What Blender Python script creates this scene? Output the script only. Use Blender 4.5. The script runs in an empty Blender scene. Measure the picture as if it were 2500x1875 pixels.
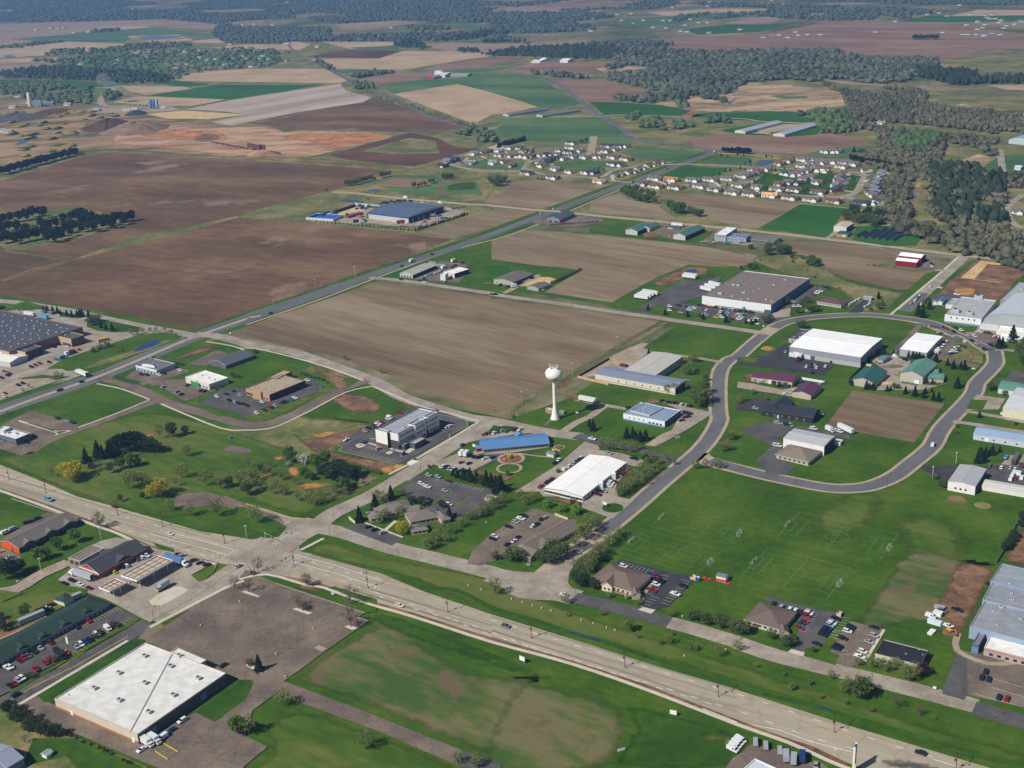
import bpy, math, random
import numpy as np
from mathutils import Matrix, Vector
random.seed(7)
# ------------------------------------------------------------------ camera, sky, sun, exposure
SC = bpy.context.scene
COL = SC.collection
CAM_H = 320.0
PITCH = math.atan((937.5+185)/3050.0); ROLL = math.radians(-2.25)
cd = bpy.data.cameras.new('camera'); cam = bpy.data.objects.new('camera', cd); COL.objects.link(cam)
cd.sensor_width = 36.0; cd.lens = 3050.0/2500*36.0; cd.clip_start = 1.0; cd.clip_end = 40000.0
_X = Vector((1,0,0)); _U = Vector((0,math.sin(PITCH),math.cos(PITCH))); _F = Vector((0,math.cos(PITCH),-math.sin(PITCH)))
_r = _X*math.cos(ROLL)+_U*math.sin(ROLL); _u = -_X*math.sin(ROLL)+_U*math.cos(ROLL)
cam.matrix_world = Matrix(((_r.x,_u.x,-_F.x,0),(_r.y,_u.y,-_F.y,0),(_r.z,_u.z,-_F.z,CAM_H),(0,0,0,1)))
SC.camera = cam
SUN_EL = math.radians(43.0); SH_AZ = math.radians(35.3)      # shadows fall towards +x +y
wd = bpy.data.worlds.new('World'); SC.world = wd; wd.use_nodes = True
nt = wd.node_tree; bg = nt.nodes['Background']; sky = nt.nodes.new('ShaderNodeTexSky')
sky.sky_type = 'NISHITA'; sky.sun_disc = False; sky.sun_elevation = SUN_EL
sky.sun_rotation = math.radians(90)-(SH_AZ+math.pi); sky.air_density = 1.0; sky.dust_density = 0.6
nt.links.new(sky.outputs[0], bg.inputs[0]); bg.inputs[1].default_value = 0.055
sl = bpy.data.lights.new('sun', 'SUN'); sl.energy = 5.0; sl.angle = math.radians(0.5); sl.color = (1.0, 0.955, 0.89)
so = bpy.data.objects.new('sun', sl); COL.objects.link(so)
_d = Vector((math.cos(SH_AZ)*math.cos(SUN_EL), math.sin(SH_AZ)*math.cos(SUN_EL), -math.sin(SUN_EL)))
so.rotation_euler = _d.to_track_quat('-Z','Y').to_euler(); so.location = (0,0,500)
SC.view_settings.view_transform = 'Standard'; SC.view_settings.look = 'None'
SC.view_settings.gamma = 1.0; SC.view_settings.exposure = 0.06
SC.render.engine = 'CYCLES'
HAZE = 1.0e-4
SC.cycles.max_bounces = 4; SC.cycles.diffuse_bounces = 2; SC.cycles.transparent_max_bounces = 6; SC.cycles.volume_bounces = 0

# ------------------------------------------------------------------ materials
def s2l(c):
 return tuple(((v/255.0)/12.92 if v/255.0 <= 0.04045 else ((v/255.0+0.055)/1.055)**2.4) for v in c)
def hexc(h): return s2l(h if isinstance(h, tuple) else (int(h[0:2],16),int(h[2:4],16),int(h[4:6],16)))
MATS = {}
def base_mat(name, rough=0.9, spec=0.2):
 m = bpy.data.materials.new(name); m.use_nodes = True
 b = m.node_tree.nodes['Principled BSDF']; b.inputs['Roughness'].default_value = rough
 b.inputs['Specular IOR Level'].default_value = spec
 return m, m.node_tree, b
def ground_mat(name, cols, scale=60.0, fine=6.0, stripe=None, amt=1.0, rough=0.95, warp=None, crack=None, patch=None):
 """three-tone surface from layered world-space noise; stripe=(angle_deg, period_m, strength) for tillage or mowing lines"""
 if name in MATS: return MATS[name]
 m, t, b = base_mat(name, rough, 0.1); N = t.nodes.new; L = t.links.new
 g = N('ShaderNodeNewGeometry'); pos = g.outputs['Position']
 def noise(sc, det=4, rgh=0.6, vec=None):
  n = N('ShaderNodeTexNoise'); n.inputs['Scale'].default_value = 1.0/sc; n.inputs['Detail'].default_value = det
  n.inputs['Roughness'].default_value = rgh; L(vec or pos, n.inputs['Vector']); return n.outputs['Fac']
 v = pos
 if warp:                                   # streaks along one direction
  mp = N('ShaderNodeMapping'); mp.vector_type='TEXTURE'; mp.inputs['Rotation'].default_value[2] = math.radians(warp[0]); mp.inputs['Scale'].default_value = (warp[1],1,1)
  L(pos, mp.inputs['Vector']); v = mp.outputs[0]
 a = noise(scale, 5, 0.62, v); f = noise(fine, 3, 0.6, v)
 mx = N('ShaderNodeMath'); mx.operation = 'MULTIPLY_ADD'; L(f, mx.inputs[0]); mx.inputs[1].default_value = 0.45; 
 sb = N('ShaderNodeMath'); sb.operation = 'SUBTRACT'; L(a, sb.inputs[0]); sb.inputs[1].default_value = 0.225; L(sb.outputs[0], mx.inputs[2])
 r = N('ShaderNodeValToRGB'); L(mx.outputs[0], r.inputs[0]); e = r.color_ramp.elements
 w = 0.17/max(amt,0.05)
 e[0].position = max(0.0,0.5-w); e[1].position = min(1.0,0.5+w); e[0].color = (*hexc(cols[0]),1); e[1].color = (*hexc(cols[2]),1)
 k = e.new(0.5); k.color = (*hexc(cols[1]),1)
 out = r.outputs[0]
 if patch:                                  # isolated patches of a fourth colour
  pn = noise(patch[1], 4, 0.65); pr = N('ShaderNodeMapRange'); L(pn, pr.inputs[0]); pr.inputs[1].default_value = patch[2]; pr.inputs[2].default_value = patch[2]+0.07
  pm = N('ShaderNodeMix'); pm.data_type = 'RGBA'; L(pr.outputs[0], pm.inputs[0]); L(out, pm.inputs[6]); pm.inputs[7].default_value = (*hexc(patch[0]),1); out = pm.outputs[2]
 if stripe:
  mp = N('ShaderNodeMapping'); mp.inputs['Rotation'].default_value[2] = math.radians(-stripe[0]); L(pos, mp.inputs['Vector'])
  wv = N('ShaderNodeTexWave'); wv.wave_type = 'BANDS'; wv.bands_direction = 'Y'; wv.inputs['Scale'].default_value = 0.3142/stripe[1]
  wv.inputs['Distortion'].default_value = 1.6; wv.inputs['Detail'].default_value = 3; wv.inputs['Detail Scale'].default_value = 0.6; L(mp.outputs[0], wv.inputs['Vector'])
  st = N('ShaderNodeMapRange'); L(wv.outputs['Fac'], st.inputs[0]); st.inputs[3].default_value = 1.0-stripe[2]; st.inputs[4].default_value = 1.0+stripe[2]
  ml = N('ShaderNodeVectorMath'); ml.operation = 'SCALE'; L(out, ml.inputs[0]); L(st.outputs[0], ml.inputs['Scale']); out = ml.outputs[0]
 if crack:                                  # sealed cracks and slab joints
  vn = N('ShaderNodeTexVoronoi'); vn.feature = 'DISTANCE_TO_EDGE'; vn.inputs['Scale'].default_value = 1.0/crack[0]
  wn = N('ShaderNodeTexNoise'); wn.inputs['Scale'].default_value = .25; L(pos, wn.inputs['Vector']); wa = N('ShaderNodeVectorMath'); wa.operation = 'MULTIPLY_ADD'; L(wn.outputs['Color'], wa.inputs[0]); wa.inputs[1].default_value = (5,5,0); L(pos, wa.inputs[2]); L(wa.outputs[0], vn.inputs['Vector'])
  cr = N('ShaderNodeMapRange'); L(vn.outputs['Distance'], cr.inputs[0]); cr.inputs[1].default_value = 0.0; cr.inputs[2].default_value = .035; cr.inputs[3].default_value = 1-crack[1]; cr.inputs[4].default_value = 1
  cm = N('ShaderNodeVectorMath'); cm.operation = 'SCALE'; L(out, cm.inputs[0]); L(cr.outputs[0], cm.inputs['Scale']); out = cm.outputs[0]
 L(out, b.inputs['Base Color'])
 MATS[name] = m; return m
def paint(name, col, rough=0.6, spec=0.3, var=0.08, sc=2.0, metal=0.0):
 if name in MATS: return MATS[name]
 m, t, b = base_mat(name, rough, spec); N = t.nodes.new; L = t.links.new
 c = hexc(col) if isinstance(col, str) else col
 n = N('ShaderNodeTexNoise'); n.inputs['Scale'].default_value = 1.0/sc; n.inputs['Detail'].default_value = 4; tc = N('ShaderNodeNewGeometry'); L(tc.outputs['Position'], n.inputs['Vector'])
 r = N('ShaderNodeMapRange'); L(n.outputs['Fac'], r.inputs[0]); r.inputs[1].default_value = 0.25; r.inputs[2].default_value = 0.75; r.inputs[3].default_value = 1-var; r.inputs[4].default_value = 1+var
 ml = N('ShaderNodeVectorMath'); ml.operation = 'SCALE'; ml.inputs[0].default_value = c; L(r.outputs[0], ml.inputs['Scale']); L(ml.outputs[0], b.inputs['Base Color'])
 b.inputs['Metallic'].default_value = metal
 MATS[name] = m; return m
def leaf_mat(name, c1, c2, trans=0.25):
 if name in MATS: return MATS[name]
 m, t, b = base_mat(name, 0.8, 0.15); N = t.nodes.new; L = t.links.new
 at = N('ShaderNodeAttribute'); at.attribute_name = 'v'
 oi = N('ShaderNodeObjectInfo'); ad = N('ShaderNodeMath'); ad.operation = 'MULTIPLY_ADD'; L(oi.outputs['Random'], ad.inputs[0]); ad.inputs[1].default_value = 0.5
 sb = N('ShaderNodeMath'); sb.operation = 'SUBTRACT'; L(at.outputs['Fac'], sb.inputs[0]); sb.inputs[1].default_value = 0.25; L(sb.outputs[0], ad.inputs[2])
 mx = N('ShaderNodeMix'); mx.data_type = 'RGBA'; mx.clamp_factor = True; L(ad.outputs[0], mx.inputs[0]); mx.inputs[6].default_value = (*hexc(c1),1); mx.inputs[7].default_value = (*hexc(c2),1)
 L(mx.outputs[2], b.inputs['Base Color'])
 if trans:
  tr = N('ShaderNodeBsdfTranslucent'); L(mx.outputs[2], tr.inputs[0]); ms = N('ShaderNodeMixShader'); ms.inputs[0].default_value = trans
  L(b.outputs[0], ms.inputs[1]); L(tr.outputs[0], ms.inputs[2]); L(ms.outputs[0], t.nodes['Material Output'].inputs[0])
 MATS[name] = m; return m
G = ground_mat
def soil(n, c, **k): return G(n, c, scale=90, fine=9, **k)
GM = {
 'grass':      lambda: G('grass', ((50,74,18),(71,93,25),(95,105,36)), 70, 7, amt=.9, stripe=(55,9,.04)),'lawn':       lambda: G('lawn', ((47,74,18),(62,91,22),(85,103,32)), 45, 5, amt=.8, stripe=(-35,5,.05)),'lawn_dark':  lambda: G('lawn_dark', ((39,67,18),(49,82,22),(66,98,26)), 40, 5, amt=.7),'lawn_worn':  lambda: G('lawn_worn', ((60,86,27),(76,98,33),(97,103,50)), 40, 5, amt=1.2, warp=(-35,3.0)),'meadow':     lambda: G('meadow', ((80,94,48),(110,110,68),(140,126,88)), 50, 6, amt=1.2),'worn_field': lambda: G('worn_field', ((64,89,40),(86,97,52),(109,104,70)), 28, 5, amt=1.7, warp=(-35,2.5), patch=((102,90,66),26,.57)),'scrub':      lambda: G('scrub', ((92,88,56),(140,116,80),(166,136,106)), 60, 8, amt=1.5, warp=(10,3)),'marsh':      lambda: G('marsh', ((122,106,76),(163,140,108),(188,159,128)), 80, 10, amt=1.4, warp=(5,3), patch=((94,104,64),60,.56)),'soil_dark':  lambda: soil('soil_dark', ((86,69,49),(105,81,61),(124,100,72)), amt=1.1, warp=(-25,2.5), patch=((136,112,94),140,.60)),'soil_deep':  lambda: soil('soil_deep', ((73,59,47),(90,67,51),(107,79,59)), amt=1.0, warp=(-20,2.5)),'soil':       lambda: soil('soil', ((104,88,70),(125,108,83),(142,127,105)), amt=1.1, warp=(-40,6), stripe=(-40,6,.05)),'soil_red':   lambda: soil('soil_red', ((113,87,70),(132,105,87),(145,125,107)), amt=.9, warp=(-30,3)),'soil_far':   lambda: soil('soil_far', ((127,108,88),(144,125,106),(158,141,120)), amt=.8, warp=(0,4)),'stubble':    lambda: soil('stubble', ((154,132,104),(172,148,118),(186,164,133)), amt=.8, stripe=(-50,14,.05)),'stubble_pale':lambda: soil('stubble_pale', ((150,134,122),(170,153,138),(184,168,152)), amt=1.2, warp=(50,7)),'crop':       lambda: G('crop', ((37,74,26),(46,92,34),(60,100,46)), 120, 15, amt=.6, warp=(-40,3)),'crop_dull':  lambda: G('crop_dull', ((60,90,52),(78,106,64),(98,118,74)), 100, 12, amt=.9, warp=(-30,3)),'sand':       lambda: G('sand', ((140,106,80),(166,132,98),(186,154,124)), 40, 7, amt=1.5, warp=(0,2.5)),'sand_pale':  lambda: G('sand_pale', ((176,144,96),(196,168,120),(208,184,140)), 14, 2, amt=1.0),'pit_orange': lambda: G('pit_orange', ((148,96,58),(172,118,76),(186,138,98)), 30, 6, amt=1.3),'dirt':       lambda: G('dirt', ((94,70,54),(118,90,70),(140,110,84)), 14, 2.5, amt=1.2),'dirt_orange':lambda: G('dirt_orange', ((138,100,52),(169,126,72),(188,148,94)), 8, 1.5, amt=1.2),'gravel':     lambda: G('gravel', ((138,124,108),(156,142,124),(172,158,138)), 12, 1.5, amt=1.0),'concrete':   lambda: G('concrete', ((135,125,111),(152,142,129),(167,158,144)), 14, 1.5, amt=1.0, crack=(16,.13)),'concrete_hwy':lambda: G('concrete_hwy', ((146,137,119),(162,152,132),(175,163,142)), 16, 2.2, amt=1.15, warp=(-31,16), crack=(24,.14)),'tyre_worn':  lambda: G('tyre_worn', ((126,118,104),(138,130,117),(152,143,122)), 14, 2, amt=1.0, warp=(-32,14)),'shoulder':   lambda: G('shoulder', ((154,138,118),(165,150,130),(176,161,140)), 10, 1.5, amt=.7),'sidewalk':   lambda: G('sidewalk', ((176,168,148),(192,184,166),(204,196,178)), 8, 1, amt=.5),'asphalt':    lambda: G('asphalt', ((76,73,73),(87,85,85),(99,96,93)), 14, 1.5, amt=1.0, crack=(12,.14)),'asphalt_new':lambda: G('asphalt_new', ((55,55,58),(64,64,67),(73,73,76)), 12, 1.5, amt=.7),'asphalt_warm':lambda: G('asphalt_warm', ((98,87,81),(113,101,90),(129,116,102)), 22, 1.5, amt=1.1, crack=(14,.17)),'asphalt_road':lambda: G('asphalt_road', ((89,90,92),(100,101,103),(113,113,112)), 20, 2, amt=.7, warp=(50,6)),'mark_white': lambda: G('mark_white', ((196,192,184),(214,210,202),(224,220,214)), 3, .5, amt=.6),'mark_faint': lambda: G('mark_faint', ((86,120,74),(106,138,92),(122,150,104)), 4, .6, amt=.8),'mark_yellow':lambda: G('mark_yellow', ((192,154,58),(210,170,68),(220,184,88)), 3, .5, amt=.6),'curb_yellow':lambda: G('curb_yellow', ((168,148,92),(184,162,104),(196,174,120)), 5, .5, amt=.6),
}
def GMT(k): return water_mat() if k=='water' else GM[k]()
def water_mat():
 if 'water' in MATS: return MATS['water']
 m, t, b = base_mat('water', 0.12, 0.5); b.inputs['Base Color'].default_value = (0.022,0.05,0.11,1)
 n = t.nodes.new('ShaderNodeTexNoise'); n.inputs['Scale'].default_value = 0.6; bp = t.nodes.new('ShaderNodeBump'); bp.inputs['Strength'].default_value = .15
 t.links.new(n.outputs['Fac'], bp.inputs['Height']); t.links.new(bp.outputs[0], b.inputs['Normal'])
 MATS['water'] = m; return m
PM = {}
def PMT(k):
 """plain painted / built materials by hex colour with a finish suffix: '8899AA' wall, '8899AA:m' metal roof, ':c' car paint, ':s' shingle, ':g' glass"""
 if k in PM: return PM[k]
 h, _, f = k.partition(':')
 nm = {'':'wall_paint','m':'ribbed_metal','c':'car_paint','s':'shingle','g':'glass','r':'membrane_roof'}[f]+'_'+h.lower()
 if f == '': m = paint(nm, h, .85, .2, .06, 3)
 elif f == 'm': m = paint(nm, h, .55, .35, .07, 6, 0.0)
 elif f == 'c': m = paint(nm, h, .35, .5, .02, 1)
 elif f == 's': m = paint(nm, h, .95, .1, .16, 1.2)
 elif f == 'r': m = paint(nm, h, .8, .2, .17, 4)
 else: m = paint(nm, h, .15, .6, .1, 2)
 PM[k] = m; return m

# ------------------------------------------------------------------ mesh helpers
class MB:
 """collects faces (with a material slot per face) and links them as ONE mesh object"""
 def __init__(s): s.v=[]; s.f=[]; s.m=[]
 def quad(s, pts, mi=0):
  k=len(s.v); s.v += [tuple(p) for p in pts]; s.f.append(tuple(range(k,k+len(pts)))); s.m.append(mi)
 def prism(s, base, z0, z1, mi=0, top=None, bottom=False):
  n=len(base); k=len(s.v); s.v += [(x,y,z0) for x,y in base]+[(x,y,z1) for x,y in base]
  for i in range(n): j=(i+1)%n; s.f.append((k+i,k+j,k+n+j,k+n+i)); s.m.append(mi)
  s.f.append(tuple(range(k+n,k+2*n))); s.m.append(mi if top is None else top)
  if bottom: s.f.append(tuple(range(k+n-1,k-1,-1))); s.m.append(mi)
 def box(s, x0,x1,y0,y1,z0,z1, mi=0, top=None, bottom=True): s.prism([(x0,y0),(x1,y0),(x1,y1),(x0,y1)], z0, z1, mi, top, bottom)
 def tube(s, p, q, r0, r1=None, n=8, mi=0, cap=True):
  p=Vector(p); q=Vector(q); r1=r0 if r1 is None else r1; d=(q-p).normalized()
  a=d.orthogonal().normalized(); b=d.cross(a); k=len(s.v)
  for (c,r) in ((p,r0),(q,r1)):
   for i in range(n):
    t=2*math.pi*i/n; s.v.append(tuple(c+a*math.cos(t)*r+b*math.sin(t)*r))
  for i in range(n): j=(i+1)%n; s.f.append((k+i,k+j,k+n+j,k+n+i)); s.m.append(mi)
  if cap: s.f.append(tuple(range(k+n,k+2*n))); s.m.append(mi); s.f.append(tuple(range(k+n-1,k-1,-1))); s.m.append(mi)
 def lathe(s, prof, n=24, mi=0, c=(0,0)):
  k=len(s.v)
  for r,z in prof:
   for i in range(n): t=2*math.pi*i/n; s.v.append((c[0]+r*math.cos(t),c[1]+r*math.sin(t),z))
  for a in range(len(prof)-1):
   for i in range(n): j=(i+1)%n; s.f.append((k+a*n+i,k+a*n+j,k+(a+1)*n+j,k+(a+1)*n+i)); s.m.append(mi)
  s.f.append(tuple(k+(len(prof)-1)*n+i for i in range(n))); s.m.append(mi)
 def mesh(s, name, mats, smooth=False):
  me=bpy.data.meshes.new(name); me.from_pydata(s.v,[],s.f)
  for m in mats: me.materials.append(m)
  if len(mats)>1: me.polygons.foreach_set('material_index', s.m)
  if smooth: me.polygons.foreach_set('use_smooth',[True]*len(s.f))
  me.update(); return me
 def build(s, name, mats, parent=None, smooth=False, loc=None):
  if not isinstance(mats,(list,tuple)): mats=[mats]
  o=bpy.data.objects.new(name, s.mesh(name,mats,smooth)); COL.objects.link(o); o.parent=parent
  if loc: o.location=loc
  return o
def tag(o, label=None, cat=None, group=None, kind=None):
 if label: o['label']=label
 if cat: o['category']=cat
 if group: o['group']=group
 if kind: o['kind']=kind
 return o
def empty(name, x, y, z=0, rz=0):
 o=bpy.data.objects.new(name,None); COL.objects.link(o); o.location=(x,y,z); o.rotation_euler=(0,0,rz); o.empty_display_size=1; return o
def dup(o, parent=None):
 c=o.copy(); COL.objects.link(c); c.parent=parent
 for k in list(c.keys()):
  if k in ('label','group','category','kind') and parent is None: del c[k]
 for ch in KIDS.get(o.name, ()): dup(ch, c)
 return c
KIDS={}
def reg(o, *kids): KIDS[o.name]=kids; return o
def place_mesh(name, me, parent=None, loc=(0,0,0), rz=0, sc=None):
 o=bpy.data.objects.new(name,me); COL.objects.link(o); o.parent=parent; o.location=loc; o.rotation_euler=(0,0,rz)
 if sc: o.scale=sc if isinstance(sc,tuple) else (sc,)*3
 return o
ORD=['','first','second','third','fourth','fifth','sixth','seventh','eighth','ninth','tenth','eleventh','twelfth','thirteenth','fourteenth','fifteenth','sixteenth','seventeenth','eighteenth','nineteenth','twentieth']+['twenty-'+w for w in ('first','second','third','fourth','fifth','sixth','seventh','eighth','ninth')]
def nth(i,n):
 """where the i-th of n (from 0, listed left to right in the photo) stands"""
 if n==1: return ''
 if i==0: return 'leftmost'
 if i==n-1: return 'rightmost'
 if i<=n//2: return ORD[i+1]+' from left' if i+1<len(ORD) else 'number %d from left'%(i+1)
 return ORD[n-i]+' from right' if n-i<len(ORD) else 'number %d from right'%(n-i)

def inpoly(P,x,y):
 P=np.asarray(P); c=np.zeros(x.shape,bool); j=len(P)-1
 for i in range(len(P)):
  xi,yi=P[i]; xj,yj=P[j]; m=((yi>y)!=(yj>y))&(x<(xj-xi)*(y-yi)/(yj-yi+1e-12)+xi); c^=m; j=i
 return c
# ------------------------------------------------------------------ ground sheets
def pp(s):
 if not isinstance(s,str): return s
 v=np.array([float(q) for q in s.split()]).reshape(-1,2).cumsum(0); return [tuple(q) for q in v.tolist()]
def smooth(p,n,closed=False):
 """Catmull-Rom curve through survey points"""
 Q=[np.array(q) for q in p]; N=len(Q); out=[]
 for i in range(N if closed else N-1):
  p0=Q[(i-1)%N] if closed or i>0 else Q[i]; p1=Q[i]; p2=Q[(i+1)%N]; p3=Q[(i+2)%N] if closed or i<N-2 else Q[(i+1)%N]
  for k in range(n): t=k/n; out.append(tuple(.5*((2*p1)+(-p0+p2)*t+(2*p0-5*p1+4*p2-p3)*t*t+(-p0+3*p1-3*p2+p3)*t**3)))
 if not closed: out.append(tuple(Q[-1]))
 return out
def soft_mat(mk):
 """the same ground, thinning out raggedly towards the edge of the patch (attribute 'a')"""
 k=mk+'_ragged'
 if k in MATS: return MATS[k]
 m=GMT(mk).copy(); m.name=k; t=m.node_tree; N=t.nodes.new; L=t.links.new
 at=N('ShaderNodeAttribute'); at.attribute_name='a'; g=N('ShaderNodeNewGeometry'); n=N('ShaderNodeTexNoise'); n.inputs['Scale'].default_value=.14; n.inputs['Detail'].default_value=6; n.inputs['Roughness'].default_value=.7; L(g.outputs['Position'],n.inputs['Vector'])
 ad=N('ShaderNodeMath'); ad.operation='ADD'; L(at.outputs['Fac'],ad.inputs[0]); L(n.outputs['Fac'],ad.inputs[1])
 r=N('ShaderNodeMapRange'); L(ad.outputs[0],r.inputs[0]); r.inputs[1].default_value=.72; r.inputs[2].default_value=1.12
 tr=N('ShaderNodeBsdfTransparent'); mx=N('ShaderNodeMixShader'); L(r.outputs[0],mx.inputs[0]); L(tr.outputs[0],mx.inputs[1]); L(t.nodes['Principled BSDF'].outputs[0],mx.inputs[2]); L(mx.outputs[0],t.nodes['Material Output'].inputs[0])
 MATS[k]=m; return m
def sheet(name, mk, z, pts, sm=0, th=0.0, soft=0):
 """a flat area of ground: one polygon at height z (th>0: a raised slab with a kerb face; soft: width in metres of a ragged edge)"""
 pts=pp(pts)
 if sm or soft: pts=smooth(pts,sm or 3,True)
 a=sum(pts[i][0]*pts[(i+1)%len(pts)][1]-pts[(i+1)%len(pts)][0]*pts[i][1] for i in range(len(pts)))
 if a<0: pts=pts[::-1]
 b=MB()
 if soft:                                   # a grid of cells; 'a' rises from 0 at the outline to 1 inside
  A=np.array(pts); x0,y0=A.min(0); x1,y1=A.max(0); c=max(soft/2.5,math.sqrt((x1-x0)*(y1-y0))/70)
  X,Y=np.meshgrid(np.arange(x0-c,x1+2*c,c),np.arange(y0-c,y1+2*c,c),indexing='ij'); dm=np.full(X.shape,1e9)
  for i in range(len(A)):
   p=A[i-1]; d=A[i]-p; t=np.clip(((X-p[0])*d[0]+(Y-p[1])*d[1])/(d@d+1e-9),0,1); dm=np.minimum(dm,np.hypot(X-p[0]-d[0]*t,Y-p[1]-d[1]*t))
  ins=inpoly(A,X,Y); v=np.where(ins,np.minimum(1,dm/soft),0.0); use=(v[:-1,:-1]+v[1:,:-1]+v[1:,1:]+v[:-1,1:])>0
  ny=X.shape[1]; b.v=[(x,y,z) for x,y in zip(X.ravel(),Y.ravel())]
  for i,j in zip(*np.nonzero(use)): k=int(i*ny+j); b.f.append((k,k+ny,k+ny+1,k+1)); b.m.append(0)
  o=b.build(name, soft_mat(mk)); at=o.data.attributes.new('a','FLOAT','POINT'); at.data.foreach_set('value',v.ravel().astype(np.float32)); o['kind']='structure'; return o
 if th: b.prism(pts, z-0.05, z+th)
 else: b.quad([(x,y,z) for x,y in pts])
 o=b.build(name, water_mat() if mk=='water' else GMT(mk)); o['kind']='structure'; return o
def band(name, mk, z, pts, w, sm=0, th=0.0, closed=False):
 """a strip of constant width along a centre line (roads, paths, kerbs)"""
 pts=pp(pts)
 if sm: pts=smooth(pts,sm)
 Q=[pts[0]]
 for a in pts[1:]:
  if math.dist(a,Q[-1])>max(1.0,w*.15): Q.append(a)
 P=[Vector((x,y)) for x,y in Q]; L=[];R=[]
 for i,p in enumerate(P):
  a=P[i-1] if i>0 or closed else p; c=P[(i+1)%len(P)] if i<len(P)-1 or closed else p
  d=(c-a).normalized(); n=Vector((-d.y,d.x)); L.append(p+n*w/2); R.append(p-n*w/2)
 b=MB(); k=len(P)
 for i in range(k if closed else k-1):
  j=(i+1)%k; q=[L[i],R[i],R[j],L[j]]
  if th:
   b.quad([(v.x,v.y,z+th) for v in q]); b.quad([(R[i].x,R[i].y,z-.05),(R[j].x,R[j].y,z-.05),(R[j].x,R[j].y,z+th),(R[i].x,R[i].y,z+th)]); b.quad([(L[j].x,L[j].y,z-.05),(L[i].x,L[i].y,z-.05),(L[i].x,L[i].y,z+th),(L[j].x,L[j].y,z+th)])
  else: b.quad([(v.x,v.y,z) for v in q])
 o=b.build(name, GMT(mk)); o['kind']='structure'; return o
def marks(name, mk, z, segs, w=0.3):
 """painted lines: many short segments in one sheet; segs = [(x0,y0,x1,y1), ...]"""
 b=MB()
 if isinstance(segs,str): v=[float(q) for q in segs.split()]; segs=[v[i:i+4] for i in range(0,len(v),4)]
 for i,(x0,y0,x1,y1) in enumerate(segs):
  d=Vector((x1-x0,y1-y0)); 
  if d.length<1e-6: continue
  d.normalize(); n=Vector((-d.y,d.x))*w/2; zz=z+0.004*(i%3)
  b.quad([(x0+n.x,y0+n.y,zz),(x0-n.x,y0-n.y,zz),(x1-n.x,y1-n.y,zz),(x1+n.x,y1+n.y,zz)])
 o=b.build(name, GMT(mk)); o['kind']='structure'; return o

def disc(name,mk,z,x,y,r,w=None):
 p=[(x+r*math.cos(a),y+r*math.sin(a)) for a in np.linspace(0,2*math.pi,28,endpoint=False)]
 return sheet(name,mk,z,p) if w is None else band(name,mk,z,p,w,closed=True)
def dashes(name,mk,z,line,on,off,w):
 """a broken painted line along a curve"""
 p=smooth(pp(line),3); segs=[]; draw=True; need=on
 for a,b in zip(p[:-1],p[1:]):
  L=math.dist(a,b); t=0
  while L-t>1e-6:
   st=min(need,L-t)
   if draw: segs.append((a[0]+(b[0]-a[0])*t/L,a[1]+(b[1]-a[1])*t/L,a[0]+(b[0]-a[0])*(t+st)/L,a[1]+(b[1]-a[1])*(t+st)/L))
   t+=st; need-=st
   if need<=1e-6: draw=not draw; need=on if draw else off
 return marks(name,mk,z,segs,w)
def stalls(mk,z,s):
 """rows of parking stall lines"""
 segs=[]; v=[float(q) for q in s.split()]
 for i in range(0,len(v),7):
  x0,y0,x1,y1,n,dp,sd=v[i:i+7]; L=math.hypot(x1-x0,y1-y0); nx,ny=-(y1-y0)/L*sd*dp,(x1-x0)/L*sd*dp
  for k in range(int(n)+1): t=k/n; x=x0+(x1-x0)*t; y=y0+(y1-y0)*t; segs.append((x,y,x+nx,y+ny))
 return marks('stall_marking',mk,z,segs,.13)
def pitch(z,s):
 """soccer pitch lines from three corners: near-left, far-left, far-right"""
 v=[float(q) for q in s.split()]; a,b,c=[np.array(v[i:i+2]) for i in (0,2,4)]; u=b-a; v=c-b; q=lambda s,t: tuple(a+u*s+v*t)
 L=[[q(0,0),q(1,0),q(1,1),q(0,1),q(0,0)],[q(0,.5),q(1,.5)]]
 for t0,t1,e in ((0,.15,0),(1,.85,0),(0,.065,.13),(1,.935,.13)): L.append([q(.2+e,t0),q(.2+e,t1),q(.8-e,t1),q(.8-e,t0)])
 r=np.linalg.norm(v)*.11; m=np.array(q(.5,.5)); L.append([tuple(m+r*np.array([math.cos(t),math.sin(t)])) for t in np.linspace(0,2*math.pi,25)])
 for t0,sg in ((.15,1),(.85,-1)):
  m=np.array(q(.5,t0)); e=v/np.linalg.norm(v)*sg; f=np.array([-e[1],e[0]]); L.append([tuple(m+r*.75*(e*math.cos(t)+f*math.sin(t))) for t in np.linspace(-1.5,1.5,13)])
 segs=[(*p,*w) for l in L for p,w in zip(l[:-1],l[1:])]; return marks('pitch_marking','mark_faint',z,segs,.2)
O3=(0,0,0); D=dict
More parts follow.
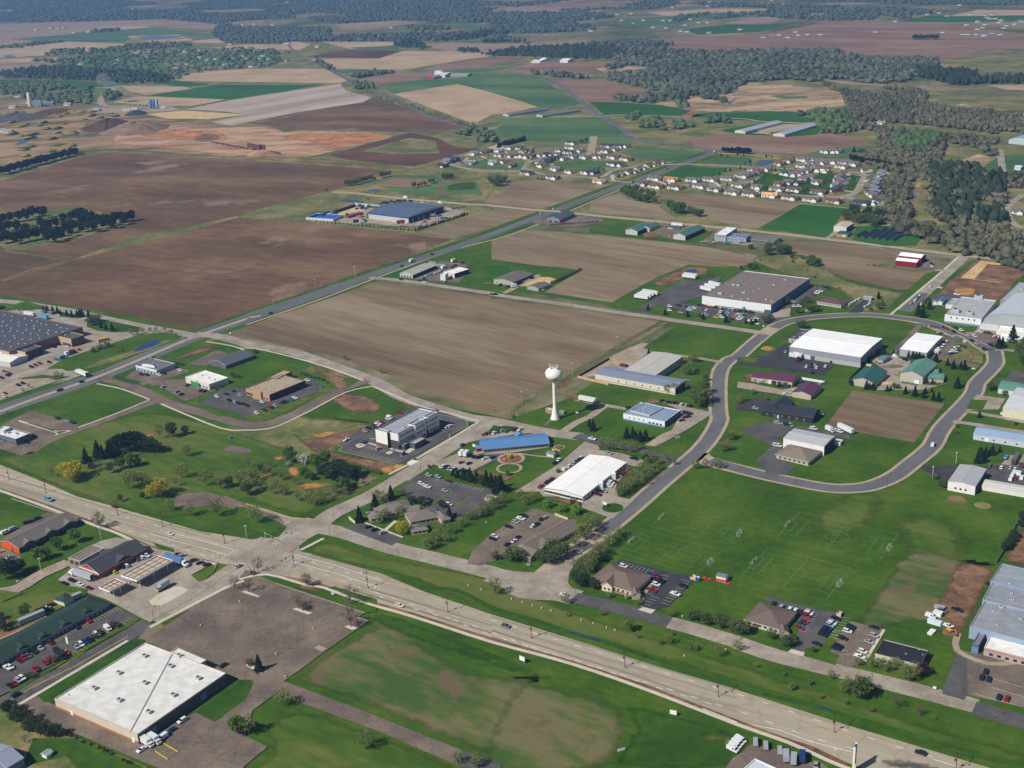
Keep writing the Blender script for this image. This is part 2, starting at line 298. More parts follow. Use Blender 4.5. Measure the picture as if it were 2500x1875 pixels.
# ------------------------------------------------------------------ buildings
def xf(fr):
 ox,oy,a=fr; c,s=math.cos(a),math.sin(a)
 return lambda x,y: (ox+c*x-s*y, oy+s*x+c*y)
def side_frame(fr,w,d,side):
 """origin, angle and length of a wall seen from outside, left to right"""
 f=xf(fr); a=fr[2]
 if side=='f': return (*f(0,0),a),w
 if side=='r': return (*f(w,0),a+math.pi/2),d
 if side=='b': return (*f(w,d),a+math.pi),w
 return (*f(0,d),a-math.pi/2),d
PANEL={}
def panel_mesh(w,h,kind):
 k=(round(w,1),round(h,1),kind)
 if k in PANEL: return PANEL[k]
 b=MB(); t=0.08
 if kind=='win':
  b.box(-w/2,w/2,-t,0.0,0,h,0); b.box(-w/2+.1,w/2-.1,-t-.03,-t,0.1,h-.1,1)
  if w>1.6:
   n=max(2,int(w/1.4))
   for i in range(1,n): x=-w/2+w*i/n; b.box(x-.05,x+.05,-t-.05,-t-.03,0.1,h-.1,0)
  me=b.mesh('window',[PMT('C9C9C4'),PMT('1C2430:g')])
 elif kind=='dark':
  b.box(-w/2,w/2,-t,0.0,0,h,0); me=b.mesh('window',[PMT('20242C:g')])
 else:
  b.box(-w/2,w/2,-t,0.0,0,h,0)
  n=max(1,int(h/0.7))
  for i in range(1,n): z=h*i/n; b.box(-w/2,w/2,-t-.02,-t,z-.04,z+.04,1)
  me=b.mesh('door',[PMT(kind),PMT('8A8A86')])
 PANEL[k]=me; return me
def panel(root,name,fr,w,d,side,t,pw,ph,z,kind):
 (sx,sy,a),L=side_frame(fr,w,d,side); x=sx+math.cos(a)*L*t; y=sy+math.sin(a)*L*t
 return place_mesh(name, panel_mesh(pw,ph,kind), root, (x,y,z), a)
def vol(root, fr, w, d, h, roof='flat', rise=2.0, wall='D8D4CC', rm='C8C8C6:m', over=0.5, band_=(), win=(), door=(), units=(), parapet=0.5, z0=0.0, fascia=None, wname='wall', rname='roof', inner=None, cap=.3, seam=None):
 f=xf(fr); b=MB(); g=MB(); wm=PMT(wall); RM=PMT(rm)
 def Q(x,y,z): p=f(x,y); return (p[0],p[1],z)
 c=[(0,0),(w,0),(w,d),(0,d)]
 if roof=='flat':
  p=min(parapet,h*.2); t=cap
  for i in range(4):
   a,e=c[i],c[(i+1)%4]; b.quad([Q(*a,z0),Q(*e,z0),Q(*e,h),Q(*a,h)])
  inn=[(t,t),(w-t,t),(w-t,d-t),(t,d-t)]
  cap=MB()
  for i in range(4):
   a,e,ai,ei=c[i],c[(i+1)%4],inn[i],inn[(i+1)%4]
   cap.quad([Q(*a,h),Q(*e,h),Q(*ei,h),Q(*ai,h)]); b.quad([Q(*ai,h),Q(*ei,h),Q(*ei,h-p),Q(*ai,h-p)])
  cap.build('parapet', PMT(fascia or wall), root)
  g.quad([Q(*q,h-p) for q in inn])
  if seam:
   (u0,v0,u1,v1)=seam; L=math.hypot(u1-u0,v1-v0); nx,ny=-(v1-v0)/L*.22,(u1-u0)/L*.22; sm_=MB(); sm_.prism([f(u0-nx,v0-ny),f(u1-nx,v1-ny),f(u1+nx,v1+ny),f(u0+nx,v0+ny)],h-p,h-p+.2); sm_.build('roof_seam',PMT('8A8884'),root)
 else:
  o=over; t=.18
  def slab(pts,th=t):
   k=[Q(*q) for q in pts]; lo=[(x,y,z-th) for x,y,z in k]
   g.quad(k); g.quad(lo[::-1],1)
   for i in range(len(k)): j=(i+1)%len(k); g.quad([lo[i],lo[j],k[j],k[i]],1)
  if roof in('gx','gy'):
   if roof=='gx': L,S=w,d; m=lambda u,v,z:(u,v,z)
   else: L,S=d,w; m=lambda u,v,z:(v,u,z)
   sl=rise/(S/2.0); ze=h-sl*o
   for (v0,v1) in ((-o,S/2.0),(S+o,S/2.0)):
    pts=[m(-o,v0,ze+t),m(L+o,v0,ze+t),m(L+o,v1,h+rise+t),m(-o,v1,h+rise+t)]
    if (v0>0)!=(roof=='gy'): pts=pts[::-1]
    slab(pts)
   for u,flip in ((0,0),(L,1)):
    pts=[m(u,0,z0),m(u,S,z0),m(u,S,h),m(u,S/2.0,h+rise),m(u,0,h)]
    pts=[Q(*q) for q in pts]
    if flip==(roof=='gx'): pass
    b.quad(pts if (flip==1)==(roof=='gx') else pts[::-1])
   for v,flip in ((0,1),(S,0)):
    pts=[Q(*m(0,v,z0)),Q(*m(L,v,z0)),Q(*m(L,v,h)),Q(*m(0,v,h))]
    b.quad(pts if (flip==1)==(roof=='gx') else pts[::-1])
   rc=MB(); rc.tube(Q(*m(-o,S/2.0,h+rise+t+.02)),Q(*m(L+o,S/2.0,h+rise+t+.02)),.12,n=6); rc.build('ridge_cap',RM,root)
  elif roof=='hip':
   S=min(w,d)/2.0; L=max(w,d)
   for i in range(4):
    a,e=c[i],c[(i+1)%4]; b.quad([Q(*a,z0),Q(*e,z0),Q(*e,h),Q(*a,h)])
   E=[(-o,-o),(w+o,-o),(w+o,d+o),(-o,d+o)]; zz=h
   if w>=d: R=[(d/2.0,d/2.0),(w-d/2.0,d/2.0)]; F=[(0,1,R[1],R[0]),(1,2,R[1],None),(2,3,R[0],R[1]),(3,0,R[0],None)]
   else: R=[(w/2.0,w/2.0),(w/2.0,d-w/2.0)]; F=[(0,1,R[0],None),(1,2,R[1],R[0]),(2,3,R[1],None),(3,0,R[0],R[1])]
   for i,j,p,q in F:
    pts=[(*E[i],zz),(*E[j],zz),(*p,h+rise)]+([(*q,h+rise)] if q else [])
    g.quad([Q(*s) for s in pts])
   for i in range(4):
    a,e=E[i],E[(i+1)%4]; g.quad([Q(*a,zz-.25),Q(*e,zz-.25),Q(*e,zz),Q(*a,zz)],1)
   g.quad([Q(*q,zz-.25) for q in E[::-1]],1)
  elif roof=='arch':
   n=18
   for i in range(4):
    a,e=c[i],c[(i+1)%4]; b.quad([Q(*a,z0),Q(*e,z0),Q(*e,h),Q(*a,h)])
   pr=[(w*(.5-.5*math.cos(math.pi*k/n)), h+rise*math.sin(math.pi*k/n)**.9) for k in range(n+1)]
   for k in range(n):
    (x0,a0),(x1,a1)=pr[k],pr[k+1]; g.quad([Q(x0,-o,a0),Q(x1,-o,a1),Q(x1,d,a1),Q(x0,d,a0)])
   b.quad([Q(x,0,a) for x,a in pr]+[Q(w,0,h-.01),Q(0,0,h-.01)][0:0]); b.quad([Q(x,d,a) for x,a in pr[::-1]])
  elif roof=='slab':
   g.prism([f(*q) for q in c], h-1.0, h-.35, 1, 0, True)      # deck below a raised fascia, with pale panels on it
   for (x0,x1,y0,y1) in ((0,w,0,.35),(0,w,d-.35,d),(0,.35,.35,d-.35),(w-.35,w,.35,d-.35)): g.prism([f(x0,y0),f(x1,y0),f(x1,y1),f(x0,y1)],h-.36,h,1)
   if inner:
    nx,ny=inner; pm=MB()
    for i in range(nx):
     for j in range(ny): x0=1+(w-2)*i/nx+.35; x1=1+(w-2)*(i+1)/nx-.35; y0=1+(d-2)*j/ny+.35; y1=1+(d-2)*(j+1)/ny-.35; pm.prism([f(x0,y0),f(x1,y0),f(x1,y1),f(x0,y1)],h-.36,h-.2)
    pm.build('roof_panel',PMT('B4AC9A'),root)
   for px in ([.15,.85] if w<16 else [.08,.36,.64,.92]):
    for py in ([.3,.7] if d<16 else [.12,.5,.88]):
     x,y=f(w*px,d*py); pb=MB(); pb.prism([(x-.25,y-.25),(x+.25,y-.25),(x+.25,y+.25),(x-.25,y+.25)],0,h-.9); pb.build('post',PMT('C8C8C4'),root)
 if roof!='slab': b.build(wname, wm, root)
 g.build(rname,[RM,PMT(fascia or 'E0DED8')],root)
 for (za,zb,mk,sides) in band_:  # strips of trim colour; many dark right-side ones paint in wall shade
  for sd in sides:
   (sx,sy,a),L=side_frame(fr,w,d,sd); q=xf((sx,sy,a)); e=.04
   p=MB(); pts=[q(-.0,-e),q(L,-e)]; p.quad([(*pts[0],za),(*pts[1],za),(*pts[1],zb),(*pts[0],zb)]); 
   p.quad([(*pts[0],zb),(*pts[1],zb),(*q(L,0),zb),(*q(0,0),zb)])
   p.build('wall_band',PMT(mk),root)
 for (sd,n,pw,ph,z,ta,tb,*k) in win:
  for i in range(n): panel(root,'window',fr,w,d,sd,ta+(tb-ta)*(i+.5)/n,pw,ph,z,k[0] if k else 'win')
 for (sd,t,pw,ph,mk) in door: panel(root,'door',fr,w,d,sd,t,pw,ph,0.05,mk)
 if roof=='flat' and not units and w*d>260 and h<9 and z0==0:
  rr=random.Random(int(w*7+d)); units=[(w*rr.uniform(.12,.88),d*rr.uniform(.15,.85),rr.uniform(.35,.7)) for _ in range(rr.randint(3,6))]
 for (ux,uy,us) in units:
  x,y=f(ux,uy); key=('unit',us)
  if key not in PANEL:
   m=MB(); m.box(-us,us,-us*.7,us*.7,0,us*1.0,0); m.box(-us*.6,us*.2,-us*.5,us*.5,us*1.0,us*1.15,1); PANEL[key]=m.mesh('rooftop_unit',[PMT('A8ACB0'),PMT('4A4A4A')])
  place_mesh('rooftop_unit',PANEL[key],root,(x,y,h-(min(parapet,h*.2) if roof=='flat' else -rise*.3)),fr[2])
def bld(name,label,cat,x,y,rz,vols,group=None,z=0.0):
 r=empty(name,x,y,z,rz); tag(r,label,cat,group)
 for v in vols: vol(r,*v[0],**v[1])
 return r

# ------------------------------------------------------------------ houses
HM={}
def house_meshes(wall,roof,var):
 k=(wall,roof,var)
 if k in HM: return HM[k]
 w,d,h,r=[(15,9,2.7,2.4),(13,9.5,2.8,2.7),(12,8.5,5.2,2.2),(19,9,2.7,2.3)][var]
 A=MB();R=MB()
 def gab(x0,x1,y0,y1,ax,rr,hh):
  o=.5; t=.15
  if ax=='x':
   ym=(y0+y1)/2; sl=rr/((y1-y0)/2)
   R.quad([(x0-o,y0-o,hh-sl*o+t),(x1+o,y0-o,hh-sl*o+t),(x1+o,ym,hh+rr+t),(x0-o,ym,hh+rr+t)]); R.quad([(x1+o,y1+o,hh-sl*o+t),(x0-o,y1+o,hh-sl*o+t),(x0-o,ym,hh+rr+t),(x1+o,ym,hh+rr+t)])
   for x in (x0,x1): A.quad([(x,y0,0),(x,y1,0),(x,y1,hh),(x,ym,hh+rr),(x,y0,hh)])
   for y in (y0,y1): A.quad([(x0,y,0),(x1,y,0),(x1,y,hh),(x0,y,hh)])
  else:
   xm=(x0+x1)/2; sl=rr/((x1-x0)/2)
   R.quad([(x0-o,y1,hh-sl*o+t),(x0-o,y0-o,hh-sl*o+t),(xm,y0-o,hh+rr+t),(xm,y1,hh+rr+t)]); R.quad([(x1+o,y0-o,hh-sl*o+t),(x1+o,y1,hh-sl*o+t),(xm,y1,hh+rr+t),(xm,y0-o,hh+rr+t)])
   A.quad([(x0,y0,0),(x1,y0,0),(x1,y0,hh),(xm,y0,hh+rr),(x0,y0,hh)])
   for x in (x0,x1): A.quad([(x,y0,0),(x,y1,0),(x,y1,hh),(x,y0,hh)])
 gab(-w/2,w/2,-d/2,d/2,'x',r,h)
 gx=w/2-7; gab(gx,gx+6.6,-d/2-4.5,0,'y',r*.8,2.7)
 if var in(0,3): gab(-w/2+1.2,-w/2+5.2,-d/2-1.3,0,'y',r*.5,h)
 P=[('garage_door',(gx+3.3,-d/2-4.5,0),5.0,2.2,'E4E2DC'),('window',(-w/2+3.2,-d/2-(1.3 if var in(0,3) else 0),.9),1.9,1.3,'win'),('window',(gx-2.4 if gx>-1 else -1,-d/2,.9),1.5,1.3,'win'),('door',(gx-.8,-d/2,0),1.0,2.1,'6A4038')]
 HM[k]=(A.mesh('wall',[PMT(wall)]),R.mesh('roof',[PMT(roof+':s')]),P); return HM[k]
WALL={'w':('DCDAD4','white'),'t':('C2B49A','tan'),'g':('8E9094','grey'),'r':('7C2C28','red'),'b':('5C6C80','blue'),'n':('A89C88','beige'),'k':('6A6E72','dark grey')}
ROOF={'g':('6A6664','grey'),'b':('6A524A','brown'),'d':('42464C','dark grey'),'s':('707880','slate'),'t':('9A8468','tan'),'G':('2E4C48','green'),'l':('8A8E92','light grey'),'o':('B07A48','orange'),'y':('D8A868','yellow')}
def rows_of(s,k):
 v=s.split(); R=[[float(v[i]),float(v[i+1])]+v[i+2:i+k] for i in range(0,len(v),k)]
 for a,c in zip(R[:-1],R[1:]): c[0]+=a[0]; c[1]+=a[1]
 return R
def houses(ctx,group,s):
 rows=rows_of(s,4); n=len(rows); cat='house'
 for i,(x,y,rz,c) in enumerate(rows):
  x,y,rz=float(x),float(y),float(rz); var=int(c[0]); wall=WALL[c[1]][0]; roof=ROOF[c[2]][0]; desc='%s house, %s roof'%(WALL[c[1]][1],ROOF[c[2]][1])
  A,R,P=house_meshes(wall,roof,var); r=empty('house',x,y,0.02,rz)
  q=nth(i,n); tag(r,(desc+', '+q+' '+ctx).replace(',  ',', '),cat,group)
  place_mesh('wall',A,r); place_mesh('roof',R,r)
  for nm,loc,pw,ph,k in P: place_mesh(nm,panel_mesh(pw,ph,k),r,loc)
FM={}
def far_houses(ctx,group,s,sc):
 rows=rows_of(s,4); n=len(rows)
 for i,(x,y,rz,c) in enumerate(rows):
  x,y,rz=float(x),float(y),float(rz); wall=WALL[c[1]][0]; roof=ROOF[c[2]][0]; desc='%s house, %s roof'%(WALL[c[1]][1],ROOF[c[2]][1])
  k=(wall,roof)
  if k not in FM:
   b=MB(); w,d,h,r=14,9,3.2,2.6
   b.quad([(-w/2-.5,-d/2-.5,h-.2),(w/2+.5,-d/2-.5,h-.2),(w/2+.5,0,h+r),(-w/2-.5,0,h+r)],1); b.quad([(w/2+.5,d/2+.5,h-.2),(-w/2-.5,d/2+.5,h-.2),(-w/2-.5,0,h+r),(w/2+.5,0,h+r)],1)
   for xx in (-w/2,w/2): b.quad([(xx,-d/2,0),(xx,d/2,0),(xx,d/2,h),(xx,0,h+r),(xx,-d/2,h)])
   for yy in (-d/2,d/2): b.quad([(-w/2,yy,0),(w/2,yy,0),(w/2,yy,h),(-w/2,yy,h)])
   b.quad([(-5,-d/2-.03,1),(-2,-d/2-.03,1),(-2,-d/2-.03,2.3),(-5,-d/2-.03,2.3)],2); b.quad([(2,-d/2-.03,.1),(6,-d/2-.03,.1),(6,-d/2-.03,2.3),(2,-d/2-.03,2.3)],2)
   FM[k]=b.mesh('house',[PMT(wall),PMT(roof+':s'),PMT('8A8C90')])
  o=place_mesh('house',FM[k],None,(x,y,0.02),rz,sc); q=nth(i,n)
  tag(o,(desc+', '+q+' '+ctx),'house',group)

# ------------------------------------------------------------------ vehicles (x forward, base at z=0)
VM={}
def wheel_mesh(r,w):
 k=('wheel',r,w)
 if k not in VM:
  b=MB(); b.tube((0,-w/2,0),(0,w/2,0),r,n=12,mi=0); b.tube((0,-w/2-.02,0),(0,w/2+.02,0),r*.55,n=8,mi=1); VM[k]=b.mesh('wheel',[PMT('1A1A1C'),PMT('8E9094:m')])
 return VM[k]
def prof_extrude(b,prof,w,mi=0,wt=None):
 """extrude a side profile (list of x,z, counter-clockwise seen from -y) across width w; wt(z) narrows it with height"""
 n=len(prof); k=len(b.v); wt=wt or (lambda z:1)
 for s in (-1,1):
  for x,z in prof: b.v.append((x,s*w/2*wt(z),z))
 for i in range(n): j=(i+1)%n; b.f.append((k+i,k+n+i,k+n+j,k+j)); b.m.append(mi)
 b.f.append(tuple(range(k,k+n))); b.m.append(mi); b.f.append(tuple(range(k+2*n-1,k+n-1,-1))); b.m.append(mi)
def car_meshes(kind,col):
 k=(kind,col)
 if k in VM: return VM[k]
 P=PMT(col+':c'); W={}; b=MB(); g=MB()
 if kind=='sedan':
  prof_extrude(b,[(-2.25,.35),(2.2,.3),(2.3,.62),(2.05,.78),(1.05,.93),(-1.5,.97),(-2.2,.92),(-2.3,.6)],1.8)
  prof_extrude(g,[(-1.75,.95),(1.15,.9),(.35,1.36),(-.95,1.38)],1.6,0,lambda z:1-(z-.9)*.45)
  b.box(-.95,.3,-.62,.62,1.36,1.43)
  wh=(.33,1.4,-1.35,.8); L=4.6
 elif kind=='suv':
  prof_extrude(b,[(-2.25,.42),(2.2,.4),(2.3,.75),(2.15,.98),(1.1,1.1),(-2.2,1.12),(-2.32,.7)],1.88)
  prof_extrude(g,[(-2.2,1.1),(1.15,1.08),(.5,1.6),(-1.95,1.62)],1.75,0,lambda z:1-(z-1.08)*.3)
  b.box(-1.95,.45,-.73,.73,1.6,1.7)
  wh=(.37,1.4,-1.4,.84); L=4.7
 elif kind=='pickup':
  prof_extrude(b,[(-2.8,.5),(2.6,.45),(2.75,.8),(2.6,1.05),(1.3,1.15),(-.75,1.15),(-.75,.75),(-2.7,.75),(-2.85,.7)],1.95)
  for s in (-1,1): b.box(-2.8,-.75,s*.97-.08*(s>0),s*.97+.08*(s<0),.7,1.15)
  b.box(-2.85,-2.75,-.95,.95,.7,1.12)
  prof_extrude(g,[(-.75,1.13),(1.35,1.12),(.75,1.68),(-.6,1.7)],1.78,0,lambda z:1-(z-1.1)*.28)
  b.box(-.6,.7,-.73,.73,1.68,1.78); wh=(.4,1.75,-1.7,.86); L=5.6
 elif kind=='van':
  prof_extrude(b,[(-2.6,.4),(2.5,.4),(2.65,.8),(2.5,1.15),(1.9,1.35),(1.3,2.1),(-2.5,2.2),(-2.65,1.0)],1.98,0,lambda z:1-max(0,z-1)*.08)
  prof_extrude(g,[(1.42,1.33),(1.98,1.3),(1.45,1.98),(1.35,1.98)],1.7); 
  for s in (-1,1): g.box(.2,1.2,s*.985-.02,s*.985+.02,1.35,1.85); 
  wh=(.36,1.6,-1.6,.88); L=5.2
 elif kind=='bus':
  b.box(-5.2,4.2,-1.2,1.2,.6,2.9,0); b.box(4.2,5.3,-1.0,1.0,.6,1.6,0); b.box(-5.0,4.0,-1.05,1.05,2.9,3.05,0)
  for s in (-1,1): g.box(-4.9,3.9,s*1.2-.02,s*1.2+.03,1.8,2.5)
  g.box(4.18,4.24,-1.05,1.05,1.7,2.7); wh=(.48,3.6,-3.4,1.05); L=10.5
 elif kind=='boxtruck':
  b.box(-3.6,1.6,-1.2,1.2,.9,3.5,0); b.box(1.75,3.0,-1.05,1.05,.6,2.3,0); b.box(2.9,3.6,-1.0,1.0,.6,1.5,0); b.box(-3.6,3.0,-.5,.5,.5,.9,1)
  g.box(2.98,3.03,-.9,.9,1.5,2.2); 
  for s in (-1,1): g.box(2.0,2.8,s*1.06-.02,s*1.06+.02,1.4,2.1)
  wh=(.45,2.6,-2.4,.95); L=7
 elif kind=='trailer':
  b.box(-6.8,6.8,-1.28,1.28,1.15,3.95,0); b.box(-6.2,6.2,-.5,.5,.9,1.15,1); b.box(-6.82,-6.8,-1.1,1.1,1.3,3.8,1); b.box(5.0,5.2,-.9,-.7,0,.9,1); b.box(5.0,5.2,.7,.9,0,.9,1)
  wh=(.5,-4.2,-5.5,1.05); L=13.6
 elif kind=='camper':
  prof_extrude(b,[(-3,.5),(2.8,.5),(3.1,1.4),(2.8,2.6),(-3,2.7)],2.3)
  for s in (-1,1): g.box(-1.8,-.6,s*1.15-.02,s*1.15+.03,1.5,2.1); g.box(.8,1.8,s*1.15-.02,s*1.15+.03,1.5,2.1)
  wh=(.35,.3,-.6,1.0); L=6
 elif kind=='boat':
  prof_extrude(b,[(-2.6,.9),(-2.4,.5),(1.6,.45),(3.0,1.25),(2.4,1.35),(-2.6,1.3)],2.1,0,lambda z:.55+.45*min(1,(z-.4)/.8))
  prof_extrude(g,[(-.2,1.3),(.6,1.3),(.2,1.8),(-.1,1.8)],1.5); b.box(-2.4,3.6,-.08,.08,.35,.45,1); wh=(.3,-.6,-1.3,.9); L=6
 me=b.mesh('body',[P,PMT('3A3A3C')]); gm=g.mesh('windows',[PMT('12161C:g')]) if g.v else None
 one=MB(); one.v=b.v+g.v; one.f=b.f+[tuple(i+len(b.v) for i in f) for f in g.f]; one.m=b.m+[2]*len(g.f)
 k0=len(one.v)
 for xx in (wh[1],wh[2]): one.tube((xx,-wh[3]-.08,wh[0]),(xx,wh[3]+.08,wh[0]),wh[0],n=8,mi=3)
 VM[k]=(me,gm,wh,one.mesh(kind,[P,PMT('3A3A3C'),PMT('12161C:g'),PMT('1A1A1C')])); return VM[k]
CN={'w':('white','D6D8D8'),'k':('black','16181C'),'s':('silver','9CA2A8'),'g':('grey','5C6268'),'b':('blue','1E3C72'),'n':('dark blue','1A2438'),'r':('red','8E1C22'),'m':('maroon','561A20'),'t':('tan','96866C'),'y':('yellow','D8B818'),'G':('green','1C4A36'),'c':('light blue','5A9CC0'),'o':('orange','C86A20'),'d':('dark','22262C')}
KN={'sedan':'car','suv':'suv','pickup':'pickup','van':'van','bus':'bus','boxtruck':'truck','trailer':'trailer','camper':'camper','boat':'boat'}
NN={'sedan':'parked_car','suv':'parked_car','pickup':'pickup_truck','van':'van','bus':'school_bus','boxtruck':'box_truck','trailer':'semi_trailer','camper':'camper_trailer','boat':'boat'}
WN={'sedan':'sedan','suv':'SUV','pickup':'pickup truck','van':'van','bus':'school bus','boxtruck':'box truck','trailer':'semi trailer','camper':'camper trailer','boat':'boat'}
def vehicle(kind,col,x,y,z,rz,label,group=None,detail=True,name=None,cat=None,sc=1.0):
 hexv=CN[col][1] if col in CN else col
 me,gm,wh,one=car_meshes(kind,hexv); nm=name or NN[kind]
 if not detail:
  o=place_mesh(nm,one,None,(x,y,z),rz,sc); tag(o,label,cat or KN[kind],group); return o
 r=empty(nm,x,y,z,rz); r.scale=(sc,)*3; tag(r,label,cat or KN[kind],group); place_mesh('body',me,r)
 if gm: place_mesh('windows',gm,r)
 wm=wheel_mesh(wh[0],.26)
 for xx in (wh[1],wh[2]):
  for s in (-1,1): place_mesh('wheel',wm,r,(xx,s*wh[3],wh[0]))
 return r
KC={'s':'sedan','u':'suv','p':'pickup','v':'van','B':'bus','x':'boxtruck','T':'trailer','C':'camper','O':'boat'}
def cars(ctx,group,z,s,detail=True):
 rows=rows_of(s,4); n=len(rows)
 for i,(x,y,rz,c) in enumerate(rows):
  x,y,rz=float(x),float(y),float(rz); kind=KC[c[0]]; col=c[1]
  q=nth(i,n); lab=CN[col][0]+' '+WN[kind]+(', '+q if q else '')+' '+ctx
  vehicle(kind,col,x,y,z,rz,lab,group,detail)

def car_crowd(s):
 """the farther parked cars past three hundred, as one object"""
 b=MB(); mats=[]; idx={}
 for x,y,rz,c in rows_of(s,4):
  x,y,rz=float(x),float(y),float(rz); me=car_meshes(KC[c[0]],CN[c[1]][1])[3]; cs,sn=math.cos(rz),math.sin(rz); k=len(b.v)
  b.v+=[(x+cs*v.co.x-sn*v.co.y,y+sn*v.co.x+cs*v.co.y,v.co.z+.2) for v in me.vertices]
  for m in me.materials:
   if m.name not in idx: idx[m.name]=len(mats); mats.append(m)
  for p in me.polygons: b.f.append(tuple(k+i for i in p.vertices)); b.m.append(idx[me.materials[p.material_index].name])
 o=b.build('parked_cars',mats); tag(o,'small distant parked cars filling the farther parking lots','parked cars',kind='stuff')

# ------------------------------------------------------------------ trees
TM={}
def leaves_mesh(name,pts,size,mat,seed,flat=0.3,vals=None,droop=None):
 rng=np.random.RandomState(seed); n=len(pts); pts=np.asarray(pts)
 a=rng.normal(size=(n,3)); a/=np.linalg.norm(a,axis=1)[:,None]; a[:,2]*=(1-flat)
 b=np.cross(a,rng.normal(size=(n,3))); b/=np.linalg.norm(b,axis=1)[:,None]; a/=np.linalg.norm(a,axis=1)[:,None]
 s=(size*rng.uniform(.6,1.3,n))[:,None]
 v=np.stack([pts-a*s*.5,pts+b*s*.32,pts+a*s*.5,pts-b*s*.32],1).reshape(-1,3)
 me=bpy.data.meshes.new(name); me.vertices.add(4*n); me.vertices.foreach_set('co',v.ravel())
 me.loops.add(4*n); me.loops.foreach_set('vertex_index',np.arange(4*n,dtype=np.int32)); me.polygons.add(n); me.polygons.foreach_set('loop_start',np.arange(0,4*n,4,dtype=np.int32))
 try: me.polygons.foreach_set('loop_total',np.full(n,4,dtype=np.int32))
 except Exception: pass
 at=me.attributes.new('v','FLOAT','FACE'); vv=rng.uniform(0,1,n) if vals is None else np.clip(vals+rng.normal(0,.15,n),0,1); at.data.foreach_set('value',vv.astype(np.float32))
 me.materials.append(mat); me.update(calc_edges=True); return me
KINDS={ # height 1 unit meshes scaled; (crown shape, leaf colours, leaf count, leaf size, form)
 'spruce': dict(f='cone',c=('182A1A','2A402A'),n=1250,s=.10,w=.33,bare=0,desc='dark green spruce'),'pine':   dict(f='round',c=('1A2C1C','2E442C'),n=1300,s=.085,w=.36,bare=0,desc='dark conifer'),'leafy':  dict(f='round',c=('48662A','6E8A3A'),n=1100,s=.085,w=.42,bare=1,desc='bright green leafy tree'),'oak':    dict(f='round',c=('4C5E34','6C7A48'),n=850,s=.08,w=.45,bare=1,desc='olive green tree'),'sparse': dict(f='open',c=('66743E','929A5C'),n=560,s=.07,w=.42,bare=2,desc='thin leaved spring tree'),'bare':   dict(f='open',c=('6A5C50','84766A'),n=240,s=.055,w=.40,bare=3,desc='bare branched tree'),'willow': dict(f='round',c=('9A9428','BEB23C'),n=1200,s=.08,w=.50,bare=1,desc='yellow willow tree'),'lime':   dict(f='ball',c=('5E8A20','82AA34'),n=900,s=.10,w=.5,bare=1,desc='round lime green tree'),'dark':   dict(f='round',c=('33402C','4C5A3C'),n=850,s=.085,w=.40,bare=1,desc='dark green tree'),'maroon': dict(f='ball',c=('3C2424','543432'),n=600,s=.10,w=.45,bare=1,desc='dark red leaved tree'),'shrub':  dict(f='ball',c=('4A5230','6A6A48'),n=380,s=.15,w=.62,bare=1,desc='low rounded shrub'),'bloom':  dict(f='ball',c=('A8A898','D0CEC2'),n=420,s=.13,w=.6,bare=1,desc='pale blossoming shrub'),
}
